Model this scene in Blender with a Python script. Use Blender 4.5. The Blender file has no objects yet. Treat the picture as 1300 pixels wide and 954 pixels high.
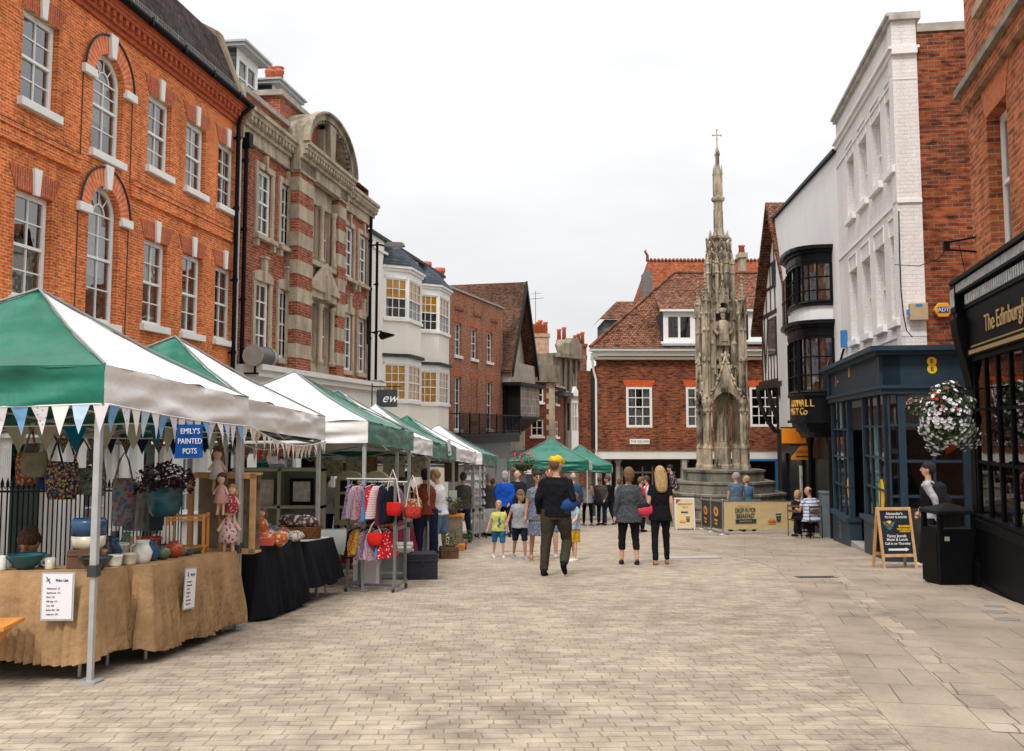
import bpy, math, random
from mathutils import Vector, Matrix, noise as mnoise
R = math.radians
rnd = random.Random(7)
# ------------------------------------------------------------------ camera, sky, sun, exposure
scene = bpy.context.scene
COL = scene.collection
F, U0, V0, CH = 1264.0, 650.0, 432.0, 1.35
PITCH = math.atan(110.0 / F)
SL = 0.0594                       # the street falls away from the camera
cam = bpy.data.objects.new('camera', bpy.data.cameras.new('camera'))
COL.objects.link(cam)
cam.location = (0, 0, CH)
cam.rotation_euler = (math.pi / 2 + PITCH, 0, 0)
cam.data.lens = 36.0 * F / 1300.0
cam.data.sensor_width = 36.0
cam.data.shift_y = -45.0 / 1300.0
cam.data.clip_start, cam.data.clip_end = 0.1, 3000
scene.camera = cam
SUN_EL, SUN_AZ = R(52), R(200)     # azimuth clockwise from +Y: behind the camera, a little left
w = bpy.data.worlds.new('World'); scene.world = w; w.use_nodes = True
nt = w.node_tree; N = nt.nodes; L = nt.links; N.clear()
out = N.new('ShaderNodeOutputWorld'); bg = N.new('ShaderNodeBackground')
sky = N.new('ShaderNodeTexSky'); sky.sky_type = 'NISHITA'; sky.sun_disc = False
sky.sun_elevation = SUN_EL; sky.sun_rotation = SUN_AZ; sky.air_density = 1.0; sky.dust_density = 3.0
tc = N.new('ShaderNodeTexCoord'); mp = N.new('ShaderNodeMapping'); mp.inputs['Scale'].default_value = (1, 1, 2.6)
nz = N.new('ShaderNodeTexNoise'); nz.inputs['Scale'].default_value = 2.3; nz.inputs['Detail'].default_value = 6; nz.inputs['Roughness'].default_value = .5
cr = N.new('ShaderNodeValToRGB')
cr.color_ramp.elements[0].position = .28; cr.color_ramp.elements[0].color = (12.4, 12.4, 12.5, 1)
cr.color_ramp.elements[1].position = .62; cr.color_ramp.elements[1].color = (15.8, 15.7, 15.6, 1)
mx = N.new('ShaderNodeMixRGB'); mx.inputs[0].default_value = .93
L.new(tc.outputs['Generated'], mp.inputs[0]); L.new(mp.outputs[0], nz.inputs['Vector']); L.new(nz.outputs['Fac'], cr.inputs[0])
# an overcast sky is about three times as bright overhead as at the horizon
sx = N.new('ShaderNodeSeparateXYZ'); L.new(tc.outputs['Generated'], sx.inputs[0])
ml = N.new('ShaderNodeMath'); ml.operation = 'MULTIPLY_ADD'; ml.use_clamp = False; ml.inputs[1].default_value = .85; ml.inputs[2].default_value = .385
pw = N.new('ShaderNodeMath'); pw.operation = 'POWER'; pw.use_clamp = True; pw.inputs[1].default_value = 2.6; L.new(sx.outputs[2], pw.inputs[0]); L.new(pw.outputs[0], ml.inputs[0])
mxx = N.new('ShaderNodeMath'); mxx.operation = 'MAXIMUM'; mxx.inputs[1].default_value = .2; L.new(ml.outputs[0], mxx.inputs[0])
vm = N.new('ShaderNodeVectorMath'); vm.operation = 'SCALE'; L.new(cr.outputs[0], vm.inputs[0]); L.new(mxx.outputs[0], vm.inputs['Scale'])
L.new(sky.outputs[0], mx.inputs[1]); L.new(vm.outputs[0], mx.inputs[2]); L.new(mx.outputs[0], bg.inputs[0])
bg.inputs[1].default_value = .115
L.new(bg.outputs[0], out.inputs[0])
sl = bpy.data.lights.new('sun', 'SUN'); sl.energy = 1.5; sl.angle = R(10); sl.color = (1, .95, .88)
so = bpy.data.objects.new('sun', sl); COL.objects.link(so)
so.rotation_euler = Vector((-math.sin(SUN_AZ) * math.cos(SUN_EL), -math.cos(SUN_AZ) * math.cos(SUN_EL), -math.sin(SUN_EL))).to_track_quat('-Z', 'Y').to_euler()
vs = scene.view_settings
vs.view_transform = 'Standard'; vs.look = 'None'; vs.exposure = 0.50; vs.gamma = 1.0; vs.use_curve_mapping = False
scene.render.engine = 'CYCLES'
scene.cycles.use_denoising = True
scene.cycles.max_bounces = 6; scene.cycles.transparent_max_bounces = 10; scene.cycles.diffuse_bounces = 3; scene.cycles.glossy_bounces = 2
scene.cycles.sample_clamp_indirect = 4.0

# ------------------------------------------------------------------ picture geometry helpers
CT, ST = math.cos(PITCH), math.sin(PITCH)
def ray(u, v):
 a, b = (u - U0) / F, (V0 - v) / F
 return Vector((a, CT - b * ST, ST + b * CT))
def gz(x, y): return -SL * y
def G(u, v):                       # point of the ground seen at a pixel of the photograph
 d = ray(u, v); t = CH / (-SL * d.y - d.z)
 return Vector((d.x * t, d.y * t, CH + d.z * t))
def P(u, v, Y):                    # point at forward distance Y
 d = ray(u, v); t = Y / d.y
 return Vector((d.x * t, Y, CH + d.z * t))
class Fac:                         # a vertical facade plane: local x along it, local y into the building
 def __init__(s, p, q):
  s.p = Vector((p[0], p[1], 0)); s.q = Vector((q[0], q[1], 0))
  s.d = (s.q - s.p).normalized(); s.len = (s.q - s.p).length
  s.ang = math.atan2(s.d.y, s.d.x)
  s.base = min(gz(*p[:2]), gz(*q[:2]))
  s.n = Vector((-s.d.y, s.d.x, 0))
 def at(s, u, v, off=0):        # -> (s, z above base)
  d = ray(u, v); o = s.p + s.n * off
  t = ((o.x) * s.n.x + (o.y) * s.n.y) / (d.x * s.n.x + d.y * s.n.y)
  X = d * t
  return ((X.x - s.p.x) * s.d.x + (X.y - s.p.y) * s.d.y, CH + X.z - s.base)
 def S(s, u, v=500, off=0): return s.at(u, v, off)[0]
 def Z(s, u, v, off=0): return s.at(u, v, off)[1]
 def world(s, x, y, z=0): 
  r = s.p + s.d * x + s.n * y; return Vector((r.x, r.y, s.base + z))
 def empty(s, name):
  return empty(name, (s.p.x, s.p.y, s.base), s.ang)

# ------------------------------------------------------------------ object helpers
def empty(name, loc=(0, 0, 0), rz=0, parent=None):
 o = bpy.data.objects.new(name, None); COL.objects.link(o)
 o.location = loc; o.rotation_euler = (0, 0, rz); o.empty_display_size = .1
 if parent: o.parent = parent
 return o
def tag(o, label=None, cat=None, group=None, kind=None):
 if label: o['label'] = label
 if cat: o['category'] = cat
 if group: o['group'] = group
 if kind: o['kind'] = kind
 return o
def children(o): return [c for c in bpy.data.objects if c.parent == o]
_kids = None
def copy_tree(o, loc=None, rz=None, label=None, group=None):
 def rec(a, par):
  c = a.copy(); COL.objects.link(c)
  if par: c.parent = par
  for k in list(a.children): rec(k, c)
  return c
 c = rec(o, None)
 if loc is not None: c.location = loc
 if rz is not None: c.rotation_euler = (0, 0, rz)
 if label: c['label'] = label
 if group: c['group'] = group
 return c
class MB:
 def __init__(s): s.v = []; s.f = []; s.m = []; s.T = None; s.sm = []
 def add(s, vs, fs, m=0, smooth=False):
  b = len(s.v)
  if s.T is not None: vs = [s.T @ Vector(p) for p in vs]
  s.v.extend([tuple(p) for p in vs])
  for f in fs: s.f.append([i + b for i in f]); s.m.append(m); s.sm.append(smooth)
 def box(s, x0, x1, y0, y1, z0, z1, m=0):
  if x0 > x1: x0, x1 = x1, x0
  if y0 > y1: y0, y1 = y1, y0
  if z0 > z1: z0, z1 = z1, z0
  s.add([(x0,y0,z0),(x1,y0,z0),(x1,y1,z0),(x0,y1,z0),(x0,y0,z1),(x1,y0,z1),(x1,y1,z1),(x0,y1,z1)],
              [(3,2,1,0),(4,5,6,7),(0,1,5,4),(1,2,6,5),(2,3,7,6),(3,0,4,7)], m)
 def quad(s, a, b, c, d, m=0): s.add([a, b, c, d], [(0, 1, 2, 3)], m)
 def poly(s, pts, m=0): s.add(pts, [tuple(range(len(pts)))], m)
 def prism(s, pts, ax, d0, d1, m=0):   # pts 2D; ax = extrusion axis
  n = len(pts)
  def mk(p, d): return (d, p[0], p[1]) if ax == 'x' else ((p[0], d, p[1]) if ax == 'y' else (p[0], p[1], d))
  vs = [mk(p, d0) for p in pts] + [mk(p, d1) for p in pts]
  fs = [tuple(range(n))[::-1], tuple(range(n, 2 * n))] + [(i, (i + 1) % n, n + (i + 1) % n, n + i) for i in range(n)]
  s.add(vs, fs, m)
 def tube(s, pts, r, n=8, m=0, smooth=True, sx=1.0):
  pts = [Vector(p) for p in pts]; k = len(pts)
  rs = r if isinstance(r, (list, tuple)) else [r] * k
  vs = []; pu = None
  for i, p in enumerate(pts):
   t = (pts[min(i + 1, k - 1)] - pts[max(i - 1, 0)])
   t = t.normalized() if t.length > 1e-9 else Vector((0, 0, 1))
   if pu is None:
    a = Vector((0, 1, 0)) if abs(t.z) > .9 else Vector((0, 0, 1))
    pu = t.cross(a).normalized()
   else:
    pu = (pu - t * pu.dot(t)); pu = pu.normalized() if pu.length > 1e-6 else t.orthogonal().normalized()
   pv = t.cross(pu)
   for j in range(n):
    A = 2 * math.pi * j / n
    vs.append(p + (pu * math.cos(A) * sx + pv * math.sin(A)) * rs[i])
  fs = []
  for i in range(k - 1):
   for j in range(n):
    a = i * n + j; b = i * n + (j + 1) % n
    fs.append((a, b, b + n, a + n))
  s.add(vs, fs, m, smooth)
  s.add([vs[j] for j in range(n)] if s.T is None else [], [tuple(range(n))[::-1]] if s.T is None else [], m)
  if s.T is None: s.add([vs[(k - 1) * n + j] for j in range(n)], [tuple(range(n))], m)
  else:
   b = len(s.v) - k * n
   s.f.append([b + j for j in range(n)][::-1]); s.m.append(m); s.sm.append(False)
   s.f.append([b + (k - 1) * n + j for j in range(n)]); s.m.append(m); s.sm.append(False)
 def lathe(s, prof, c=(0, 0, 0), n=16, m=0, smooth=True, sy=1.0, rot=0):
  vs = []; k = len(prof)
  for r, z in prof:
   for j in range(n):
    A = 2 * math.pi * j / n + rot
    vs.append((c[0] + r * math.cos(A), c[1] + r * math.sin(A) * sy, c[2] + z))
  fs = [(i * n + j, i * n + (j + 1) % n, (i + 1) * n + (j + 1) % n, (i + 1) * n + j) for i in range(k - 1) for j in range(n)]
  fs.append(tuple(range(n))[::-1]); fs.append(tuple((k - 1) * n + j for j in range(n)))
  s.add(vs, fs, m, smooth)
 def ell(s, c, rx, ry, rz, n=12, m=0, k=8):
  vs = [(c[0], c[1], c[2] - rz)]
  for i in range(1, k):
   t = math.pi * i / k
   for j in range(n):
    A = 2 * math.pi * j / n
    vs.append((c[0] + rx * math.sin(t) * math.cos(A), c[1] + ry * math.sin(t) * math.sin(A), c[2] - rz * math.cos(t)))
  vs.append((c[0], c[1], c[2] + rz)); fs = []
  for j in range(n): fs.append((0, 1 + (j + 1) % n, 1 + j)); fs.append((len(vs) - 1, 1 + (k - 2) * n + j, 1 + (k - 2) * n + (j + 1) % n))
  for i in range(k - 2):
   for j in range(n): a = 1 + i * n + j; b = 1 + i * n + (j + 1) % n; fs.append((a, b, b + n, a + n))
  s.add(vs, fs, m, True)
 def build(s, name, mats, parent=None, loc=None, rz=None, smooth=None, bevel=0):
  if not isinstance(mats, (list, tuple)): mats = [mats]
  me = bpy.data.meshes.new(name); me.from_pydata(s.v, [], s.f)
  for mm in mats: me.materials.append(mm)
  me.polygons.foreach_set('material_index', s.m)
  me.polygons.foreach_set('use_smooth', [bool(a) if smooth is None else smooth for a in s.sm])
  me.validate(); me.update()
  o = bpy.data.objects.new(name, me); COL.objects.link(o)
  if parent is not None: o.parent = parent
  if loc is not None: o.location = loc
  if rz is not None: o.rotation_euler = (0, 0, rz)
  if bevel:
   b = o.modifiers.new('b', 'BEVEL'); b.width = bevel; b.segments = 2; b.limit_method = 'ANGLE'; b.angle_limit = R(40)
  return o
def wall(mb, s0, s1, z0, z1, holes, depth=.16, y=0, m=0, mr=None):
 mr = m if mr is None else mr
 xs = sorted({s0, s1} | {c for h in holes for c in (h[0], h[1]) if s0 < c < s1})
 zs = sorted({z0, z1} | {c for h in holes for c in (h[2], h[3]) if z0 < c < z1})
 for i in range(len(xs) - 1):
  run = None
  for j in range(len(zs) - 1):
   cx, cz = (xs[i] + xs[i+1]) / 2, (zs[j] + zs[j+1]) / 2
   if any(h[0] < cx < h[1] and h[2] < cz < h[3] for h in holes): continue
   mb.quad((xs[i], y, zs[j]), (xs[i+1], y, zs[j]), (xs[i+1], y, zs[j+1]), (xs[i], y, zs[j+1]), m)
 for a, b, c, d in [h[:4] for h in holes]:
  y2 = y + depth
  mb.quad((a, y, c), (a, y, d), (a, y2, d), (a, y2, c), mr)
  mb.quad((b, y, d), (b, y, c), (b, y2, c), (b, y2, d), mr)
  mb.quad((a, y, c), (a, y2, c), (b, y2, c), (b, y, c), mr)
  mb.quad((a, y, d), (b, y, d), (b, y2, d), (a, y2, d), mr)

# ------------------------------------------------------------------ materials
MATS = {}
def newmat(name):
 m = bpy.data.materials.new(name); m.use_nodes = True
 nt = m.node_tree; p = nt.nodes['Principled BSDF']
 return m, nt, nt.nodes, nt.links, p
def obj_noise(nt, scale, detail=4, stretch=(1, 1, 1), rough=.55):
 tc = nt.nodes.new('ShaderNodeTexCoord'); mp = nt.nodes.new('ShaderNodeMapping'); mp.inputs['Scale'].default_value = stretch
 n = nt.nodes.new('ShaderNodeTexNoise'); n.inputs['Scale'].default_value = scale; n.inputs['Detail'].default_value = detail; n.inputs['Roughness'].default_value = rough
 nt.links.new(tc.outputs['Object'], mp.inputs[0]); nt.links.new(mp.outputs[0], n.inputs['Vector'])
 return n
def ramp(nt, src, stops):
 r = nt.nodes.new('ShaderNodeValToRGB'); e = r.color_ramp.elements
 while len(e) < len(stops): e.new(.5)
 for i, (p, c) in enumerate(stops):
  e[i].position = p; e[i].color = (c, c, c, 1) if not isinstance(c, tuple) else (c[0], c[1], c[2], 1)
 nt.links.new(src, r.inputs[0]); return r
def mix(nt, a, b, fac=1.0, mode='MULTIPLY'):
 x = nt.nodes.new('ShaderNodeMixRGB'); x.blend_type = mode
 for i, s in ((0, fac), (1, a), (2, b)):
  if isinstance(s, (int, float)): x.inputs[i].default_value = s if i == 0 else (s, s, s, 1)
  elif isinstance(s, tuple): x.inputs[i].default_value = (s[0], s[1], s[2], 1)
  else: nt.links.new(s, x.inputs[i])
 return x.outputs[0]
def bump(nt, p, src, st, dist, invert=False):
 b = nt.nodes.new('ShaderNodeBump'); b.inputs['Strength'].default_value = st; b.inputs['Distance'].default_value = dist; b.invert = invert
 nt.links.new(src, b.inputs['Height']); nt.links.new(b.outputs[0], p.inputs['Normal']); return b
def M(name, col, rough=.6, var=.12, scale=6, bmp=0, bs=40, metal=0, spec=None, streak=False, sheen=0):
 if name in MATS: return MATS[name]
 m, nt, n, l, p = newmat(name)
 nn = obj_noise(nt, scale, 5, (1, 1, .25) if streak else (1, 1, 1))
 rp = ramp(nt, nn.outputs['Fac'], [(.3, 1 - var), (.7, 1 + var)])
 l.new(mix(nt, col, rp.outputs[0]), p.inputs['Base Color'])
 p.inputs['Roughness'].default_value = rough; p.inputs['Metallic'].default_value = metal
 p.inputs['Specular IOR Level'].default_value = spec if spec is not None else (.15 if rough > .7 else .4)
 if sheen: p.inputs['Sheen Weight'].default_value = sheen
 if bmp: bump(nt, p, obj_noise(nt, bs, 3).outputs['Fac'], bmp, .02)
 MATS[name] = m; return m
def brick(name, c1, c2, mortar=(.45, .40, .33), vertical=False, bw=.225, rh=.075, dark=.35, ms=.010, var=.25, rough=.85, tile=False, off=.5):
 if name in MATS: return MATS[name]
 m, nt, n, l, p = newmat(name)
 tc = n.new('ShaderNodeTexCoord'); sp = n.new('ShaderNodeSeparateXYZ'); l.new(tc.outputs['Object'], sp.inputs[0])
 ad = n.new('ShaderNodeMath'); ad.operation = 'ADD'; l.new(sp.outputs[0], ad.inputs[0])
 if tile == 'y': l.new(sp.outputs[1], ad.inputs[0]); ad.inputs[1].default_value = 0
 elif tile: ad.inputs[1].default_value = 0
 else: l.new(sp.outputs[1], ad.inputs[1])
 cb = n.new('ShaderNodeCombineXYZ')
 if vertical: l.new(ad.outputs[0], cb.inputs[1]); l.new(sp.outputs[2], cb.inputs[0])
 else: l.new(ad.outputs[0], cb.inputs[0]); l.new(sp.outputs[2], cb.inputs[1])
 wn = n.new('ShaderNodeTexNoise'); wn.inputs['Scale'].default_value = 3; l.new(tc.outputs['Object'], wn.inputs['Vector'])
 wv = n.new('ShaderNodeVectorMath'); wv.operation = 'SCALE'; wv.inputs['Scale'].default_value = .012 if not tile else .05; l.new(wn.outputs['Color'], wv.inputs[0])
 av = n.new('ShaderNodeVectorMath'); l.new(cb.outputs[0], av.inputs[0]); l.new(wv.outputs[0], av.inputs[1])
 b = n.new('ShaderNodeTexBrick'); l.new(av.outputs[0], b.inputs['Vector'])
 b.inputs['Scale'].default_value = 1; b.inputs['Brick Width'].default_value = bw; b.inputs['Row Height'].default_value = rh
 b.inputs['Mortar Size'].default_value = ms; b.inputs['Mortar Smooth'].default_value = .3; b.offset = off
 b.inputs['Color1'].default_value = (*c1, 1); b.inputs['Color2'].default_value = (*c2, 1); b.inputs['Mortar'].default_value = (*mortar, 1)
 # per-brick random tone
 mp = n.new('ShaderNodeMapping'); mp.inputs['Scale'].default_value = (.9 / bw, .9 / rh, 1); l.new(cb.outputs[0], mp.inputs[0])
 n2 = n.new('ShaderNodeTexNoise'); n2.inputs['Scale'].default_value = 1; n2.inputs['Detail'].default_value = 1; l.new(mp.outputs[0], n2.inputs['Vector'])
 r2 = ramp(nt, n2.outputs['Fac'], [(.30, 1 - dark), (.5, 1.0), (.72, 1 + dark * .45)])
 c = mix(nt, b.outputs['Color'], r2.outputs[0])
 nb = obj_noise(nt, .7, 6); rb = ramp(nt, nb.outputs['Fac'], [(.3, 1 - var), (.65, 1 + var * .35)])
 c = mix(nt, c, rb.outputs[0])
 ns = obj_noise(nt, 1.6, 5, (1.6, 1.6, .14), .65); c = mix(nt, c, ramp(nt, ns.outputs['Fac'], [(.34, 1 - var * .9), (.52, 1.02)]).outputs[0])
 nf = obj_noise(nt, 45, 3); rf = ramp(nt, nf.outputs['Fac'], [(.3, .82), (.7, 1.12)])
 c = mix(nt, c, rf.outputs[0])
 l.new(c, p.inputs['Base Color']); p.inputs['Roughness'].default_value = rough; p.inputs['Specular IOR Level'].default_value = .06
 mh = mix(nt, b.outputs['Fac'], nf.outputs['Fac'], .25, 'SUBTRACT')
 bump(nt, p, mh, .7 if not tile else 1.0, .012 if not tile else .03, True)
 MATS[name] = m; return m
def stone(name, col, dirt=(.12, .11, .09), amt=.6, scale=2.2, bs=25, coursed=None):
 if name in MATS: return MATS[name]
 m, nt, n, l, p = newmat(name)
 a = obj_noise(nt, scale, 7, (1.4, 1.4, .45), .65); ra = ramp(nt, a.outputs['Fac'], [(.40, 0.0), (.66, amt)])
 c = mix(nt, col, dirt, ra.outputs[0], 'MIX')
 f = obj_noise(nt, bs, 4); rf = ramp(nt, f.outputs['Fac'], [(.25, .78), (.75, 1.16)])
 c = mix(nt, c, rf.outputs[0])
 if coursed:
  tc = n.new('ShaderNodeTexCoord'); sp = n.new('ShaderNodeSeparateXYZ'); l.new(tc.outputs['Object'], sp.inputs[0])
  ad = n.new('ShaderNodeMath'); l.new(sp.outputs[0], ad.inputs[0]); l.new(sp.outputs[1], ad.inputs[1])
  cb = n.new('ShaderNodeCombineXYZ'); l.new(ad.outputs[0], cb.inputs[0]); l.new(sp.outputs[2], cb.inputs[1])
  b = n.new('ShaderNodeTexBrick'); l.new(cb.outputs[0], b.inputs['Vector']); b.inputs['Scale'].default_value = 1
  b.inputs['Brick Width'].default_value, b.inputs['Row Height'].default_value = coursed; b.inputs['Mortar Size'].default_value = .006
  b.inputs['Color1'].default_value = (1, 1, 1, 1); b.inputs['Color2'].default_value = (.85, .85, .84, 1); b.inputs['Mortar'].default_value = (.5, .48, .45, 1)
  c = mix(nt, c, b.outputs['Color'])
 l.new(c, p.inputs['Base Color']); p.inputs['Roughness'].default_value = .9; p.inputs['Specular IOR Level'].default_value = .08
 bump(nt, p, f.outputs['Fac'], .5, .02)
 MATS[name] = m; return m
def glass(name, tint=(.75, .8, .8), base=.10, rough=.0):
 if name in MATS: return MATS[name]
 m = bpy.data.materials.new(name); m.use_nodes = True; nt = m.node_tree; n = nt.nodes; l = nt.links; n.clear()
 o = n.new('ShaderNodeOutputMaterial'); t = n.new('ShaderNodeBsdfTransparent'); t.inputs[0].default_value = (*tint, 1)
 g = n.new('ShaderNodeBsdfGlossy'); g.inputs['Roughness'].default_value = rough + .01
 nn = n.new('ShaderNodeTexNoise'); nn.inputs['Scale'].default_value = 2.5; bm = n.new('ShaderNodeBump'); bm.inputs['Strength'].default_value = .035; bm.inputs['Distance'].default_value = .05
 tc = n.new('ShaderNodeTexCoord'); l.new(tc.outputs['Object'], nn.inputs['Vector']); l.new(nn.outputs['Fac'], bm.inputs['Height']); l.new(bm.outputs[0], g.inputs['Normal'])
 fr = n.new('ShaderNodeFresnel'); fr.inputs[0].default_value = 1.5
 mr = n.new('ShaderNodeMapRange'); mr.inputs['To Min'].default_value = base; mr.inputs['To Max'].default_value = .95; l.new(fr.outputs[0], mr.inputs['Value'])
 mx = n.new('ShaderNodeMixShader'); l.new(mr.outputs[0], mx.inputs[0]); l.new(t.outputs[0], mx.inputs[1]); l.new(g.outputs[0], mx.inputs[2]); l.new(mx.outputs[0], o.inputs[0])
 MATS[name] = m; return m
def spots(name, base, cols, scale=18, rough=.8, thr=.33, kind='F1'):
 """printed cloth: a ground colour with random coloured spots"""
 if name in MATS: return MATS[name]
 m, nt, n, l, p = newmat(name)
 tc = n.new('ShaderNodeTexCoord'); c = None; prev = base
 for i, cc in enumerate(cols):
  v = n.new('ShaderNodeTexVoronoi'); v.inputs['Scale'].default_value = scale * (1 + .35 * i); v.inputs['Randomness'].default_value = 1
  mp = n.new('ShaderNodeMapping'); mp.inputs['Location'].default_value = (i * 3.1, i * 1.7, i * .9); l.new(tc.outputs['Object'], mp.inputs[0]); l.new(mp.outputs[0], v.inputs['Vector'])
  r = ramp(nt, v.outputs['Distance'], [(thr - .03, 1.0), (thr + .03, 0.0)])
  prev = mix(nt, prev, cc, r.outputs[0], 'MIX')
 l.new(prev, p.inputs['Base Color']); p.inputs['Roughness'].default_value = rough; p.inputs['Specular IOR Level'].default_value = .2
 MATS[name] = m; return m
def stripes(name, a, b, period, axis=2, rough=.8, duty=.5):
 if name in MATS: return MATS[name]
 m, nt, n, l, p = newmat(name)
 tc = n.new('ShaderNodeTexCoord'); sp = n.new('ShaderNodeSeparateXYZ'); l.new(tc.outputs['Object'], sp.inputs[0])
 f = n.new('ShaderNodeMath'); f.operation = 'DIVIDE'; l.new(sp.outputs[axis], f.inputs[0]); f.inputs[1].default_value = period
 g = n.new('ShaderNodeMath'); g.operation = 'FRACT'; l.new(f.outputs[0], g.inputs[0])
 r = ramp(nt, g.outputs[0], [(duty - .04, 0.0), (duty + .04, 1.0)])
 l.new(mix(nt, a, b, r.outputs[0], 'MIX'), p.inputs['Base Color']); p.inputs['Roughness'].default_value = rough
 MATS[name] = m; return m

WHITE = M('white_paint', (.78, .77, .74), .45, .05, 3)
BLACKM = M('black_iron', (.008, .009, .010), .45, .2, 9, spec=.06)
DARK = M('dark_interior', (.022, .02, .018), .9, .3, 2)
CURT = M('net_curtain', (.62, .61, .58), .9, .12, 14)
PANE = glass('window_glass')
PANEO = glass('old_window_glass', (.78, .82, .82), .28, .0)
SHOPG = glass('shop_glass', (.85, .9, .9), .015)
LEAD = M('lead_sheet', (.045, .05, .056), .6, .2, 5, spec=.1)
TEXTW = M('white_lettering', (.8, .8, .78), .6, .02)

def text(body, size, mat_, parent, loc, rot, ext=.004, align='CENTER', shear=0, sx=1.0, name='lettering', bold=0):
 cu = bpy.data.curves.new(name, 'FONT'); cu.body = body; cu.size = size; cu.extrude = ext; cu.align_x = align; cu.align_y = 'CENTER'
 cu.shear = shear; cu.offset = bold
 ob = bpy.data.objects.new(name, cu); me = bpy.data.meshes.new_from_object(ob)
 bpy.data.objects.remove(ob); me.name = name
 me.materials.clear(); me.materials.append(mat_)
 o = bpy.data.objects.new(name, me); COL.objects.link(o); o.parent = parent; o.location = loc; o.rotation_euler = rot; o.scale = (sx, 1, 1)
 return o

def sash(par, a, b, c, d, cols=2, rows=4, y=.11, mat_=WHITE, curtain=None, sill=True, fr=.07, pane=None, arch=False, name='window', sillm=None, bar=.022, blind=None, sp=.09):
 """one sash window in local facade coordinates"""
 f = MB()
 def fb(x0, x1, z0, z1, yy, t=.05): f.box(x0, x1, yy, yy + t, z0, z1)
 zt = d
 if arch: zt = d - (b - a) / 2          # springing
 fb(a, a + fr, c, zt, y); fb(b - fr, b, c, zt, y); fb(a + fr, b - fr, c, c + fr, y)
 if not arch: fb(a + fr, b - fr, d - fr, d, y)
 mid = (c + d) / 2 if not arch else c + (d - c) * .47
 fb(a + fr, b - fr, mid - .025, mid + .025, y - .012, .06)
 iw = b - a - 2 * fr
 for i in range(1, cols):
  x = a + fr + iw * i / cols
  fb(x - bar / 2, x + bar / 2, c + fr, (d - fr if not arch else zt), y + .008, .03)
 for lo, hi, kk in ((c + fr, mid - .025, rows // 2), (mid + .025, (d - fr if not arch else zt), rows - rows // 2)):
  for i in range(1, kk):
   z = lo + (hi - lo) * i / kk
   fb(a + fr, b - fr, z - bar / 2, z + bar / 2, y + .012, .024)
 cx = (a + b) / 2
 if arch:
  r = (b - a) / 2; n = 14
  fb(a + fr, b - fr, zt - .014, zt + .014, y + .01, .03)
  for i in range(n):
   A0, A1 = math.pi * i / n, math.pi * (i + 1) / n
   for r0, r1, yy, tt in ((r - fr, r, y, .05), (r * .36, r * .36 + bar, y + .01, .03)):
    q = [(cx + rr * math.cos(A), zt + rr * math.sin(A)) for rr, A in ((r0, A0), (r1, A0), (r1, A1), (r0, A1))]
    f.prism(q, 'y', yy, yy + tt)
  for A in (R(50), R(90), R(130)):
   q = [(cx + math.cos(A) * r * .36, zt + math.sin(A) * r * .36), (cx + math.cos(A) * (r - .02), zt + math.sin(A) * (r - .02))]
   f.tube([(q[0][0], y + .02, q[0][1]), (q[1][0], y + .02, q[1][1])], bar * .6, 4, smooth=False)
 w_ = f.build(name, mat_, par)
 g = MB()
 pts = [(a + .02, y + .035, c + .02), (b - .02, y + .035, c + .02), (b - .02, y + .035, zt)]
 if arch:
  r = (b - a) / 2 - .02
  pts += [(cx + r * math.cos(math.pi * i / 12), y + .035, zt + r * math.sin(math.pi * i / 12)) for i in range(1, 12)] + [(a + .02, y + .035, zt)]
 else: pts[2] = (b - .02, y + .035, d - .02); pts.append((a + .02, y + .035, d - .02))
 g.poly(pts); g.build('pane', pane or PANE, w_)
 if curtain:
  k = MB(); ys = y + .16
  for seg in curtain:            # (fx0, fx1, fz0, fz1)
   n = 10
   for i in range(n):
    x0 = a + (b - a) * (seg[0] + (seg[1] - seg[0]) * i / n); x1 = a + (b - a) * (seg[0] + (seg[1] - seg[0]) * (i + 1) / n)
    y0, y1 = ys + .025 * (i % 2), ys + .025 * ((i + 1) % 2)
    k.quad((x0, y0, c + (d - c) * seg[2]), (x1, y1, c + (d - c) * seg[2]), (x1, y1, c + (d - c) * seg[3]), (x0, y0, c + (d - c) * seg[3]))
  k.build('curtain', blind or CURT, w_)
 if sill:
  s_ = MB(); s_.box(a - .09, b + .09, -sp, y, c - .14, c + .0015); s_.build('sill', sillm or WHITE, w_, bevel=.008)
 return w_
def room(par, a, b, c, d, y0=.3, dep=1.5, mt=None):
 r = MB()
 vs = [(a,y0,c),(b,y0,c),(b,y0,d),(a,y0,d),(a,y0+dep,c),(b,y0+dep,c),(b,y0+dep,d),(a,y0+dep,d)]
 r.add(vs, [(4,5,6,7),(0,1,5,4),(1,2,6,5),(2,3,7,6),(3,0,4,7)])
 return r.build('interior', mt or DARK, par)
def shell(par, s0, s1, z0, z1, dep, m, name='side_wall', y0=0, roof=True):
 b = MB(); v = [(s0,y0,z0),(s0,dep,z0),(s0,dep,z1),(s0,y0,z1),(s1,y0,z0),(s1,dep,z0),(s1,dep,z1),(s1,y0,z1)]
 fs = [(0,1,2,3)[::-1],(4,5,6,7),(1,5,6,2)]
 if roof: fs.append((3,2,6,7))
 b.add(v, fs); return b.build(name, m, par)
def pot(mb, x, y, z, r=.12, h=.45, m=0, n=10): mb.lathe([(r*.85,0),(r,.03),(r*.9,.06),(r*.8,h*.6),(r*.85,h-.08),(r*1.05,h-.05),(r*1.05,h),(r*.75,h),(r*.75,h-.1)], (x, y, z), n, m)
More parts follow.
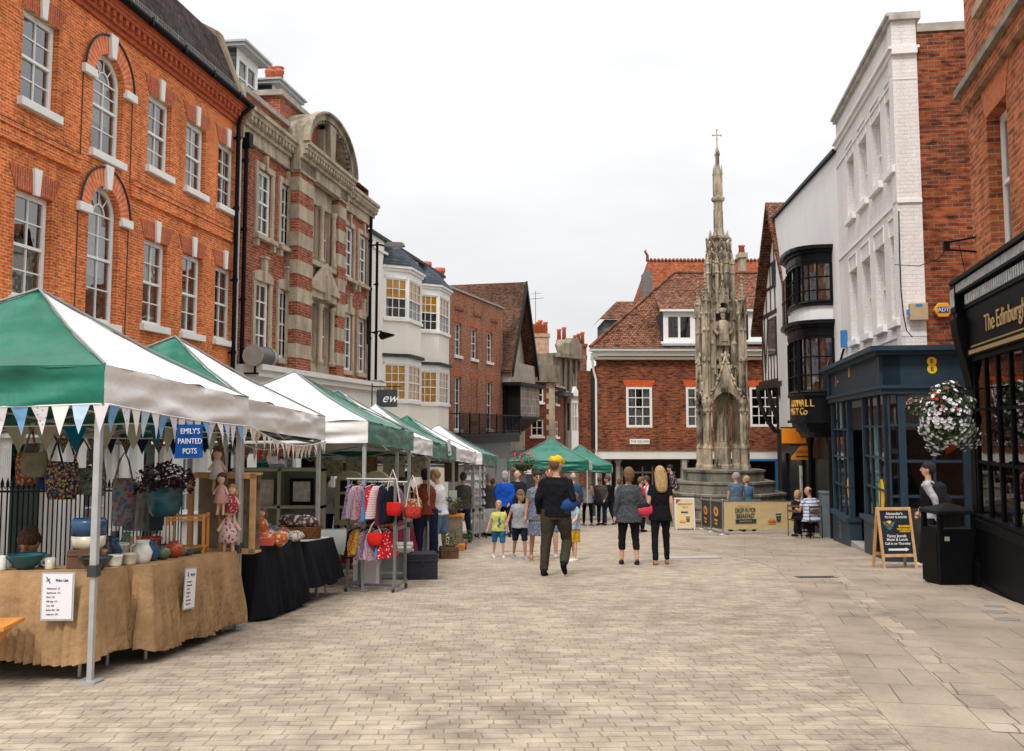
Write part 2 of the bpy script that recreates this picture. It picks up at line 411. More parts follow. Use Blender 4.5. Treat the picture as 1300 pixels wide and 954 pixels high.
# ------------------------------------------------------------------ ground
def paving(name, c1, c2, mortar, bw, rh, ms, rot=0, var=.15, dark=.12, patch=None):
 m, nt, n, l, p = newmat(name)
 tc = n.new('ShaderNodeTexCoord'); mp = n.new('ShaderNodeMapping'); mp.inputs['Rotation'].default_value = (0, 0, rot); l.new(tc.outputs['Object'], mp.inputs[0])
 wn = n.new('ShaderNodeTexNoise'); wn.inputs['Scale'].default_value = 1.6; wn.inputs['Detail'].default_value = 4; l.new(tc.outputs['Object'], wn.inputs['Vector'])
 wv = n.new('ShaderNodeVectorMath'); wv.operation = 'SCALE'; wv.inputs['Scale'].default_value = .10 if bw < .4 else .02; l.new(wn.outputs['Color'], wv.inputs[0])
 av = n.new('ShaderNodeVectorMath'); l.new(mp.outputs[0], av.inputs[0]); l.new(wv.outputs[0], av.inputs[1])
 b = n.new('ShaderNodeTexBrick'); l.new(av.outputs[0], b.inputs['Vector']); b.inputs['Scale'].default_value = 1
 b.inputs['Brick Width'].default_value = bw; b.inputs['Row Height'].default_value = rh; b.inputs['Mortar Size'].default_value = ms; b.inputs['Mortar Smooth'].default_value = .5
 b.offset = .43; b.squash = .74; b.squash_frequency = 3
 b.inputs['Color1'].default_value = (*c1, 1); b.inputs['Color2'].default_value = (*c2, 1); b.inputs['Mortar'].default_value = (*mortar, 1)
 sc = n.new('ShaderNodeMapping'); sc.inputs['Scale'].default_value = (.8 / bw, .8 / rh, 1); l.new(av.outputs[0], sc.inputs[0])
 n2 = n.new('ShaderNodeTexNoise'); n2.inputs['Scale'].default_value = 1; n2.inputs['Detail'].default_value = 0; l.new(sc.outputs[0], n2.inputs['Vector'])
 c = mix(nt, b.outputs['Color'], ramp(nt, n2.outputs['Fac'], [(.32, (1 - dark, 1 - dark, 1 - dark * .8)), (.52, (1.0, 1.0, 1.0)), (.72, (1 + dark * .6, 1 + dark * .7, 1 + dark))]).outputs[0])
 nb = obj_noise(nt, .35, 7, rough=.6); c = mix(nt, c, ramp(nt, nb.outputs['Fac'], [(.3, 1 - var), (.62, 1.04)]).outputs[0])
 n5 = obj_noise(nt, 2.3, 6, (1, .6, 1), .7); c = mix(nt, c, ramp(nt, n5.outputs['Fac'], [(.36, .86), (.55, 1.03)]).outputs[0])
 nf = obj_noise(nt, 60, 3); c = mix(nt, c, ramp(nt, nf.outputs['Fac'], [(.3, .88), (.7, 1.08)]).outputs[0])
 # trodden spots of gum and grime
 vo = n.new('ShaderNodeTexVoronoi'); vo.inputs['Scale'].default_value = 2.2; l.new(tc.outputs['Object'], vo.inputs['Vector'])
 c = mix(nt, c, (.62, .60, .58), ramp(nt, vo.outputs['Distance'], [(.035, .55), (.05, 0.0)]).outputs[0], 'MULTIPLY')
 v2 = n.new('ShaderNodeTexVoronoi'); v2.inputs['Scale'].default_value = 6; l.new(tc.outputs['Object'], v2.inputs['Vector']); c = mix(nt, c, (.16, .14, .12), ramp(nt, v2.outputs['Distance'], [(.05, .5), (.075, 0.0)]).outputs[0], 'MIX')
 n6 = obj_noise(nt, .9, 8, (1, 1, 1), .75); c = mix(nt, c, ramp(nt, n6.outputs['Fac'], [(.36, .74), (.46, 1.0)]).outputs[0])
 l.new(c, p.inputs['Base Color']); p.inputs['Roughness'].default_value = .85; p.inputs['Specular IOR Level'].default_value = .12
 hh = mix(nt, b.outputs['Fac'], n2.outputs['Fac'], .35, 'SUBTRACT'); bump(nt, p, hh, .6, .012, True)
 return m
SETTS = paving('sandstone_setts', (.42, .345, .258), (.36, .295, .224), (.26, .212, .158), .18, .11, .0055, R(-2.5), .15, .17)
SLABS = paving('pavement_slabs', (.375, .308, .232), (.33, .272, .208), (.20, .162, .12), .95, .62, .006, R(13), .22, .10)
CHAN = paving('channel_setts', (.42, .345, .265), (.33, .27, .21), (.18, .145, .11), .34, .40, .007, R(13), .12, .16)
SLATE = M('grey_cover_slab', (.22, .215, .21), .7, .15, 3)
g = MB()
g.poly([(-160, -30, -SL * -30), (160, -30, SL * 30), (160, 420, -SL * 420), (-160, 420, -SL * 420)])
tag(g.build('street', SETTS), kind='structure')
def sheet(pts, lift, name, mt, kind='structure'):
 b = MB(); b.poly([(p[0], p[1], gz(*p[:2]) + lift) for p in pts]); o = b.build(name, mt)
 if kind: tag(o, kind=kind)
 return o
edge = [G(1160, 953), G(1082, 863), G(1046, 798), G(1027, 773), G(1004, 740), G(985, 723), G(954, 711), G(915, 703), G(880, 699), G(850, 697)]
pv = [(p.x, p.y) for p in edge]
sheet([(9.5, 3), (2.6, 3)] + pv + [(4.9, 27), (4.6, 30), (5.4, 34), (20, 50), (20, 3)], .004, 'pavement', SLABS)
a, b_ = G(1212, 863), G(1058, 730)
d_ = (Vector((b_.x, b_.y)) - Vector((a.x, a.y))).normalized(); nn_ = Vector((-d_.y, d_.x))
A0 = Vector((a.x, a.y)) - d_ * 1.6; B0 = Vector((b_.x, b_.y))
w2 = .13
sheet([A0 - nn_ * w2, B0 - nn_ * w2, B0 + nn_ * w2, A0 + nn_ * w2], .008, 'channel_strip', CHAN)
for (u, v, wx, wy) in ((1140, 768, .35, .05), (1163, 774, .38, .05), (1180, 787, .3, .04)):
 pass
# drain grate
c = G(1036, 733.5)
o = empty('drain_grate', (c.x, c.y, c.z + .004), 0); o.rotation_euler = (math.atan(-SL), 0, R(3))
tag(o, 'small black slotted drain grate set in the pavement', 'drain grate')
b = MB(); b.box(-.30, .30, -.13, .13, 0, .006); b.build('frame', M('cast_iron', (.10, .085, .07), .6, .3, 20), o)
b = MB()
for i in range(9): b.box(-.27 + i * .062, -.235 + i * .062, -.11, .11, .0062, .008)
b.build('slot', M('drain_hole', (.008, .008, .008), .9, .1), o)
# utility covers set into the paving (plain grey slabs)
for i, (u, v, wx, wy, lb) in enumerate(((880, 708, 1.0, .55, 'pale grey inspection cover slab in the setts behind the two walking women'),
         (1262, 770.5, .22, .10, 'small grey oval service cover close to the shop plinth'), (1262, 778, .26, .1, 'small grey service cover between two others on the pavement'), (1278, 787, .25, .1, 'small grey service cover nearest the camera on the pavement'), (658, 700, .7, .22, 'long grey drain cover in the setts in front of the boys'))):
 c = G(u, v)
 o = MB(); n = 20
 if i in (0, 4): o.box(-wx / 2, wx / 2, -wy / 2, wy / 2, 0, .004)
 else: o.lathe([(wx * .5, 0), (wx * .5, .003), (wx * .46, .004)], n=20)
 ob = o.build('service_cover', M('pale_cover', (.36, .345, .32), .7, .1) if i == 0 else SLATE, loc=(c.x, c.y, c.z + .0055)); ob.rotation_euler = (math.atan(-SL), 0, R(8))
 tag(ob, lb, 'cover')

# ------------------------------------------------------------------ materials of the buildings
BR1 = brick('orange_brick', (.90, .18, .034), (.68, .115, .025), (.66, .44, .24), dark=.38, var=.28, bw=.165, rh=.055, ms=.009)
BR1V = brick('gauged_brick_arch', (.55, .13, .055), (.46, .10, .04), (.62, .42, .32), vertical=True, bw=.30, rh=.065, dark=.15, ms=.005)
BR2 = brick('red_brown_brick', (.44, .095, .045), (.27, .06, .033), (.36, .27, .2), dark=.45)
BR3 = brick('pale_orange_brick', (.47, .165, .075), (.34, .11, .06), (.42, .34, .26), dark=.4)
BR4 = brick('dark_red_brick', (.30, .06, .027), (.15, .04, .025), (.24, .18, .13), dark=.55)
BR5 = brick('old_red_brick', (.36, .085, .03), (.15, .045, .026), (.22, .155, .11), dark=.6, ms=.009)
STND = stone('dark_town_stone', (.27, .23, .18), (.05, .045, .04), .7, 1.5)
BR6 = brick('warm_orange_brick', (.58, .16, .055), (.38, .095, .04), (.42, .29, .19), dark=.45)
BR1P = M('red_rubbed_brick', (.62, .17, .075), .85, .25, 8, .3, 60); BR1Q = M('red_rubbed_brick_pale', (.76, .27, .14), .85, .25, 8, .3, 60)
STN = stone('bath_stone', (.52, .435, .325), (.15, .12, .09), .6, 1.6)
STNG = stone('grey_weathered_stone', (.50, .425, .32), (.12, .10, .075), .65, 2.2)
STUC = M('white_stucco', (.72, .70, .65), .75, .06, 1.2, .15, 30)
CREAM = M('cream_render', (.80, .76, .69), .8, .05, .9, .1, 30)
ROOFD = brick('dark_roof_slate', (.10, .07, .06), (.06, .05, .05), (.02, .02, .02), bw=.2, rh=.11, ms=.008, dark=.4, tile=True, var=.5)
SLATEB = brick('blue_slate', (.085, .10, .115), (.06, .075, .09), (.02, .02, .02), bw=.25, rh=.13, ms=.006, dark=.25, tile=True)
TILE1 = brick('clay_roof_tile', (.30, .12, .07), (.15, .075, .05), (.05, .03, .02), bw=.18, rh=.095, ms=.012, dark=.65, tile=True, var=.35)
TILE1Y = brick('clay_roof_tile_side', (.30, .12, .07), (.15, .075, .05), (.05, .03, .02), bw=.18, rh=.095, ms=.012, dark=.65, tile='y', var=.35)
TILE2 = brick('orange_roof_tile', (.42, .12, .05), (.28, .08, .04), (.10, .04, .02), bw=.18, rh=.10, ms=.010, dark=.3, tile=True, var=.2)
TERR = M('terracotta', (.46, .11, .05), .7, .2, 10)
PAVEST = M('coping_stone', (.36, .33, .28), .9, .25, 3, .3, 30)

# ------------------------------------------------------------------ the orange brick house on the left
f1 = Fac((-9.95 + .121 * 7.5, 7.5), (-9.95 + .121 * 24.8, 24.8))
h = f1.empty('brick_townhouse')
tag(h, 'large orange brick town house with white sash windows behind the first stalls', 'house')
S1 = lambda u, v: f1.S(u, v)
zT0, zT1 = f1.Z(188, 116), f1.Z(188, 211)
zL0, zL1 = f1.Z(186, 302), f1.Z(186, 412)
ups = [(28, 78, 65), (118, 150, 125), (188, 214, 160), (236, 259, 195), (277, 298, 215)]
cols_ = []
for (ua, ub, v) in ups:
 cols_.append((S1(ua, v), S1(ub, v)))
gap = cols_[1][0] - cols_[0][0]
sA = cols_[0][0] - 2.3; cols_.insert(0, (sA, sA + cols_[0][1] - S1(28, 65)))
cols_.insert(0, (sA - 2.3, sA - 2.3 + 1.0))
holes = []; W1 = 1.02
zE = f1.Z(308, 160)
zG = 3.1
wins = []
for i, (a, b) in enumerate(cols_):
 if i == 3:      # arched bay
  bb = a + 1.08
  za, zb = f1.Z(118, 190), f1.Z(132, 66); zc, zd = f1.Z(117, 408), f1.Z(130, 236)
  holes += [(a, bb, za, zb), (a, bb, zc, zd)]; wins += [(a, bb, za, zb, 1, i), (a, bb, zc, zd, 1, i)]
 else:
  bb = a + W1
  holes += [(a, bb, zT1, zT0), (a, bb, zL1, zL0)]; wins += [(a, bb, zT1, zT0, 0, i), (a, bb, zL1, zL0, 0, i)]
mb = MB(); wall(mb, 0, f1.len, zG, zE, holes, .13)
for (a, b, c, d, ar, i) in wins:       # spandrels of the arched openings
 if not ar: continue
 r = (b - a) / 2; cx = (a + b) / 2; zs = d - r; n = 14
 arc = [(cx + r * math.cos(math.pi * k / n), zs + r * math.sin(math.pi * k / n)) for k in range(n + 1)]
 for k in range(n):
  (x0, z0), (x1, z1) = arc[k], arc[k + 1]
  mb.quad((x1, 0, z1), (x0, 0, z0), (x0, 0, d), (x1, 0, d)); mb.quad((x0, 0, z0), (x1, 0, z1), (x1, .13, z1), (x0, .13, z0))
mb.build('brick_wall', BR1, h)
shell(h, 0, f1.len, -.5, zE, 9, BR1, roof=False)
room(h, .1, f1.len - .1, zG, zE - .2, .5, 3)
for (a, b, c, d, ar, i) in wins:
 q_ = rnd.random(); cu = [(0.05, .95, .02, .3 + .5 * q_)] if (i + int(c)) % 3 == 0 else [(.03, .12 + .3 * q_, 0.05, .95), (.95 - .35 * rnd.random(), .97, 0.05, .95)] if q_ < .75 else [(.04, .96, .6, .97)]
 if i in (3,): cu = [(0.05, .95, .35, .8)]
 w_ = sash(h, a + .01, b - .01, c, d - .004, 2, 4 if not ar else 4, .10, WHITE, cu, arch=bool(ar), pane=PANEO, fr=.09, sp=.10)
 k = MB(); cx = (a + b) / 2
 if not ar: k.prism([(cx - .07, d - .03), (cx + .07, d - .03), (cx + .11, d + .42), (cx - .11, d + .42)], 'y', -.06, .0)
 else: k.prism([(cx - .08, d - .06), (cx + .08, d - .06), (cx + .14, d + .40), (cx - .14, d + .40)], 'y', -.10, .0)
 k.build('keystone', WHITE, h, bevel=.008)
 g = MB()
 if not ar:
  g.prism([(a - .02, d), (b + .02, d), (b + .22, d + .36), (a - .22, d + .36)], 'y', -.012, .0)
  g.build('flat_arch', BR1V, h)
 else:
  r = (b - a) / 2; zs = d - r; n = 44; R2 = r + .34
  for k2 in range(n):
   A0, A1 = math.pi * k2 / n, math.pi * (k2 + 1) / n
   g.prism([(cx + rr * math.cos(A), zs + rr * math.sin(A)) for rr, A in ((r, A0), (R2, A0), (R2, A1), (r, A1))], 'y', -.035, .0, k2 % 2)
  g.build('arch_surround', [BR1P, BR1Q], h); g = MB(); g.box(a - .37, a - .35, -.012, 0, c - .3, zs); g.box(b + .35, b + .37, -.012, 0, c - .3, zs); g.build('jamb_line', LEAD, h)
  e = MB(); e.tube([(cx + (R2 + .02) * math.cos(math.pi * q / 24), -.05, zs + (R2 + .02) * math.sin(math.pi * q / 24)) for q in range(25)], .022, 5, smooth=False)
  e.build('arch_drip_mould', LEAD, h)
  e = MB(); e.box(a - .42, a + .0, -.09, 0, zs - .10, zs + .06); e.box(b, b + .42, -.09, 0, zs - .10, zs + .06); e.build('impost', WHITE, h, bevel=.01)
  if c < 6: 
   e = MB(); e.box(a - .45, a + 1.5, -.03, 0, c - .35, c - .15)
# string course
zs0, zs1 = f1.Z(109, 222), f1.Z(109, 205)
ac = (cols_[3][0] + .54 - .90, cols_[3][0] + .54 + .90); g = MB()
for x0, x1 in ((0, ac[0]), (ac[1], f1.len)): g.box(x0, x1, -.045, 0, zs0 + .02, zs1 - .03); g.box(x0, x1, -.075, 0, zs1 - .03, zs1 + .04); g.box(x0, x1, -.06, 0, zs0 - .03, zs0 + .02)
# leave gaps at the arched bay: the arch passes in front of it
g.build('string_course', BR1, h)
g = MB(); g.box(0, ac[0], -.08, -.0, zs1 + .04, zs1 + .055); g.box(ac[1], f1.len, -.08, -.0, zs1 + .04, zs1 + .055); g.build('string_flashing', LEAD, h)
# brick cornice with dentils
g = MB(); g.box(0, f1.len, -.06, 0, zE - .10, zE); g.box(0, f1.len, -.12, .1, zE, zE + .07)
x = .05
while x < f1.len - .1: g.box(x, x + .11, -.19, -.12, zE + .07, zE + .19); x += .235
g.box(0, f1.len, -.12, .1, zE + .07, zE + .19); g.box(0, f1.len, -.21, .1, zE + .19, zE + .26); g.box(0, f1.len, -.23, .1, zE + .26, zE + .34); g.box(0, f1.len, -.26, .1, zE + .34, zE + .42)
g.build('dentil_cornice', M('cornice_brick', (.42, .10, .045), .85, .3, 12, .3, 50), h)
g = MB(); n = 6
g.tube([(-.02, -.32, zE + .44), (f1.len + .05, -.32, zE + .44)], .075, 10); g.box(0, f1.len, -.30, .2, zE + .42, zE + .47)
for i in range(12): g.box(i * 1.5, i * 1.5 + .05, -.40, -.30, zE + .34, zE + .5)
g.build('gutter', BLACKM, h)
# mansard roof, its raised verge and the snow guard
zr = zE + .45
prof = [(-.20, zr), (.55, zr + 1.75), (3.0, zr + 3.1), (5, zr + 1.6)]
g = MB()
for (y0, z0), (y1, z1) in zip(prof, prof[1:]):
 n = 1
 g.quad((0, y0, z0), (f1.len - .25, y0, z0), (f1.len - .25, y1, z1), (0, y1, z1))
g.build('roof', ROOFD, h)
g = MB(); pr = [(-.22, zr)] + [(a - .05, b + .14) for a, b in prof[1:]] + [(5, zr), (-.22, zr)]
g.prism([(p[0], p[1]) for p in pr[:-1]], 'x', f1.len - .25, f1.len + .02); g.build('gable_parapet', stone('verge_stone', (.30, .25, .17), (.07, .05, .04), .7, 1.2), h)
g = MB()
for i in range(3): g.tube([(0, -.24, zr + .10 + i * .07), (f1.len - .3, -.24, zr + .10 + i * .07)], .006, 4)
x = 0
while x < f1.len - .3:
 g.tube([(x, -.24, zr), (x, -.24, zr + .27)], .009 if int(x / .08) % 12 == 0 else .004, 3); x += .08
g.build('snow_guard', M('galvanised_wire', (.38, .38, .37), .5, .1, metal=.4), h)
# ground floor
g = MB(); doors = []
for i, (a, b) in enumerate(cols_): doors.append((a - .05, a + 1.15, .9 if i % 2 else -.4, 2.55))
wall(g, 0, f1.len, -.6, zG, doors, .18); g.build('ground_floor_wall', STUC, h)
room(h, .1, f1.len - .1, -.5, zG - .1, .4, 2.5)
for i, (a, b, c, d) in enumerate(doors):
 if i % 2: sash(h, a + .01, b - .01, c, d, 3, 4, .10, WHITE, [(0.05, .95, .05, .5)], pane=PANEO)
 else:
  k = MB(); k.box(a + .01, b - .01, .12, .17, c, d - .6); 
  for q in range(2):
   for r_ in range(3): k.box(a + .12 + q * .52, a + .56 + q * .52, .10, .12, c + .25 + r_ * .7, c + .8 + r_ * .7)
  dd = k.build('door', M('dark_green_door', (.03, .05, .045), .4, .1), h)
  k = MB(); k.box(a + .02, b - .02, .12, .14, d - .6, d); k.build('pane', PANE, dd)
 k = MB()
 for xx in (a - .28, b + .04):
  k.box(xx, xx + .24, -.18, 0, -.6, d + .1)
  for q in range(4): k.box(xx + .03 + q * .05, xx + .055 + q * .05, -.20, -.18, -.4, d - .05)
 k.box(a - .36, b + .36, -.26, 0, d + .1, d + .28); k.box(a - .42, b + .42, -.34, 0, d + .28, d + .36)
 k.build('door_surround', WHITE, h)
g = MB(); g.box(0, f1.len, -.1, 0, zG - .1, zG + .06); g.build('plat_band', WHITE, h)
# downpipes at the party wall
def pipe(par, x, y, z0, z1, r=.055, mt=BLACKM, name='downpipe', hop=None):
 g = MB(); g.tube([(x, y, z0), (x, y, z1)], r, 10)
 z = z0 + .8
 while z < z1: g.tube([(x, y, z), (x, y, z + .09)], r * 1.35, 10); g.box(x - r, x + r, y, y + .12, z + .02, z + .06); z += 1.8
 if hop: g.prism([(x - .13, z1 + .3), (x + .13, z1 + .3), (x + .13, z1 + .1), (x + .06, z1 - .08), (x - .06, z1 - .08), (x - .13, z1 + .1)], 'y', y - .12, y + .10)
 return g.build(name, mt, par)
sp_ = f1.len - .33
pipe(h, sp_, -.12, .2, zE - .1)
g = MB(); g.tube([(sp_, -.12, zE - .12), (sp_, -.2, zE + .1), (sp_ + .1, -.42, zE + .36)], .055, 8); g.build('gutter_swan_neck', BLACKM, h)
pipe(h, f1.len - .10, -.09, .2, zE - .5, .03, M('grey_cable', (.5, .5, .48), .5, .1), 'conduit')
g = MB()
for q, zz in enumerate((zL1 - .75, zL1 - .82, zL1 - .9)):
 pts = [(x, -.05, zz + .04 * math.sin(x * 2.1 + q) - (.12 if abs(x - 11) < 1 else 0)) for x in [i * .5 for i in range(int(f1.len * 2))]]
 g.tube(pts, .012, 5)
g.build('cables', BLACKM, h)

# railings in front of the house
def railing(name, p0, p1, hgt, label, top=.95, sp=.125):
 o = empty(name, (p0.x, p0.y, gz(p0.x, p0.y)), math.atan2(p1.y - p0.y, p1.x - p0.x))
 tag(o, label, 'railing'); ln = (Vector((p1.x, p1.y)) - Vector((p0.x, p0.y))).length
 dz = (gz(p1.x, p1.y) - gz(p0.x, p0.y)) / ln
 g = MB()
 for zz in (.12, hgt * top): g.tube([(0, 0, zz), (ln, 0, zz + dz * ln)], .018, 6)
 g.build('rail', BLACKM, o)
 g = MB(); x = 0.05
 while x < ln:
  z0 = dz * x
  g.tube([(x, 0, z0), (x, 0, z0 + hgt)], .011, 6, smooth=False)
  g.tube([(x, 0, z0 + hgt - .01), (x, 0, z0 + hgt + .03), (x, 0, z0 + hgt + .13)], [.008, .026, .002], 6)
  for s_ in (-1, 1): g.tube([(x + s_ * .0, 0, z0 + hgt * top + .05), (x + s_ * .035, 0, z0 + hgt * top + .075), (x + s_ * .05, 0, z0 + hgt * top + .04)], .007, 4)
  x += sp
 b_ = g.build('bar', BLACKM, o); tag(b_, kind='stuff')
 return o
rp0 = f1.world(.5, -1.15); rp1 = f1.world(12.3, -1.15)
railing('iron_railing', rp0, rp1, 1.35, 'black spear-topped iron railings in front of the white ground floor')

# ------------------------------------------------------------------ Edwardian brick and stone building
f2 = Fac((-6.94, 24.82), (-5.30, 36.2))
h = f2.empty('banded_brick_building'); S2 = lambda u, v=300: f2.S(u, v)
tag(h, 'ornate red brick and stone building with striped pilasters and arched pediment', 'building')
zc = f2.Z(326, 168); z_f = f2.Z(348, 470)
uT, uB = f2.Z(326, 212), f2.Z(326, 296)
lT, lB = f2.Z(326, 356), f2.Z(326, 450)
so = {}
lst = [(326, 340, 's'), (356, 368.5, 's'), (438, 446.5, 's'), (456, 464, 's')]
holes = []; wl = []
for a_, b_, k in lst:
 a, b = S2(a_, 255), S2(b_, 255)
 b = a + .95
 holes += [(a, b, uB, uT), (a, b, lB, lT)]; wl += [(a, b, uB, uT, 0), (a, b, lB, lT, 1)]
SO = lambda u, v, o: f2.S(u, v, o)
pa, pb, pc_, pd = SO(378, 350, -.36), SO(396, 350, -.36), SO(429, 350, -.36), SO(438, 350, -.36)
ca, cb = pb + .15, pc_ - .05
cm = (ca + cb) / 2
cuT, cuB, clT, clB = uT - .05, uB - .1, lT - .1, lB
cen = [(ca + .1, cm - .12), (cm + .12, cb - .1)]
g = MB(); wall(g, 0, f2.len, z_f, zc, [x for x in holes] , .16)
g.build('brick_wall', BR2, h); shell(h, 0, f2.len, -.5, zc + .9, 9, BR2)
room(h, .1, f2.len - .1, 3.2, zc - .2, .5, 3)
for a, b, c, d, lo in wl:
 sash(h, a + .01, b - .01, c, d, 2, 4, .04, WHITE, [(.03, .97, .5, .97)] if not lo else [(.03, .97, .05, .55)], sillm=STN, fr=.10, bar=.035)
 g = MB(); t = .17
 g.box(a - t, a, -.05, 0, c - .05, d); g.box(b, b + t, -.05, 0, c - .05, d)
 if lo:
  n = 8; cx = (a + b) / 2
  for k in range(n):
   x0 = a - t + (b - a + 2 * t) * k / n; x1 = a - t + (b - a + 2 * t) * (k + 1) / n
   zz = lambda x: d + .18 + .14 * (1 - ((x - cx) / ((b - a) / 2 + t)) ** 2)
   g.prism([(x0, d), (x1, d), (x1, zz(x1)), (x0, zz(x0))], 'y', -.07, 0)
  g.prism([(cx - .07, d - .02), (cx + .07, d - .02), (cx + .12, d + .62), (cx - .12, d + .62)], 'y', -.13, 0)
  g.box(cx - .17, cx + .17, -.16, 0, d + .62, d + .68)
 else:
  g.box(a - t, b + t, -.06, 0, d, d + .16); cx = (a + b) / 2
  g.prism([(cx - .05, d), (cx + .05, d), (cx + .09, d + .42), (cx - .09, d + .42)], 'y', -.10, 0)
  g.box(a - t - .05, b + t + .05, -.16, 0, c - .16, c - .05); g.box(a - t, a - t + .14, -.12, 0, c - .36, c - .16); g.box(b + t - .14, b + t, -.12, 0, c - .36, c - .16)
 g.build('stone_surround', STN, h)
# projecting centre bay
yb = -.12
g = MB(); wall(g, pa, pd, z_f, zc, [(a, b, c, d) for a, b in cen for c, d in ((cuB, cuT), (clB, clT))], .16, yb); g.quad((pa, 0, z_f), (pa, yb, z_f), (pa, yb, zc), (pa, 0, zc)); g.quad((pd, yb, z_f), (pd, 0, z_f), (pd, 0, zc), (pd, yb, zc))
g.build('centre_bay_wall', STN, h)
for a, b in cen:
 for c, d in ((cuB, cuT), (clB, clT)): 
  o = sash(h, a + .01, b - .01, c, d, 2, 4, .12, WHITE, [(.03, .97, .05, .6)], sill=False); o.location = (0, yb, 0)
g = MB()
for x in (ca, cm - .11, cb - .08):
 for c, d in ((cuB, cuT), (clB, clT)): g.lathe([(.12, 0), (.12, .12), (.08, .16), (.075, d - c - .2), (.09, d - c - .15), (.12, d - c - .05), (.12, d - c)], (x + .05, yb - .1, c), 10)
g.build('stone_column', STN, h)
g = MB()      # banded pilasters: stone bands
gb = MB(); z = z_f; k = 0; bh = .40
while z < zc - .5:
 tgt = g if k % 2 else gb
 for (x0, x1) in ((pa, pb), (pc_ + .02, pd)):
  e = .012 if k % 2 else 0
  tgt.box(x0 - .02 - e, x1 + .02 + e, yb - .24 - e, yb + .01, z, min(z + bh, zc - .5))
 z += bh; k += 1
g.box(pa - .06, pb + .06, yb - .30, yb, zc - .5, zc); g.box(pc_ - .06, pd + .06, yb - .30, yb, zc - .5, zc)
g.build('pilaster_band', STN, h); gb.build('pilaster_brick', BR2, h)
# central pediment between floors
g = MB(); zp = clT + .12; g.box(ca - .1, cb + .1, yb - .22, yb, zp, zp + .22)
g.prism([(ca - .12, zp + .22), (cb + .12, zp + .22), (cb + .12, zp + .34), (cm, zp + 1.15), (ca - .12, zp + .34)], 'y', yb - .3, yb - .14)
g.prism([(ca + .2, zp + .30), (cb - .2, zp + .30), (cm, zp + .9)], 'y', yb - .14, yb); g.prism([(cm - .12, zp), (cm + .12, zp), (cm + .2, zp + .75), (cm - .2, zp + .75)], 'y', yb - .36, yb - .14)
g.box(ca - .1, cb + .1, yb - .2, yb, uB - .25, uB - .1)
g.build('window_pediment', STN, h)
# cornice with dentils
def cornice(x0, x1, y, z, g):
 g.box(x0, x1, y - .10, y + .1, z - .45, z - .12); g.box(x0, x1, y - .18, y + .1, z - .12, z)
 g.box(x0, x1, y - .32, y + .1, z + .14, z + .26); g.box(x0, x1, y - .38, y + .1, z + .26, z + .36); g.box(x0, x1, y - .24, y + .1, z, z + .14)
 x = x0 + .03
 while x < x1 - .1: g.box(x, x + .12, y - .30, y - .22, z + .01, z + .14); x += .24
g = MB(); cornice(0, pa, 0, zc, g); cornice(pa - .15, pd + .15, yb - .2, zc, g); cornice(pd, f2.len + .25, 0, zc, g)
g.build('dentil_cornice', STNG, h)
# parapet and segmental pediment
zp0 = zc + .36; zp1 = f2.Z(305, 118)
zp1 = max(zp1, zp0 + .45)
g = MB(); g.box(.1, pa - .1, .0, .3, zp0, zp1); g.box(pd + .1, f2.len, .0, .3, zp0, zp1 - .35); g.box(pa - .2, pd + .2, .2, 1.2, zp0, zp1 + .9)
g.build('brick_parapet', BR2, h)
g = MB(); g.box(.0, pa - .05, -.08, .4, zp1, zp1 + .14); g.box(pd + .05, f2.len + .1, -.08, .4, zp1 - .35, zp1 - .22); g.box(pa - .3, pd + .3, .1, 1.3, zp1 + .9, zp1 + 1.06)
g.box(-.02, .12, -.1, .5, zp0, zp1 + .14)
g.build('parapet_coping', PAVEST, h)
g = MB(); cx = (pa + pd) / 2; ro = (pd - pa) / 2 + .1; n = 24; zq = zc + .36; hr = 1.35 / ro
def seg(r0, r1, y0, y1, m=0):
 for k in range(n):
  A0, A1 = math.pi * k / n, math.pi * (k + 1) / n
  g.prism([(cx + r * math.cos(A), zq + r * math.sin(A) * hr) for r, A in ((r0, A0), (r1, A0), (r1, A1), (r0, A1))], 'y', y0, y1)
seg(ro - .30, ro, yb - .5, .6); seg(ro - .42, ro - .3, yb - .35, .6); seg(ro, ro + .10, yb - .6, yb - .4)
for k in range(1, 22):
 A = math.pi * k / 22; r = ro - .36
 g.box(cx + r * math.cos(A) - .05, cx + r * math.cos(A) + .05, yb - .46, yb - .3, zq + r * math.sin(A) * hr - .05, zq + r * math.sin(A) * hr + .05)
g.box(cx - .45, cx + .45, yb - .35, yb - .1, zq, zq + .9); g.prism([(cx - .2, zq), (cx + .2, zq), (cx + .3, zq + 1.1), (cx - .3, zq + 1.1)], 'y', yb - .5, yb - .3)
g.build('arched_pediment', stone('mid_stone', (.38, .325, .245), (.07, .06, .05), .8, 1.6), h)
g = MB(); g.prism([(cx + (ro - .4) * math.cos(math.pi * k / n), zq + (ro - .4) * math.sin(math.pi * k / n) * hr) for k in range(n + 1)], 'y', yb - .12, yb + .1); g.build('pediment_brick', BR2, h)
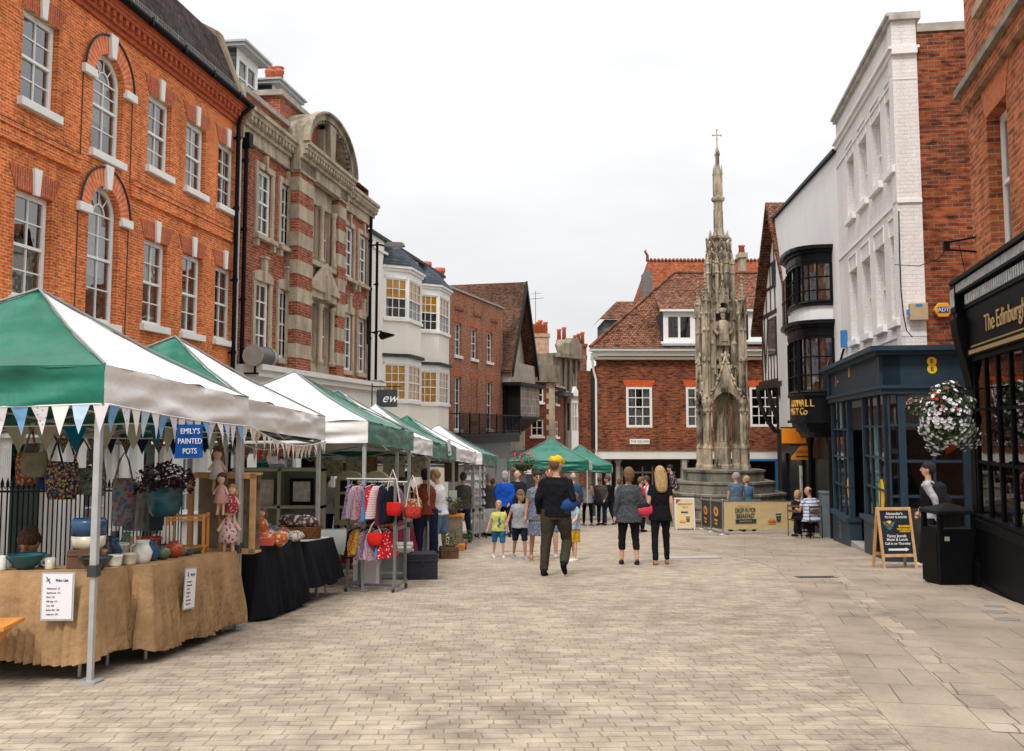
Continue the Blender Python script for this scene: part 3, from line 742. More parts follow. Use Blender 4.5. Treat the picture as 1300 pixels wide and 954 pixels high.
# shop cornice, stucco fascia
g = MB(); g.box(0, f2.len, -.75, .0, z_f - .14, z_f); g.box(0, f2.len, -.66, .0, z_f - .30, z_f - .14); g.box(0, f2.len, -.5, 0, z_f - 1.1, z_f - .30); g.box(0, f2.len, -.6, 0, z_f - 1.2, z_f - 1.1)
g.build('shop_cornice', STUC, h)
g = MB(); hs = [(.6, 3.4, .2, z_f - 1.4), (3.8, 6.8, .2, z_f - 1.4), (7.2, 10.8, .2, z_f - 1.4)]
wall(g, 0, f2.len, -.8, z_f - 1.1, hs, .2, -.4); g.build('shopfront', STUC, h)
for q in hs:
 k = MB(); k.quad((q[0], -.3, q[2]), (q[1], -.3, q[2]), (q[1], -.3, q[3]), (q[0], -.3, q[3])); k.build('shop_window', SHOPG, h)
 room(h, q[0], q[1], q[2], q[3], -.15, 2.5)
# dormers in the roof behind the parapet
zd = zp1 - .5
def dormer(p, x0, x1, y0, z0, z1, mt=WHITE, dep=2.5, rm=LEAD, n=2, side=None):
 g = MB(); hs = []; wd = (x1 - x0 - .3) / n
 for i in range(n): hs.append((x0 + .15 + i * wd + .05, x0 + .15 + (i + 1) * wd - .05, z0 + .25, z1 - .28))
 wall(g, x0, x1, z0, z1, hs, .06, y0)
 o = g.build('dormer', mt, p)
 g = MB(); g.box(x0, x0 + .05, y0 + .01, y0 + dep, z0, z1 - .02); g.box(x1 - .05, x1, y0 + .01, y0 + dep, z0, z1 - .02); g.build('dormer_cheek', side or SLATEB, o)
 g = MB(); g.box(x0 - .18, x1 + .18, y0 - .3, y0 + dep, z1, z1 + .10); g.box(x0 - .24, x1 + .24, y0 - .38, y0 + dep, z1 + .10, z1 + .16); g.build('dormer_roof', M('pale_lead', (.42, .44, .45), .6, .1), o)
 for q in hs:
  k = MB(); k.quad((q[0], y0 + .05, q[2]), (q[1], y0 + .05, q[2]), (q[1], y0 + .05, q[3]), (q[0], y0 + .05, q[3])); k.build('pane', PANE, o)
  k = MB(); k.box(q[0] - .02, q[1] + .02, y0 + .03, y0 + .07, (q[2] + q[3]) / 2 - .02, (q[2] + q[3]) / 2 + .02); k.build('frame', mt, o)
  k = MB(); k.quad((q[0], y0 + .25, q[2]), (q[1], y0 + .25, q[2]), (q[1], y0 + .25, q[3]), (q[0], y0 + .25, q[3])); k.build('blind', CURT, o)
 return o
DO = 1.7
for ua, ub, va, vb in ((300, 327, 112, 60), (346, 374, 152, 108)): a_ = f2.S(ua, 90, DO); dormer(h, a_, f2.S(ub, 110, DO), DO, f2.Z(ua, va, DO) - .3, f2.Z(ua, vb, DO))
g = MB(); g.quad((0, .3, zp0), (f2.len, .3, zp0), (f2.len, 4, zp0 + 2.4), (0, 4, zp0 + 2.4)); g.box(0, f2.len, 4, 9, zp0, zp0 + 2.4); g.build('roof', SLATEB, h)
for i, u in enumerate((343, 354)):
 g = MB(); sx_ = f2.S(u, 95, 3.2); zt = f2.Z(u, 86, 3.2); 
 g.lathe([(.17, -1.3), (.17, -.25), (.2, -.2), (.2, -.12), (.16, -.1), (.17, -.05), (.2, 0), (.13, 0)], (sx_, 3.2, zt), 12); g.build('chimney_pot', TERR, h)
xx = S2(330); pipe(h, .22, -.1, z_f - 1, zc - .6, hop=True)
pipe(h, f2.len - .12, -.14, z_f - 1, zc - .1)
# fire-hose cowl on the shop roof edge
def cctv(f, u, v, off, label, s=1.0):
 s_, z_ = f.at(u, v, off); p = f.world(s_, off, z_)
 o = empty('floodlight_drum', p, f.ang); tag(o, label, 'floodlight')
 g = MB(); g.tube([(-.42 * s, 0, .0), (.38 * s, 0, .0)], [.25 * s, .25 * s], 14); g.build('drum', M('drum_dark_grey', (.10, .10, .095), .5, .25, 8), o)
 g = MB(); g.tube([(.38 * s, 0, 0), (.46 * s, 0, 0)], .28 * s, 14); g.tube([(-.46 * s, 0, 0), (-.42 * s, 0, 0)], .27 * s, 14); g.build('rim', M('drum_pale_rim', (.33, .32, .29), .6, .15), o)
 g = MB(); g.box(-.3 * s, -.22 * s, -.03, .03, -.42 * s, -.2 * s); g.box(.2 * s, .28 * s, -.03, .03, -.42 * s, -.2 * s); g.box(-.4 * s, .4 * s, -.1, -off * .0 + .25, -.46 * s, -.42 * s); g.build('bracket', BLACKM, o)
cctv(f2, 330, 453, -.55, 'grey drum shaped floodlight over the shop cornice by the drainpipes', 1.0)
cctv(f2, 479, 490, -.45, 'smaller grey drum floodlight at the far end of the shop cornice', .8)
# ------------------------------------------------------------------ cream building with two stacks of bow windows
YEL = M('yellow_blind', (.95, .50, .01), .8, .12, 4)
f3 = Fac((-5.27, 36.45), (-3.34, 47.9))
h = f3.empty('cream_bow_building')
tag(h, 'cream rendered building with two stacks of bow windows and yellow blinds', 'building')
zp = f3.Z(477, 300)
g = MB(); g.box(-.02, f3.len, 0, .2, -.5, zp); g.build('rendered_wall', CREAM, h)
shell(h, 0, f3.len, -.5, zp, 9, CREAM)
g = MB(); g.box(-.05, f3.len + .05, -.12, .35, zp, zp + .12); g.build('coping', LEAD, h)
g = MB(); g.box(-.02, f3.len, -.06, 0, zp - .5, zp - .4); g.build('parapet_band', CREAM, h)
def bow(s0, zlo, zhi, blind, tag_blind):
 """canted bay: near face, front, far face; zlo/zhi window band"""
 pr = .80; pts = [(s0, 0), (s0 + .75, -pr), (s0 + 2.75, -pr), (s0 + 3.5, 0)]
 for k in range(3):
  (x0, y0), (x1, y1) = pts[k], pts[k + 1]
  ln = math.hypot(x1 - x0, y1 - y0); an = math.atan2(y1 - y0, x1 - x0)
  e = empty('bow_window', (x0, y0, 0), an, h)
  # window made in its own little frame, wall strip local
  w_ = sash(e, .07, ln - .07, zlo, zhi, 3 if ln > .9 else 2, 4 if ln > .9 else 4, .03, WHITE, None, pane=glass('bow_glass', (.95, .96, .95), .04), fr=.06, sill=False, bar=.03)
  mid = (zlo + zhi) / 2
  g = MB(); g.quad((.1, 0.095, mid - (.0 if tag_blind == 'u' else 1.0)), (ln - .1, 0.095, mid - (.0 if tag_blind == 'u' else 1.0)), (ln - .1, .095, zhi), (.1, .095, zhi)); g.build('blind', blind, w_)
  g = MB(); g.quad((.05, .5, zlo), (ln - .05, .5, zlo), (ln - .05, .5, zhi), (.05, .5, zhi)); g.build('room', M('warm_dark_room', (.05, .035, .03), .9, .4, 3), w_)
  g = MB(); g.box(-.02, .07, -.0, .09, zlo - .12, zhi + .1); g.box(ln - .07, ln + .02, .0, .09, zlo - .12, zhi + .1); g.box(0, ln, -.0, .1, zhi, zhi + .28); g.box(-.02, ln + .02, -.06, .1, zlo - .12, zlo); g.build('frame', WHITE, w_)
 return pts
def slabpoly(pts, z0, z1, mt, name, grow=0.0):
 g = MB(); c = ((pts[0][0] + pts[-1][0]) / 2)
 q = [(pts[0][0] - grow, .02), (pts[1][0] - grow * .6, pts[1][1] - grow), (pts[2][0] + grow * .6, pts[2][1] - grow), (pts[3][0] + grow, .02)]
 g.prism(q, 'z', z0, z1); return g.build(name, mt, h)
bs = [f3.S(487, 380), f3.S(530, 400)]
uT, uB = f3.Z(487, 352), f3.Z(487, 403)
lT, lB = f3.Z(487, 462), f3.Z(487, 508)
for i, s0 in enumerate(bs):
 pts = bow(s0, uB, uT, YEL, 'u'); bow(s0, lB, lT, YEL, 'l')
 slabpoly(pts, lT + .40, uB - .12, CREAM, 'bow_apron', -.02); slabpoly(pts, 0.4, lB - .12, CREAM, 'bow_apron', -.02)
 slabpoly(pts, lT + .28, lT + .40, LEAD, 'bow_hood', .12)
 slabpoly(pts, uT + .28, uT + .40, WHITE, 'bow_cornice', .06); slabpoly(pts, uT + .40, uT + .50, WHITE, 'bow_cornice', .14)
 g = MB(); q = [(pts[0][0] - .16, 0), (pts[1][0] - .1, pts[1][1] - .16), (pts[2][0] + .1, pts[2][1] - .16), (pts[3][0] + .16, 0)]
 zt = uT + .50; top = [(x + (.25 if x < s0 + 1.5 else -.25), -.02 if y == 0 else -.05, zt + 1.0) for x, y in q]
 vs = [(x, y, zt) for x, y in q] + top
 g.add(vs, [(0, 1, 5, 4), (1, 2, 6, 5), (2, 3, 7, 6), (4, 5, 6, 7)]); g.build('bow_roof', SLATEB, h)
for s_, u, v, hh in ((1.2, 487, 285, 2.4), (6.2, 508, 322, .5)):
 g = MB(); 
 if hh > 1: g.lathe([(.16, 0), (.15, 2.0), (.19, 2.1), (.12, 2.12)], (s_, .9, zp), 10); g.build('chimney_pot', TERR, h)
 else: g.box(s_, s_ + .7, .5, 1.2, zp, zp + .4); g.build('roof_vent', STNG, h)
pipe(h, f3.len - .05, -.1, 3, f3.Z(563, 470), .05)
pipe(h, .12, -.25, 5, f3.Z(478, 312), .05)
# shopfront below
g = MB(); g.box(0, f3.len, -.85, 0, 3.3, 3.6); g.box(0, f3.len, -.8, -.7, 2.9, 3.3); g.build('shop_fascia', CREAM, h)

# lamps and brackets on the wall between the two buildings
def lantern(p, rz, label, kind=0):
 o = empty('street_lamp', p, rz); 
 if kind == 0:      # modern cobra head on a short arm
  tag(o, label, 'street lamp')
  g = MB(); g.tube([(0, 0, 0), (.05, -.35, .06), (.1, -.7, -.02)], .035, 8); g.build('arm', BLACKM, o)
  g = MB(); g.prism([(-.35, .0), (-.30, .10), (.25, .14), (.38, .05), (.36, -.03), (-.3, -.05)], 'x', -.14, .14); k = g.build('lamp_head', M('lamp_grey', (.16, .17, .17), .45, .1), o, loc=(.12, -.98, .0)); 
  g = MB(); g.ell((0, -.05, -.05), .10, .2, .06); g.build('lamp_glass', M('lamp_glass', (.5, .5, .48), .2, .05), k)
 else:              # black bracket flood light
  tag(o, label, 'bracket lamp')
  g = MB(); g.box(-.04, .04, -.04, .04, -.3, .45); g.tube([(0, 0, .1), (0, -.5, .18)], .025, 6); g.tube([(0, 0, .45), (0, .0, .7)], .06, 8); g.build('bracket', BLACKM, o)
  g = MB(); g.prism([(-.5, .16), (-.95, .05), (-.95, .0), (-.5, -.14), (-.42, .0)], 'x', -.12, .12); g.build('lamp_head', BLACKM, o)
s_, z_ = f3.at(472, 312, -.2); lantern(f3.world(-.3, -.05, z_), f3.ang, 'grey street lamp head on a short arm above the slate bow roof')
s_, z_ = f2.at(466, 428, -.1); lantern(f2.world(f2.len - .35, -.15, f2.Z(466, 428)), f2.ang, 'black bracket lamp low on the striped brick building', 1)

# ------------------------------------------------------------------ plain brick house with a balcony
f4 = Fac((-3.32, 48.1), (-.55, 57.7))
h = f4.empty('balcony_brick_house')
tag(h, 'pale orange brick house with iron balcony between the cream and timbered buildings', 'house')
zt = f4.Z(563, 363); Z4 = lambda u, v: f4.Z(u, v)
ut, ub, lt, lb = Z4(577, 409), Z4(577, 451), Z4(577, 478), Z4(577, 546)
wn = [(577, 587), (598, 607.5), (618, 625.5)]
hs = []
for k, (a, b) in enumerate(wn):
 a, b = f4.S(a, 440), f4.S(a, 440) + 1.05; hs.append((a, b, ub, ut))
 if k != 1: hs.append((a, b, lb, lt))
g = MB(); wall(g, 0, f4.len, -.5, zt, hs, .14)
g.build('brick_wall', BR3, h); shell(h, 0, f4.len, -.5, zt, 9, BR3); room(h, .1, f4.len - .1, 3, zt - .3, .5, 3)
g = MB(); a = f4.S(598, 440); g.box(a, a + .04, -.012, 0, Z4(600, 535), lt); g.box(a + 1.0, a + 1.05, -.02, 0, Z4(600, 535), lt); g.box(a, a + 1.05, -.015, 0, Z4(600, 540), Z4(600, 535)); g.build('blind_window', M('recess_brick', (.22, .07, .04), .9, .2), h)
for a, b, c, d in hs: sash(h, a + .01, b - .01, c, d, 2, 4, .10, WHITE, [(.04, .96, .05, .9)] if c > 5 else [(.04, .35, .05, .95)])
g = MB()
for a, b, c, d in hs + [(f4.S(598, 440), f4.S(598, 440) + 1.05, 0, lt)]: g.box(a - .15, b + .15, -.012, 0, d, d + .32)
g.build('flat_arch', BR1V, h)
g = MB(); g.box(-.02, f4.len + .05, -.1, .4, zt, zt + .1); g.build('coping', PAVEST, h)
g = MB()
for k in range(3): g.box(1.6 + k * 3, 2.9 + k * 3, -.06, 0, zt - .95, zt - .8)
g.build('brick_corbel', BR2, h)
g = MB(); zb = Z4(577, 551); s0, s1 = -.4, f4.len + .5
g.box(s0, s1, -1.0, 0, zb - .12, zb); g.box(s0, s1, -.9, 0, zb - .5, zb - .12); g.build('balcony_floor', BLACKM, h)
g = MB(); g.box(s0, s1, -1.0, -.96, zb + .95, zb + 1.0); g.box(s0, s1, -1.0, -.96, zb + .12, zb + .15); g.box(s0, s0 + .04, -1, 0, zb + .95, zb + 1); x = s0
while x < s1: g.box(x, x + .02, -.99, -.97, zb, zb + .97); x += .14
x = s0
while x < s1: g.box(x, x + .06, -1.01, -.95, zb, zb + 1.05); x += 1.5
g.build('balcony_railing', BLACKM, h)
g = MB(); g.box(0, f4.len, -.5, 0, 3.0, zb - .5); g.build('shop_fascia', M('grey_green_fascia', (.10, .12, .13), .5, .1), h)
g = MB(); g.box(0, f4.len, -.3, 0, -.5, 3.0); g.build('shopfront', M('dark_shopfront', (.05, .055, .06), .3, .3, 1), h)
for s_, u in ((.9, 573), (2.9, 588)):
 g = MB(); g.lathe([(.17, -.8), (.2, -.1), (.24, -.05), (.24, .35), (.3, .4), (.3, .62), (.2, .64)], (s_, 1.3, zt + .75), 10); g.build('chimney_pot', TERR, h)
g = MB(); g.box(.4, 3.6, .9, 1.7, zt - .5, zt + .25); g.build('chimney_stack', BR3, h)

# ------------------------------------------------------------------ timber framed gable house
f5 = Fac((-.53, 57.9), (.80, 62.4))
h = f5.empty('gabled_oriel_house')
tag(h, 'old gabled house with steep brown tile roof and leaded oriel window', 'house')
BARGE = M('black_bargeboard', (.012, .012, .013), .6, .2, spec=.1); LIME = M('grey_limewash', (.40, .36, .30), .9, .25, 1.5, .3, 12)
ze = f5.Z(641, 458); zr = f5.Z(664, 364); sm = f5.len / 2 + .1
g = MB(); g.prism([(0, -.5), (f5.len, -.5), (f5.len, ze), (sm, zr - .4), (0, ze)], 'y', 0, 8); g.build('wall', LIME, h)
yo = -.75; g = MB()
for sg in (0, 1):
 e = -.5 if sg == 0 else f5.len + .5
 g.add([(e, yo, ze - .6), (sm, yo, zr), (sm, 9, zr), (e, 9, ze - .6), (e, yo, ze - .75), (sm, yo, zr - .18), (sm, 9, zr - .18), (e, 9, ze - .75)],
          [(0, 1, 2, 3), (7, 6, 5, 4), (0, 4, 5, 1), (0, 3, 7, 4)])
g.build('roof', brick('brown_old_tile', (.20, .10, .065), (.12, .07, .05), (.04, .03, .02), bw=.18, rh=.10, ms=.010, dark=.5, tile='y', var=.4), h)
g = MB()
for e in (-.55, f5.len + .55):
 g.add([(e, yo - .06, ze - 1.0), (e, yo - .06, ze - .55), (sm, yo - .06, zr + .05), (sm, yo - .06, zr - .5), (e, yo + .04, ze - 1.0), (e, yo + .04, ze - .55), (sm, yo + .04, zr + .05), (sm, yo + .04, zr - .5)],
          [(0, 1, 2, 3), (7, 6, 5, 4), (0, 4, 5, 1), (3, 2, 6, 7), (1, 5, 6, 2), (0, 3, 7, 4)])
g.build('bargeboard', BARGE, h)
g = MB(); g.prism([(-.3, ze - 1.3), (f5.len + .3, ze - 1.3), (f5.len + .2, ze - .1), (-.2, ze - .1)], 'y', -.6, 0); g.build('gable_boarding', LIME, h)
g = MB(); g.box(-.4, f5.len + .4, -1.2, 0, ze - 1.5, ze - 1.3); g.build('oriel_roof', BARGE, h)
LEADED = brick('leaded_glass', (.34, .31, .26), (.27, .26, .23), (.5, .46, .40), bw=.42, rh=.42, ms=.035, dark=.2, off=0)
zo1, zo0 = ze - 1.5, f5.Z(645, 529)
g = MB(); g.box(.2, f5.len - .2, -1.0, 0, zo0, zo1); g.build('oriel_window', LEADED, h)
g = MB(); g.box(.12, .2, -1.02, 0, zo0, zo1); g.quad((.118, -.75, zo0 + .3), (.118, -.3, zo0 + .3), (.118, -.3, zo1 - .2), (.118, -.75, zo1 - .2)); g.box(.0, f5.len, -1.15, 0, zo0 - .12, zo0); g.prism([(0, zo0 - .12), (-1.05, zo0 - .12), (-.1, zo0 - .9), (0, zo0 - .9)][::-1], 'x', .4, f5.len - .4) if False else None
g.add([(.3, -1.0, zo0 - .12), (f5.len - .3, -1.0, zo0 - .12), (f5.len - .3, 0, zo0 - .12), (.3, 0, zo0 - .12), (.8, -.1, zo0 - .9), (f5.len - .8, -.1, zo0 - .9)], [(0, 1, 5, 4), (0, 4, 3), (1, 2, 5)])
g.build('oriel_frame', BARGE, h)
g = MB(); g.box(-.1, 0, -.0, .6, ze - 1.2, ze + .4); g.build('side_window', DARK, h)
pipe(h, -.12, -.12, 2, ze - 1.6, .09)
g = MB(); g.box(-.3, f5.len, -.35, 0, 2.9, 3.6); g.build('shop_fascia', M('dark_shop_fascia', (.05, .06, .07), .5, .1), h)
g = MB(); g.box(0, f5.len, -.1, 0, -.5, 2.9); g.build('shopfront', M('shop_shade', (.06, .055, .05), .5, .3, 2), h)

# ------------------------------------------------------------------ houses closing the view down the street
def simple_house(p, q, z1, label, name, m, wins, dep=6, fr=WHITE, group=None, cap=PAVEST, cat='house'):
 f = Fac(p, q); h = f.empty(name); tag(h, label, cat)
 hs = []
 for u0, u1, v1, v0 in wins:
  a, b = f.S(u0, v1), f.S(u1, v1); hs.append((a, b, f.Z(u0, v0), f.Z(u0, v1)))
 g = MB(); wall(g, 0, f.len, -.5, z1, hs, .12); g.build('wall', m, h); shell(h, 0, f.len, -.5, z1, dep, m)
 room(h, .05, f.len - .05, .2, z1 - .1, .4, 2)
 g = MB(); g.box(-.06, f.len + .06, -.12, .4, z1, z1 + .14); g.build('coping', cap, h)
 for a, b, c, d in hs: sash(h, a + .005, b - .005, c, d, 2, 2, .06, fr, None, bar=.05, fr=.09)
 return f, h
f6, h = simple_house((P(671, 540, 66).x, 66), (P(705, 540, 66.4).x, 66.4), 0, 'x', 'x', BR4, []) if False else (None, None)
pA, pB = (P(668, 540, 66).x, 66), (P(704, 540, 66.3).x, 66.3)
ft = Fac(pA, pB); zt6 = ft.Z(690, 474)
f6, h = simple_house(pA, pB, zt6, 'dark red brick house with pale stone quoins beyond the gabled house', 'quoined_brick_house', BR4,
                     [(675, 690, 492, 511), (674, 690, 533, 554)])
g = MB(); z = 2.6; k = 0
while z < zt6 - .4:
 g.box(f6.len - (.55 if k % 2 else .38), f6.len + .02, -.03, 0, z, z + .34); g.box(f6.len - .0, f6.len + .03, 0, .5 if k % 2 else .3, z, z + .34); z += .35; k += 1
g.build('quoin', STN, h)
g = MB(); g.box(-.1, f6.len + .3, -.3, 5, zt6 - .6, zt6 + .5); g.build('stone_parapet', STND, h)
g = MB(); g.box(0, f6.len, -.4, 0, 0, 2.8); g.build('shop_fascia', M('blue_grey_fascia', (.09, .11, .13), .5, .1), h)
pA, pB = (P(704, 540, 66.6).x + .01, 66.8), (P(716, 540, 71).x, 71)
f6b, h = simple_house(pA, pB, zt6 - .6, 'narrow brick house front with thin white windows beside the quoined corner', 'narrow_brick_house', BR4, [(705, 709, 495, 513), (705, 709, 535, 555)])
g = MB(); g.box(-.1, f6b.len, -.7, 0, zt6 - 1.2, zt6 - .9); g.build('canopy', LEAD, h)
# stone bank-like front with a white bay
pA, pB = (P(715, 540, 71.2).x, 71.2), (P(736, 540, 73).x, 73)
ft = Fac(pA, pB); zt7 = ft.Z(722, 452)
f7, h = simple_house(pA, pB, zt7, 'narrow ornate grey stone front with a tall white window', 'stone_shop_building', STND, [(718, 720.5, 475, 497), (722, 725, 475, 497), (728, 731, 475, 497)])
g = MB(); g.box(-1.2, f7.len + .3, -.5, 4, zt7 - .2, zt7 + .1); g.box(-1.3, f7.len * .2, 0, 5, zt7 - 2.4, zt7); g.box(f7.len * .15, f7.len * .95, -.3, .3, zt7 + .1, zt7 + .9)
g.prism([(f7.len * .2, zt7 + .9), (f7.len * .9, zt7 + .9), (f7.len * .72, zt7 + 1.3), (f7.len * .38, zt7 + 1.3)], 'y', -.3, .3)
g.build('stone_parapet', STND, h)
g = MB()
for x in (.05, f7.len * .32, f7.len * .66, f7.len - .12): g.tube([(x, -.15, 3.2), (x, -.15, zt7 - .3)], .11, 8)
g.box(-.2, f7.len + .2, -.45, 0, f7.Z(722, 507), f7.Z(722, 503)); g.build('stone_column', STND, h)
g = MB(); a, b = f7.len * .25, f7.len * .8; z0, z1 = f7.Z(722, 547), f7.Z(722, 512)
g.box(a, b, -.35, 0, z0 - 2.0, z0); g.box(a, b, -.35, 0, z1, z1 + .6); g.prism([(a, z1 + .6), (b, z1 + .6), ((a + b) / 2, z1 + 1.2)], 'y', -.35, 0)
for k in range(4): x = a + (b - a - .09) * k / 3; g.box(x, x + .09, -.34, -.26, z0, z1)
g.box(a, b, -.33, -.27, (z0 + z1) / 2, (z0 + z1) / 2 + .08); g.quad((a, -.2, z0), (b, -.2, z0), (b, -.2, z1), (a, -.2, z1)); g.build('white_bay', WHITE, h)
# brick terracotta front, farthest
pA, pB = (P(733, 540, 78).x, 78), (P(760, 540, 81).x, 81)
ft = Fac(pA, pB); zt8 = ft.Z(738, 485)
f8, h = simple_house(pA, pB, zt8, 'farthest red brick house with terracotta piers and slate roof', 'terracotta_brick_house', BR2, [(737, 740, 482 + 4, 509), (741.5, 747, 486, 507), (749, 752, 486, 509)])
g = MB(); z1 = f8.Z(738, 530)
for k in range(6): g.box(.25 + k * .5, .4 + k * .5, -.1, 0, 2.5, z1)
g.box(0, f8.len, -.12, 0, z1, z1 + .15); g.box(.5, f8.len - .6, -.1, 0, z1 + .5, z1 + 1.1); g.build('stone_pier', STN, h)
g = MB(); g.quad((-.1, -.3, zt8 + .1), (f8.len + .1, -.3, zt8 + .1), (f8.len + .1, 4, zt8 + 2.0), (-.1, 4, zt8 + 2.0)); g.box(-.1, f8.len, 4, 5, 0, zt8 + 2); g.build('roof', SLATEB, h)
# low blank building to shut the street
pA, pB = (P(636, 540, 92).x, 92), (P(775, 540, 92).x, 92)
f9, h = simple_house(pA, pB, 9.5, 'plain brown building just seen at the very end of the street', 'end_building', BR4, [])
# chimney stacks
def stack(u, v0, v1, wpx, Y, pots, label, urn=False, mt=BR3, ph=.9):
 p = P(u, v1, Y); sc = Y / F; w = wpx * sc; ht = (v1 - v0) * sc
 o = empty('chimney_stack', (p.x, Y, p.z - 3.0)); tag(o, label, 'chimney')
 g = MB()
 if urn:
  g.box(-w * .3, w * .3, -w * .3, w * .3, 0, 3 + ht * .1); g.lathe([(w * .3, 3.0), (w * .38, 3 + ht * .25), (w * .5, 3 + ht * .55), (w * .52, 3 + ht * .7), (w * .4, 3 + ht * .85), (w * .45, 3 + ht), (w * .2, 3 + ht)], (0, 0, 0), 12); 
 else:
  g.box(-w / 2, w / 2, -.35, .35, 0, 3 + ht - .25); g.box(-w / 2 - .08, w / 2 + .08, -.43, .43, 3 + ht - .25, 3 + ht)
 g.build('stack', mt, o)
 for k in range(pots):
  x = -w * .38 + w * .76 * (k + .5) / pots; g = MB(); hh = ph * (1 + .15 * ((k * 7) % 3 - 1))
  g.lathe([(.17, 0), (.14, hh * .8), (.18, hh * .85), (.18, hh), (.11, hh)], (x, 0, 3 + ht), 8); g.build('chimney_pot', TERR, o)
 return o
stack(686, 424, 470, 22, 74, 5, 'wide pale brick chimney stack with a row of tall pots', mt=M('pale_chimney', (.46, .30, .22), .9, .3, 3))
stack(713, 432, 450, 17, 76, 2, 'dark urn shaped chimney with two red pots over the stone front', True, STNG, 1.0)
stack(735, 437, 470, 19, 84, 3, 'square brown brick chimney with a cluster of short red pots', mt=BR4)
o = MB(); o.tube([(0, 0, 0), (0, 0, 3.2)], .02, 5); o.tube([(-.5, 0, 2.6), (.6, 0, 2.7)], .015, 4); o.tube([(-.3, 0, 3.0), (.4, 0, 3.05)], .012, 4)
p = P(680, 424, 74.2); tag(o.build('aerial', BLACKM, loc=p), 'thin television aerial above the wide chimney', 'aerial')

# ------------------------------------------------------------------ corner house behind the cross
YC = 44.0
fc = Fac((P(757, 500, YC).x, YC), (P(757, 500, YC).x + 11.5, YC + .25))
h = fc.empty('corner_brick_house')
tag(h, 'brick corner house with clay tiled hipped roof and dormers behind the stone cross', 'house')
ZC = lambda v: fc.Z(800, v)
zc0, zc1 = ZC(457), ZC(443); zf1, zf0 = ZC(572), ZC(583)
hs = [(fc.S(795, 520), fc.S(828, 520), ZC(543), ZC(491)), (fc.S(871, 520), fc.S(904, 520), ZC(543), ZC(491)), (fc.S(952, 520), fc.S(992, 520), ZC(542), ZC(491))]
g = MB(); wall(g, 0, fc.len, zf1, zc0, hs, .07); g.build('brick_wall', BR5, h)
g = MB(); g.prism([(0, 0.001), (.3, 0.001), (2.1, 9), (1.8, 9)], 'z', zf1, zc0); g.box(0, fc.len, 8.8, 9, 0, zc0); g.box(fc.len - .2, fc.len, 0, 9, 0, zc0); g.build('side_wall', BR5, h)
room(h, .1, fc.len - .1, zf1, zc0 - .2, .5, 3)
for k, (a, b, c, d) in enumerate(hs): sash(h, a, b, c, d, 4 if k == 2 else 3, 4, .01, WHITE, [(.05, .32, .05, .97), (.68, .95, .05, .97), (.3, .7, .05, .45)] if k < 2 else [(.6, .95, .3, .7)], fr=.11, sill=False, bar=.035)
g = MB()
for a, b, c, d in hs: g.prism([(a - .02, d), (b + .02, d), (b + .14, d + .28), (a - .14, d + .28)], 'y', -.012, 0)
g.build('flat_arch', M('orange_gauged_brick', (.55, .10, .03), .85, .25, 12), h)
g = MB(); g.box(-.15, fc.len, -.12, 0, zf1 - .0, zf1 + .05); g.box(-.05, fc.len, -.10, 0.02, zc0 - .06, zc0 + .12); g.build('brick_band', BR5, h)
g = MB(); g.box(-.3, fc.len + .1, -.5, .1, zc1 - .12, zc1 + .0); g.box(-.2, fc.len, -.36, .1, zc0 + .16, zc1 - .12); g.box(-.25, fc.len, -.22, .1, zc0 + .0, zc0 + .121)
g.build('eaves_cornice', STUC, h)
g = MB(); g.box(-.08, fc.len, -.06, .02, zf0, zf1); g.build('white_fascia', STUC, h)
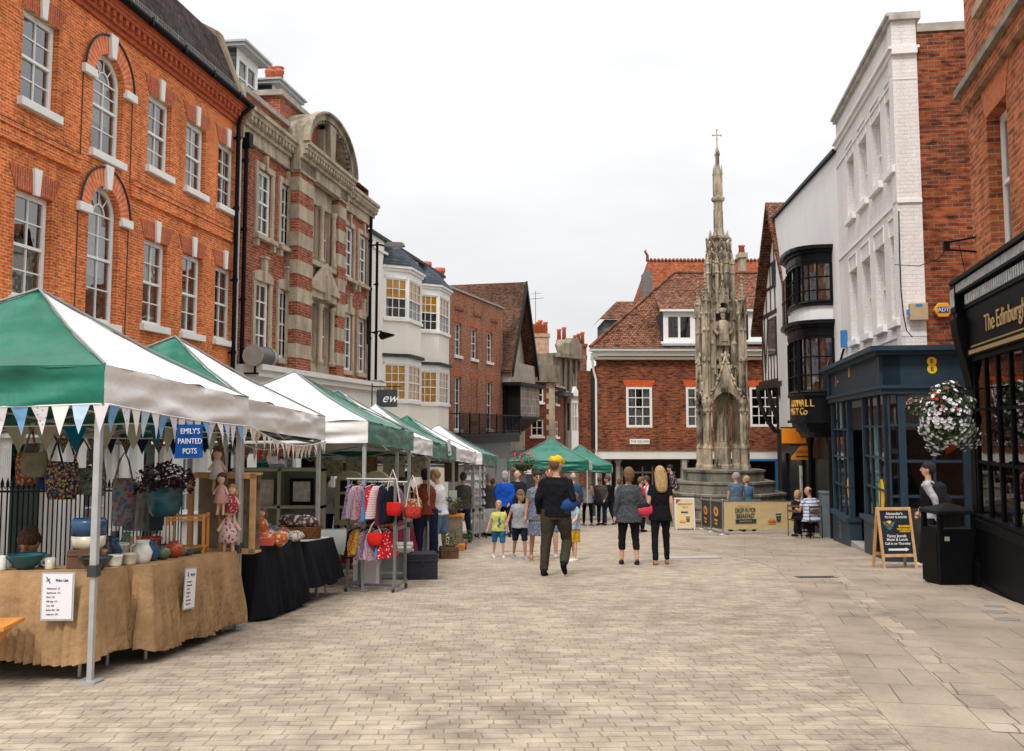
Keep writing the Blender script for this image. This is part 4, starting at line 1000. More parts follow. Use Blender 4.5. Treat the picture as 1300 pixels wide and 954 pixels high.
# hipped tile roof
zr0 = zc1; xr = fc.S(856, 347, 5.0); zrd = fc.Z(856, 347, 5.0)
rv = [(-.32, -.55, zr0), (fc.len + .3, -.55, zr0), (fc.len + .3, 5, zrd), (xr, 5, zrd), (1.9, 10.5, zr0), (fc.len + .3, 10.5, zr0)]
g = MB(); g.add(rv, [(0, 1, 2, 3), (0, 3, 4), (3, 2, 5, 4)])
n = 40
g.build('roof', TILE1, h)
g = MB(); g.tube([(xr, 5, zrd + .03), (fc.len + .3, 5, zrd + .03)], .10, 8); g.tube([(-.32, -.55, zr0 + .05), (xr, 5, zrd + .05)], .07, 8); g.build('ridge_tiles', brick('ridge', (.25, .10, .06), (.14, .08, .05), (.04, .03, .02), bw=.45, rh=.5, dark=.5), h)
for (ua, ub, vt, vb, n) in ((842, 882.5, 396, 434, 2), (950, 990, 396, 432, 2)):
 off = -.28
 a, b = fc.S(ua, 415, off), fc.S(ub, 415, off); z0, z1 = fc.Z(ua, vb, off), fc.Z(ua, vt, off)
 g = MB(); wd = (b - a) / 2; hh = [(a + .22, a + wd - .05, z0 + .18, z1 - .22), (a + wd + .05, b - .22, z0 + .18, z1 - .22)]
 wall(g, a, b, z0, z1, hh, .05, off); g.box(a - .12, b + .12, off - .12, off, z0 - .10, z0); g.box(a - .15, b + .15, off - .2, off + .02, z1, z1 + .12)
 d_o = g.build('dormer', WHITE, h)
 g = MB(); g.box(a, a + .04, off + .01, off + 2.2, z0, z1); g.box(b - .04, b, off + .01, off + 2.2, z0, z1); g.build('dormer_cheek', LEAD, d_o)
 g = MB(); g.quad((a - .2, off - .22, z1 + .12), (b + .2, off - .22, z1 + .12), (b + .0, off + 2.6, z1 + 1.25), (a + .0, off + 2.6, z1 + 1.25)); g.build('dormer_roof', TILE1, d_o)
 for q in hh:
  k = MB(); k.quad((q[0], off + .04, q[2]), (q[1], off + .04, q[2]), (q[1], off + .04, q[3]), (q[0], off + .04, q[3])); k.build('pane', PANE, d_o)
  k = MB(); 
  for i in range(1, 4): zz = q[2] + (q[3] - q[2]) * i / 4; k.box(q[0], q[1], off + .02, off + .035, zz - .008, zz + .008)
  for i in range(1, 3): xx = q[0] + (q[1] - q[0]) * i / 3; k.box(xx - .008, xx + .008, off + .02, off + .035, q[2], q[3])
  k.build('leading', LEAD, d_o)
  k = MB(); k.quad((q[0] - .1, off + .4, q[2] - .1), (q[1] + .1, off + .4, q[2] - .1), (q[1] + .1, off + .4, q[3] + .1), (q[0] - .1, off + .4, q[3] + .1)); k.build('room', DARK, d_o)
 g = MB(); g.box(a - .1, b + .1, off - .25, off - .1, z0 - .2, z0 - .10); g.build('lead_flashing', M('pale_flashing', (.36, .38, .42), .6, .1), d_o)
# ground floor: dark arcade with columns, blue framed shop window, brick pier
g = MB(); g.box(0, fc.len, 2.6, 2.7, -.3, zf0); g.build('back_wall', M('shop_dark', (.035, .033, .032), .7, .5, 1.2), h)
g = MB(); g.box(0, fc.len, 0, 2.7, zf0 - .02, zf0 + .1); g.build('arcade_ceiling', DARK, h)
g = MB()
xs = [fc.S(u, 600) for u in (762, 773, 786, 872)]
for x in xs: g.lathe([(.17, -.5), (.17, .1), (.12, .16), (.11, zf0 - .2), (.17, zf0 - .12), (.17, zf0)], (x, .3, 0), 10)
g.box(fc.S(757, 600) - .0, fc.S(761, 600), -.02, .5, -.5, zf0); g.box(fc.S(866, 600), fc.S(872, 600), 0, .4, -.5, zf0)
g.build('arcade_column', M('grey_column', (.34, .33, .29), .7, .2), h)
g = MB()
for u in (795, 806, 822, 835, 848): x = fc.S(u, 600); g.box(x, x + .06, 1.6, 1.66, -.3, zf0 - .4)
g.box(fc.S(790, 600), fc.S(866, 600), 1.6, 1.66, zf0 - .7, zf0 - .62); g.build('shop_mullion', M('pale_mullion', (.45, .46, .46), .5, .1), h)
BLUEF = M('bright_blue_frame', (.02, .16, .36), .5, .1)
a, b = fc.S(935, 600), fc.S(987, 600); g = MB(); g.box(a, b, -.08, -.0, zf0 - .09, zf0); g.box(b - .1, b, -.08, 0, -.4, zf0); g.box(a, a + .1, -.08, 0, -.4, zf0); g.build('blue_window_frame', BLUEF, h)
g = MB(); g.quad((a, .0, -.4), (b, 0, -.4), (b, 0, zf0), (a, 0, zf0)); g.build('shop_pane', SHOPG, h)
g = MB(); g.box(b, b + .95, -.02, .5, -.5, zf0); g.build('brick_pier', BR5, h)
g = MB(); g.box(b + .95, fc.len, 0, .3, -.5, zf0); g.build('shop_side', DARK, h)
pipe(h, -.02, -.12, -.3, zf1 + .4, .035, M('white_pipe', (.7, .69, .66), .5, .05)); g = MB(); g.tube([(-.02, -.12, zf1), (-.02, -.12, zc0 - .9), (-.12, -.12, zc0 - .5), (-.25, -.5, zc1 - .2)], .05, 8); g.build('rainwater_pipe', M('white_pipe', (.7, .69, .66)), h)
g = MB(); a, b = fc.S(799.5, 561), fc.S(824.5, 561); z0, z1 = ZC(564), ZC(557.5); g.box(a, b, -.035, -.0, z0, z1); sg = g.build('street_sign', WHITE, h)
text('THE SQUARE', (z1 - z0) * .62, M('sign_black', (.02, .02, .02)), sg, ((a + b) / 2, -.037, (z0 + z1) / 2), (math.pi / 2, 0, 0), .002)
text('BREWERS', .2, WHITE, h, (fc.S(786, 577), -.065, (zf0 + zf1) / 2), (math.pi / 2, 0, 0), .002) if False else None
# lower roof with grey wall at its left
p0 = (P(762, 400, 49).x, 49); f10 = Fac(p0, (p0[0] + 4, 49))
h = f10.empty('low_tiled_house'); tag(h, 'low grey walled house with a small clay tile roof left of the corner house roof', 'house')
zt_ = f10.Z(765, 406); zrg = f10.Z(770, 382, 1.5)
g = MB(); g.box(.2, 3.6, 0, 4, 3, zt_); g.build('wall', M('grey_hung_slate', (.16, .18, .20), .8, .2), h)
g = MB(); g.add([(-.1, -.3, zt_ - .02), (4, -.3, zt_ - .02), (4, 1.8, zrg), (1.0, 1.8, zrg), (-.1, 4.2, zt_)], [(0, 1, 2, 3), (0, 3, 4)]); g.build('roof', TILE1, h)
# taller red tiled house behind
p0 = (P(812, 380, 56).x, 56); f11 = Fac(p0, (p0[0] + 8.5, 56))
h = f11.empty('red_roofed_house'); tag(h, 'house with bright red tiled roof, crested ridge and finial behind the corner house', 'house')
zrg = f11.Z(822, 332, 2.5); ze_ = f11.Z(812, 385)
xl = f11.S(822, 332, 2.5); xe = f11.len
g = MB(); g.add([(0, 0, ze_), (xe, 0, ze_), (xe, 2.5, zrg), (xl, 2.5, zrg), (0, 5, ze_)], [(0, 1, 2, 3), (0, 3, 4)]); g.build('roof', TILE2, h)
g = MB(); g.box(.2, xe, .4, 4.6, 2, ze_ + .1); g.build('wall', BR2, h)
g = MB(); x = xl
while x < xe - .2: g.lathe([(.10, 0), (.11, .08), (.06, .16), (.02, .2)], (x, 2.5, zrg), 6); x += .22
g.build('ridge_crest', TILE2, h)
g = MB(); g.tube([(xl, 2.5, zrg), (xl, 2.5, zrg + .35), (xl - .15, 2.5, zrg + .6), (xl - .05, 2.5, zrg + .7)], [.1, .08, .07, .02], 6); g.build('finial', TILE2, h)
g = MB(); g.prism([(0, 0), (.55, 0), (.55, 1.5), (.28, 1.8), (0, 1.5)], 'y', -.2, .6); k = g.build('lead_dormer', M('grey_lead_dormer', (.16, .15, .15), .8, .3), h, loc=(f11.S(816, 380, -.4), -.4, ze_ + .1))
# chimney seen right of the cross top
stack(942, 322, 345, 7, 50, 1, 'slim stone chimney with a red pot just right of the cross', mt=STNG, ph=.5)
# ------------------------------------------------------------------ the market cross
XC, YX = P(917, 560, 36).x, 36.0
zb = gz(XC, YX)
CS = stone('cross_limestone', (.47, .39, .285), (.035, .03, .025), 1.0, 2.0, 22)
CSD = stone('cross_steps_stone', (.28, .26, .215), (.035, .035, .032), .85, 1.2, 18)
x = empty('market_cross', (XC, YX, zb), 0)
tag(x, 'tall weathered Gothic stone market cross on stepped base with statue in its niche', 'monument')
px = YX / F
def zv(v, off=0): return P(917, v, YX - off).z - zb
nst = 5; ztop = zv(598, 1.45); rise = ztop / nst; rr = 1.50
for k in range(nst):
 r = rr + (nst - 1 - k) * .36; z0, z1 = rise * k, rise * (k + 1)
 g = MB(); a0 = math.pi / 8
 g.lathe([(r - .05, z0), (r - .05, z1 - .09), (r, z1 - .07), (r, z1)], (0, 0, 0), 8, smooth=False, rot=a0)
 g.build('step', CSD, x)
Zt = ztop
def shaft(g, cx, cy, z0, z1, r, n=8, rot=math.pi / 8, taper=1.0): g.lathe([(r, z0), (r * taper, z1)], (cx, cy, 0), n, smooth=False, rot=rot)
zcap = zv(512); zspr = zv(497); zt1 = zv(385); zpin = zv(362)
def pinnacle(g, cx, cy, z0, z1, r):
 h_ = z1 - z0
 g.lathe([(r, z0), (r * 1.25, z0 + h_ * .05), (r * 1.25, z0 + h_ * .1), (r * .8, z0 + h_ * .14), (r * .12, z0 + h_ * .88), (r * .4, z0 + h_ * .92), (r * .1, z1)], (cx, cy, 0), 6, smooth=False)
 for i in range(5):
  zz = z0 + h_ * (.2 + .14 * i); rad = r * (.85 - .13 * i)
  for k in range(4):
   A = k * math.pi / 2 + math.pi / 4; g.ell((cx + math.cos(A) * rad, cy + math.sin(A) * rad, zz), r * .26, r * .26, r * .22, 5, 0, 4)
for sx_ in (-1, 1):
 for sy_ in (-1, 1):
  cx, cy = sx_ * .74, sy_ * .74
  g = MB()
  # clustered pier: core plus four attached shafts, moulded base and rings
  shaft(g, cx, cy, Zt, zt1, .11)
  for ox, oy in ((.11, 0), (-.11, 0), (0, .11), (0, -.11)):
   g.lathe([(.06, Zt), (.06, zcap)], (cx + ox, cy + oy, 0), 8)
   g.lathe([(.06, zcap), (.05, zt1)], (cx + ox, cy + oy, 0), 6, smooth=False)
  g.lathe([(.23, Zt), (.23, Zt + .12), (.19, Zt + .2), (.19, Zt + .7), (.21, Zt + .75), (.17, Zt + .86), (.13, Zt + .9)], (cx, cy, 0), 8, smooth=False, rot=math.pi / 8)
  g.lathe([(.15, zcap - .4), (.20, zcap - .3), (.17, zcap - .2), (.23, zcap), (.22, zcap + .08), (.14, zcap + .3)], (cx, cy, 0), 8, smooth=False, rot=math.pi / 8)
  g.lathe([(.13, zv(462)), (.19, zv(460)), (.19, zv(458)), (.13, zv(454))], (cx, cy, 0), 8, smooth=False)
  g.lathe([(.12, zv(424)), (.17, zv(422)), (.17, zv(421)), (.12, zv(418))], (cx, cy, 0), 8, smooth=False)
  for i in range(7): 
   A = i * .9; g.ell((cx + .17 * math.cos(A), cy + .17 * math.sin(A), zcap + .05 + .07 * (i % 3)), .07, .07, .08, 5, 0, 4)
  g.build('pier', CS, x)
  g = MB(); pinnacle(g, cx, cy, zt1 - .05, zpin + .25, .15)
  for ox, oy in ((.16, 0), (-.16, 0), (0, .16), (0, -.16)): pinnacle(g, cx + ox, cy + oy, zt1 - .5, zt1 + .15, .06)
  g.build('pinnacle', CS, x)
  # flying buttress to the core
  g = MB(); dx, dy = -sx_, -sy_
  for i in range(8):
   t0, t1 = i / 8, (i + 1) / 8
   f_ = lambda t: (cx + dx * .35 * t, cy + dy * .35 * t, zv(400) + .45 * t + .2 * math.sin(t * 3))
   g.tube([f_(t0), f_(t1)], .05, 5)
  g.build('flying_buttress', CS, x)
# central pier with traceried panels
g = MB(); zc_ = zv(488); g.lathe([(.38, Zt), (.38, Zt + .12), (.34, Zt + .18), (.34, Zt + .75), (.31, Zt + .8), (.31, zc_)], (0, 0, 0), 8, smooth=False, rot=math.pi / 8)
for k in range(4):
 g.T = Matrix.Rotation(k * math.pi / 2, 4, 'Z')
 for ox in (-.09, .09):
  g.tube([(ox - .07, -.29, Zt + 1.0), (ox - .07, -.29, Zt + 1.9), (ox, -.29, Zt + 2.05), (ox + .07, -.29, Zt + 1.9), (ox + .07, -.29, Zt + 1.0)], .018, 4)
 g.tube([(-.14, -.285, Zt + 1.0), (.14, -.285, Zt + 1.0)], .02, 4); g.ell((0, -.285, Zt + 2.15), .06, .04, .06, 6)
g.T = None; g.build('central_pier', CS, x)
# arches between piers, with ogee gables, crockets and finials
for k in range(4):
 Tm = Matrix.Rotation(k * math.pi / 2, 4, 'Z'); g = MB(); g.T = Tm; n = 12; yb_, yf = -.62, -.86
 hw = .62; z_s = zcap - .1; z_a = zv(497) - .05
 arc = [(-hw + 2 * hw * i / n, z_s + (z_a - z_s) * (1 - abs(-1 + 2 * i / n) ** 2.2)) for i in range(n + 1)]
 og = []
 for i in range(n + 1):
  t = -1 + 2 * i / n; a = abs(t); og.append((t * hw * 1.05, z_s + .35 + (zv(462) - z_s - .35) * ((1 - a) ** 1.9) + .25 * (1 - a * a)))
 for i in range(n):
  g.prism([arc[i], arc[i + 1], og[i + 1], og[i]], 'y', yf, yb_)
  g.tube([(og[i][0], yf - .01, og[i][1]), (og[i + 1][0], yf - .01, og[i + 1][1])], .045, 5)
  g.tube([(arc[i][0], yf, arc[i][1]), (arc[i + 1][0], yf, arc[i + 1][1])], .035, 5)
  if i % 2: g.ell((og[i][0], yf - .04, og[i][1] + .07), .07, .06, .06, 5, 0, 4)
 g.tube([(0, yf, zv(462)), (0, yf, zv(448))], .035, 5)
 for q in (-1, 0, 1): g.ell((q * .12, yf, zv(452) - abs(q) * .05), .08, .06, .08, 6, 0, 4)
 for q in range(-3, 4): 
  if abs(q) > 0: g.box(q * .15 - .012, q * .15 + .012, yb_ - .08, yb_ - .02, zcap + .2, zv(470))
 g.build('ogee_arch', CS, x)
# second stage: niche block
zn0, zn1 = zv(466), zv(385)
g = MB(); hw = .50
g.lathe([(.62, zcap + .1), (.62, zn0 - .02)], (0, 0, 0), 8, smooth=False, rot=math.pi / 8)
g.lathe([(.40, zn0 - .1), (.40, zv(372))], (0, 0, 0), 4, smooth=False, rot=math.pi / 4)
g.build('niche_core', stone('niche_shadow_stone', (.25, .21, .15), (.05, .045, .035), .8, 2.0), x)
g = MB()
for sx_ in (-1, 1):
 for sy_ in (-1, 1):
  shaft(g, sx_ * .43, sy_ * .43, zcap + .1, zv(372), .11); shaft(g, sx_ * .52, sy_ * .34, zn0 - .3, zv(378), .05); shaft(g, sx_ * .34, sy_ * .52, zn0 - .3, zv(378), .05)
  for zz in (zv(470), zv(440), zv(410)): g.lathe([(.11, zz), (.15, zz + .04), (.15, zz + .08), (.11, zz + .14)], (sx_ * .43, sy_ * .43, 0), 8, smooth=False)
g.lathe([(.72, zn0 - .16), (.78, zn0 - .1), (.78, zn0 - .03), (.66, zn0 + .02)], (0, 0, 0), 4, smooth=False, rot=math.pi / 4)
g.build('niche_shaft', CS, x)
for k in range(4):
 g = MB(); g.T = Matrix.Rotation(k * math.pi / 2, 4, 'Z'); yf = -.56; hw = .36; zs_ = zv(398); zt_ = zv(376)
 n = 10
 arc = [(-hw + 2 * hw * i / n, zs_ + (zt_ - zs_) * .55 * (1 - abs(-1 + 2 * i / n) ** 1.7)) for i in range(n + 1)]
 top = [(-hw + 2 * hw * i / n, zs_ + .25 + (zv(360) - zs_ - .25) * (1 - abs(-1 + 2 * i / n)) ** 1.5) for i in range(n + 1)]
 for i in range(n):
  g.prism([arc[i], arc[i + 1], top[i + 1], top[i]], 'y', yf, -.38); g.tube([(top[i][0], yf, top[i][1]), (top[i + 1][0], yf, top[i + 1][1])], .03, 5)
  g.tube([(arc[i][0], yf, arc[i][1]), (arc[i + 1][0], yf, arc[i + 1][1])], .025, 5)
  if i % 2: g.ell((top[i][0], yf - .03, top[i][1] + .05), .05, .05, .05, 5, 0, 4)
 for q in (-2, -1, 1, 2): g.ell((q * .12, yf, zs_ + .1 + .1 * (2 - abs(q))), .05, .03, .07, 5, 0, 4)
 g.tube([(0, yf, zv(362)), (0, yf, zv(352))], [.03, .05], 5)
 g.build('niche_canopy', CS, x)
# upper stage lantern
zu0, zu1 = zv(380), zv(304)
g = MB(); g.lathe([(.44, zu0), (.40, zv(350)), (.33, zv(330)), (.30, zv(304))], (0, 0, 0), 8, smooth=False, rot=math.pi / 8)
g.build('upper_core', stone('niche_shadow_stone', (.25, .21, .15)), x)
g = MB()
for k in range(8):
 A = k * math.pi / 4 + math.pi / 8; r0 = .56 if k % 2 == 0 else .52
 c_, s_ = math.cos(A), math.sin(A)
 g.lathe([(.09, zv(400)), (.085, zv(332)), (.05, zv(330)), (.01, zv(322))], (c_ * .55, s_ * .55, 0), 5, smooth=False)
 g.tube([(c_ * .46, s_ * .46, zu0), (c_ * .43, s_ * .43, zv(325)), (c_ * .38, s_ * .38, zv(308))], [.07, .06, .05], 5, smooth=False)
 for z in (350, 338): g.lathe([(.09, zv(z)), (.12, zv(z) + .04), (.09, zv(z) + .09)], (c_ * .55, s_ * .55, 0), 6)
g.build('upper_shaft', CS, x)
for k in range(8):
 A = k * math.pi / 4; g = MB(); g.T = Matrix.Rotation(A, 4, 'Z'); yf = -.46
 for (z0_, z1_, w) in ((330, 321, .15), (318, 306, .13)):
  g.tube([(-w, yf, zv(z0_)), (-w * .8, yf - .02, zv(z0_) + .15), (0, yf - .06, zv(z1_)), (w * .8, yf - .02, zv(z0_) + .15), (w, yf, zv(z0_))], .03, 5)
  g.ell((0, yf - .05, zv(z1_) + .05), .05, .05, .07, 5, 0, 4)
 g.tube([(-.1, yf, zv(372)), (0, yf, zv(364)), (.1, yf, zv(372))], .025, 4)
 g.tube([(0, yf + .03, zv(372)), (0, yf + .06, zv(352))], .02, 4)
 g.build('lantern_tracery', CS, x)
 if k % 2 == 0 or k in (7, 1):      # little figures in the upper niches
  g = MB(); g.T = Matrix.Rotation(A, 4, 'Z'); z0_ = zv(352)
  g.lathe([(.07, z0_), (.08, z0_ + .1), (.065, z0_ + .32), (.08, z0_ + .42), (.03, z0_ + .47)], (0, -.40, 0), 7); g.ell((0, -.41, z0_ + .53), .045, .05, .06, 6); g.build('small_statue', CS, x)
g = MB(); g.lathe([(.36, zv(306)), (.43, zv(304)), (.43, zv(301)), (.22, zv(299))], (0, 0, 0), 8, smooth=False, rot=math.pi / 8)
for k in range(8): A = k * math.pi / 4 + .39; pinnacle(g, math.cos(A) * .38, math.sin(A) * .38, zv(304), zv(293), .05)
g.build('lantern_crown', CS, x)
# spire
g = MB(); g.lathe([(.24, zv(302)), (.20, zv(296)), (.185, zv(257)), (.25, zv(256)), (.28, zv(254)), (.28, zv(251.5)), (.20, zv(250)), (.20, zv(222)), (.16, zv(218)), (.09, zv(212)), (.085, zv(199)), (.11, zv(198)), (.12, zv(196)), (.03, zv(187))], (0, 0, 0), 8, smooth=False, rot=math.pi / 8)
for k in range(4):
 A = k * math.pi / 2 + math.pi / 4; g.box(math.cos(A) * .2 - .03, math.cos(A) * .2 + .03, math.sin(A) * .2 - .03, math.sin(A) * .2 + .03, zv(250), zv(222)); pinnacle(g, math.cos(A) * .2, math.sin(A) * .2, zv(222), zv(210), .045)
for k in range(8):
 g.T = Matrix.Rotation(k * math.pi / 4, 4, 'Z'); g.tube([(-.05, -.185, zv(290)), (-.05, -.18, zv(270)), (0, -.18, zv(266)), (.05, -.18, zv(270)), (.05, -.185, zv(290))], .01, 4)
g.T = None
g.build('spire', CS, x)
g = MB(); GOLD = M('faded_gilt_iron', (.45, .27, .17), .5, .1)
zx0, zx1, zc2 = zv(188), zv(165), zv(172)
g.tube([(0, 0, zx0), (0, 0, zx1)], .022, 6); g.tube([(-.17, 0, zc2), (.17, 0, zc2)], .02, 6)
for p_ in ((-.17, zc2), (.17, zc2), (0, zx1), (0, zv(177))): g.ell((p_[0], 0, p_[1]), .045, .02, .045, 6, 0, 4)
g.build('cross', GOLD, x)
# crowned statue of a man in a knee-length tunic holding a pouch
g = MB(); z0 = zn0 + .04; T0 = (0, -.62)
g.box(-.28, .28, -.78, -.42, z0 - .14, z0)
def L3(pts, r): g.tube([(a, T0[1] + b, z0 + c) for a, b, c in pts], r, 8)
for s_ in (-1, 1):
 L3([(s_ * .10, .02, .9), (s_ * .11, .0, .5), (s_ * .13, 0, .08)], [.10, .085, .06]); L3([(s_ * .13, .04, .05), (s_ * .16, -.14, .03)], [.06, .045])
 L3([(s_ * .22, 0, 1.52), (s_ * .33, -.04, 1.25), (s_ * .22, -.16, 1.08)], [.10, .085, .06])
L3([(0, 0, .68), (0, 0, .72), (0, 0, 1.05), (0, 0, 1.3), (0, 0, 1.55), (0, 0, 1.62)], [.27, .28, .23, .24, .22, .09])
g.ell((0, T0[1] - .01, z0 + 1.78), .11, .125, .15, 10); g.lathe([(.11, 1.86), (.15, 1.88), (.17, 2.02), (.12, 2.04)], (0, T0[1], z0), 9)
g.ell((0, T0[1] - .12, z0 + 1.76), .03, .04, .04, 6); g.ell((0, T0[1] - .08, z0 + 1.67), .08, .06, .08, 6)
g.box(-.09, .09, T0[1] - .30, T0[1] - .2, z0 + .84, z0 + 1.04); g.box(-.3, .28, T0[1] + .1, T0[1] + .16, z0 + .2, z0 + 1.5)
o = g.build('statue', CS, x)

for c_ in x.children:
 if not c_.name.startswith('step'): c_.scale = (.88, .88, 1) if not c_.name.startswith('statue') else (.95, .82, 1)
# ------------------------------------------------------------------ right hand side: white painted brick over the blue grey phone shop
WBR = brick('white_painted_brick', (.76, .73, .715), (.745, .715, .70), (.71, .68, .665), dark=.04, ms=.005, var=.10)
WREN = M('white_render', (.76, .745, .74), .8, .04, 1.0, .08, 20)
q2 = (P(1142, 300, 18.6).x, 18.6); p2 = (P(1065, 300, 25.2).x, 25.2)
fR = Fac(p2, q2)
h = fR.empty('white_brick_building'); tag(h, 'tall white painted brick building with sash windows above the blue grey corner shop', 'building')
zt = fR.Z(1140, 14); zcn = fR.Z(1138, 60); zst = fR.Z(1138, 256)
UT, UB, LT, LB = fR.Z(1128, 126), fR.Z(1128, 221), fR.Z(1128, 304), fR.Z(1128, 412)
hs = []
for a_, in ((1128,), (1108.5,), (1091.5,), (1076,)):
 a = fR.S(a_ , 250); hs += [(a, a + .92, UB, UT), (a, a + .92, LB, LT)]
hs = [(a, min(b, fR.len - .12), c, d) for a, b, c, d in hs]
g = MB(); wall(g, 0, fR.len, 3.3, zt, hs, .2); g.box(fR.len - .001, fR.len + .0, 0, .42, 3.3, zt - .2)
g.build('front_wall', WBR, h)
g = MB(); g.box(fR.len - .35, fR.len + .02, -.03, .42, 3.4, zt - .0); g.build('corner_pilaster', WBR, h)
g = MB(); g.box(0, fR.len - .01, .43, 6, 3.3, zt - .25); g.build('brick_side_wall', BR5, h)
g = MB(); g.box(fR.len - .4, fR.len + .02, .44, 6, zt - .24, zt - .08); g.build('side_coping', PAVEST, h)
room(h, .1, fR.len - .45, 3.6, zt - .3, .41, .01)
for a, b, c, d in hs: sash(h, a + .01, b - .01, c, d, 2, 2, .14, WHITE, [(.05, .95, .0, 1)], sillm=WREN)
g = MB(); g.box(0, fR.len + .1, -.08, .5, zt + .0, zt + .08); g.box(-.02, fR.len + .1, -.13, .5, zt + .08, zt + .14)
g.build('coping', M('grey_coping', (.40, .38, .35), .9, .3, 3), h)
g = MB(); g.box(0, fR.len + .10, -.05, .42, zcn - .06, zcn + .04); g.box(0, fR.len + .10, -.11, .46, zcn + .04, zcn + .09); g.box(0, fR.len + .03, -.025, .42, zcn - .55, zcn - .52)
g.box(0, fR.len + .06, -.03, .42, zst - .07, zst); g.box(0, fR.len + .03, -.025, .42, LB - .35, LB - .30)
g.build('moulded_cornice', WREN, h)
g = MB()
for a, b, c, d in hs:      # raised panel above each window
 g.box(a - .04, a + .0, -.02, 0, d, d + .32); g.box(b, b + .04, -.02, 0, d, d + .32); g.box(a - .04, b + .04, -.03, 0, d + .32, d + .36)
g.build('window_label', WREN, h)
g = MB()
def wire(g, f, pts, off=-.06, r=.012): g.tube([(f.at(u, v, off)[0], off, f.at(u, v, off)[1]) for u, v in pts], r, 4)
wire(g, fR, [(1141, 268), (1142, 320), (1144, 370), (1147, 400), (1151, 420), (1158, 428)]); g.build('cable', BLACKM, h)
def side(u, v):             # point on the return wall plane (x = len)
 d = ray(u, v); o = fR.q; t = (o.x * fR.d.x + o.y * fR.d.y) / (d.x * fR.d.x + d.y * fR.d.y)
 X = d * t; return ((X.x - fR.p.x) * fR.n.x + (X.y - fR.p.y) * fR.n.y, CH + X.z - fR.base)
# things on the return wall
def wallbox(u0, u1, v0, v1, name, dep=.12):
 a, z0 = side(u0, v1); b, z1 = side(u1, v0); return a, b, z0, z1
a, b, z0, z1 = wallbox(1153, 1175, 386, 408, '')
o = fR.empty('meter_box'); tag(o, 'beige metal meter box on the white corner pilaster', 'meter box')
g = MB(); g.box(fR.len + .045, fR.len + .18, a, b, z0, z1); g.build('case', M('beige_box', (.42, .33, .20), .6, .15, 4), o, bevel=.01)
g = MB(); g.box(fR.len + .18, fR.len + .19, a + .1, b - .1, z1 - .06, z1 - .02); g.box(fR.len + .1, fR.len + .16, a - .05, a, z0 + .1, z0 + .2); g.build('label_plate', M('blue_plate', (.05, .2, .5), .5, .05), o)
a, b, z0, z1 = wallbox(1184, 1207, 385, 404, '')
o = fR.empty('alarm_box'); tag(o, 'yellow hexagonal burglar alarm box on the red brick side wall', 'alarm box')
cy, cz, rr_ = (a + b) / 2, (z0 + z1) / 2, (b - a) / 2
hexp = [(cy + rr_ * math.cos(R(60 * k)), cz + rr_ * .92 * math.sin(R(60 * k))) for k in range(6)]
g = MB(); g.prism(hexp, 'x', fR.len + .0, fR.len + .12); g.build('case', M('alarm_yellow', (.75, .33, .02), .5, .05), o, bevel=.012)
g = MB(); g.box(fR.len + .12, fR.len + .128, cy - rr_ * .6, cy + rr_ * .6, cz - .055, cz + .055); k = g.build('label_plate', M('navy', (.02, .06, .20), .5, .05), o)
text('ADT', .10, TEXTW, k, (fR.len + .130, cy, cz), (math.pi / 2, 0, math.pi / 2), .002)
# ---- phone shop front
BG = M('blue_grey_paint', (.026, .048, .070), .45, .10, 3, spec=.12); BGL = M('light_blue_grey_trim', (.07, .11, .15), .4, .1, 3, spec=.3)
qe = (P(1124, 560, 18.35).x, 18.35); pe = (P(1056.5, 600, 25.6).x, 25.6)
fE = Fac(pe, qe); h = fE.empty('corner_phone_shop')
tag(h, 'blue grey corner shopfront with yellow round emblems and tall glazed bays', 'shop')
Lz = fE.len; zb_ = fE.Z(1124, 493); zt_ = fE.Z(1124, 447)
rl = 3.4      # return length
g = MB(); g.box(0, Lz, 0, .3, zb_, zt_); g.box(Lz - .02, Lz, .0, rl, zb_, zt_); g.build('fascia', BG, h)
g = MB()
for e, z0, z1 in ((.05, zb_ - .10, zb_), (.10, zb_, zb_ + .06), (.14, zt_ - .04, zt_ + .03), (.24, zt_ + .03, zt_ + .10)):
 g.box(-.05, Lz + e, -e, .3, z0, z1); g.box(Lz - .3, Lz + e, .3, rl, z0, z1)
g.prism([(Lz + .24, -.24), (Lz + .24, rl), (-.05, rl), (-.05, -.24)], 'z', zt_ + .10, zt_ + .12)
g.box(-.04, .22, -.06, 0, zb_, zt_); g.box(Lz - .3, Lz - .05, -.06, 0, zb_ + .03, zt_ - .06)
g.build('fascia_moulding', BG, h)
zr = .72                      # stall riser height over local ground
gl = lambda s: gz(fE.world(s, 0).x, fE.world(s, 0).y) - fE.base
uS = lambda u, v=600: fE.S(u, v)
posts = [0.05, uS(1077.5), uS(1096), Lz - .06]
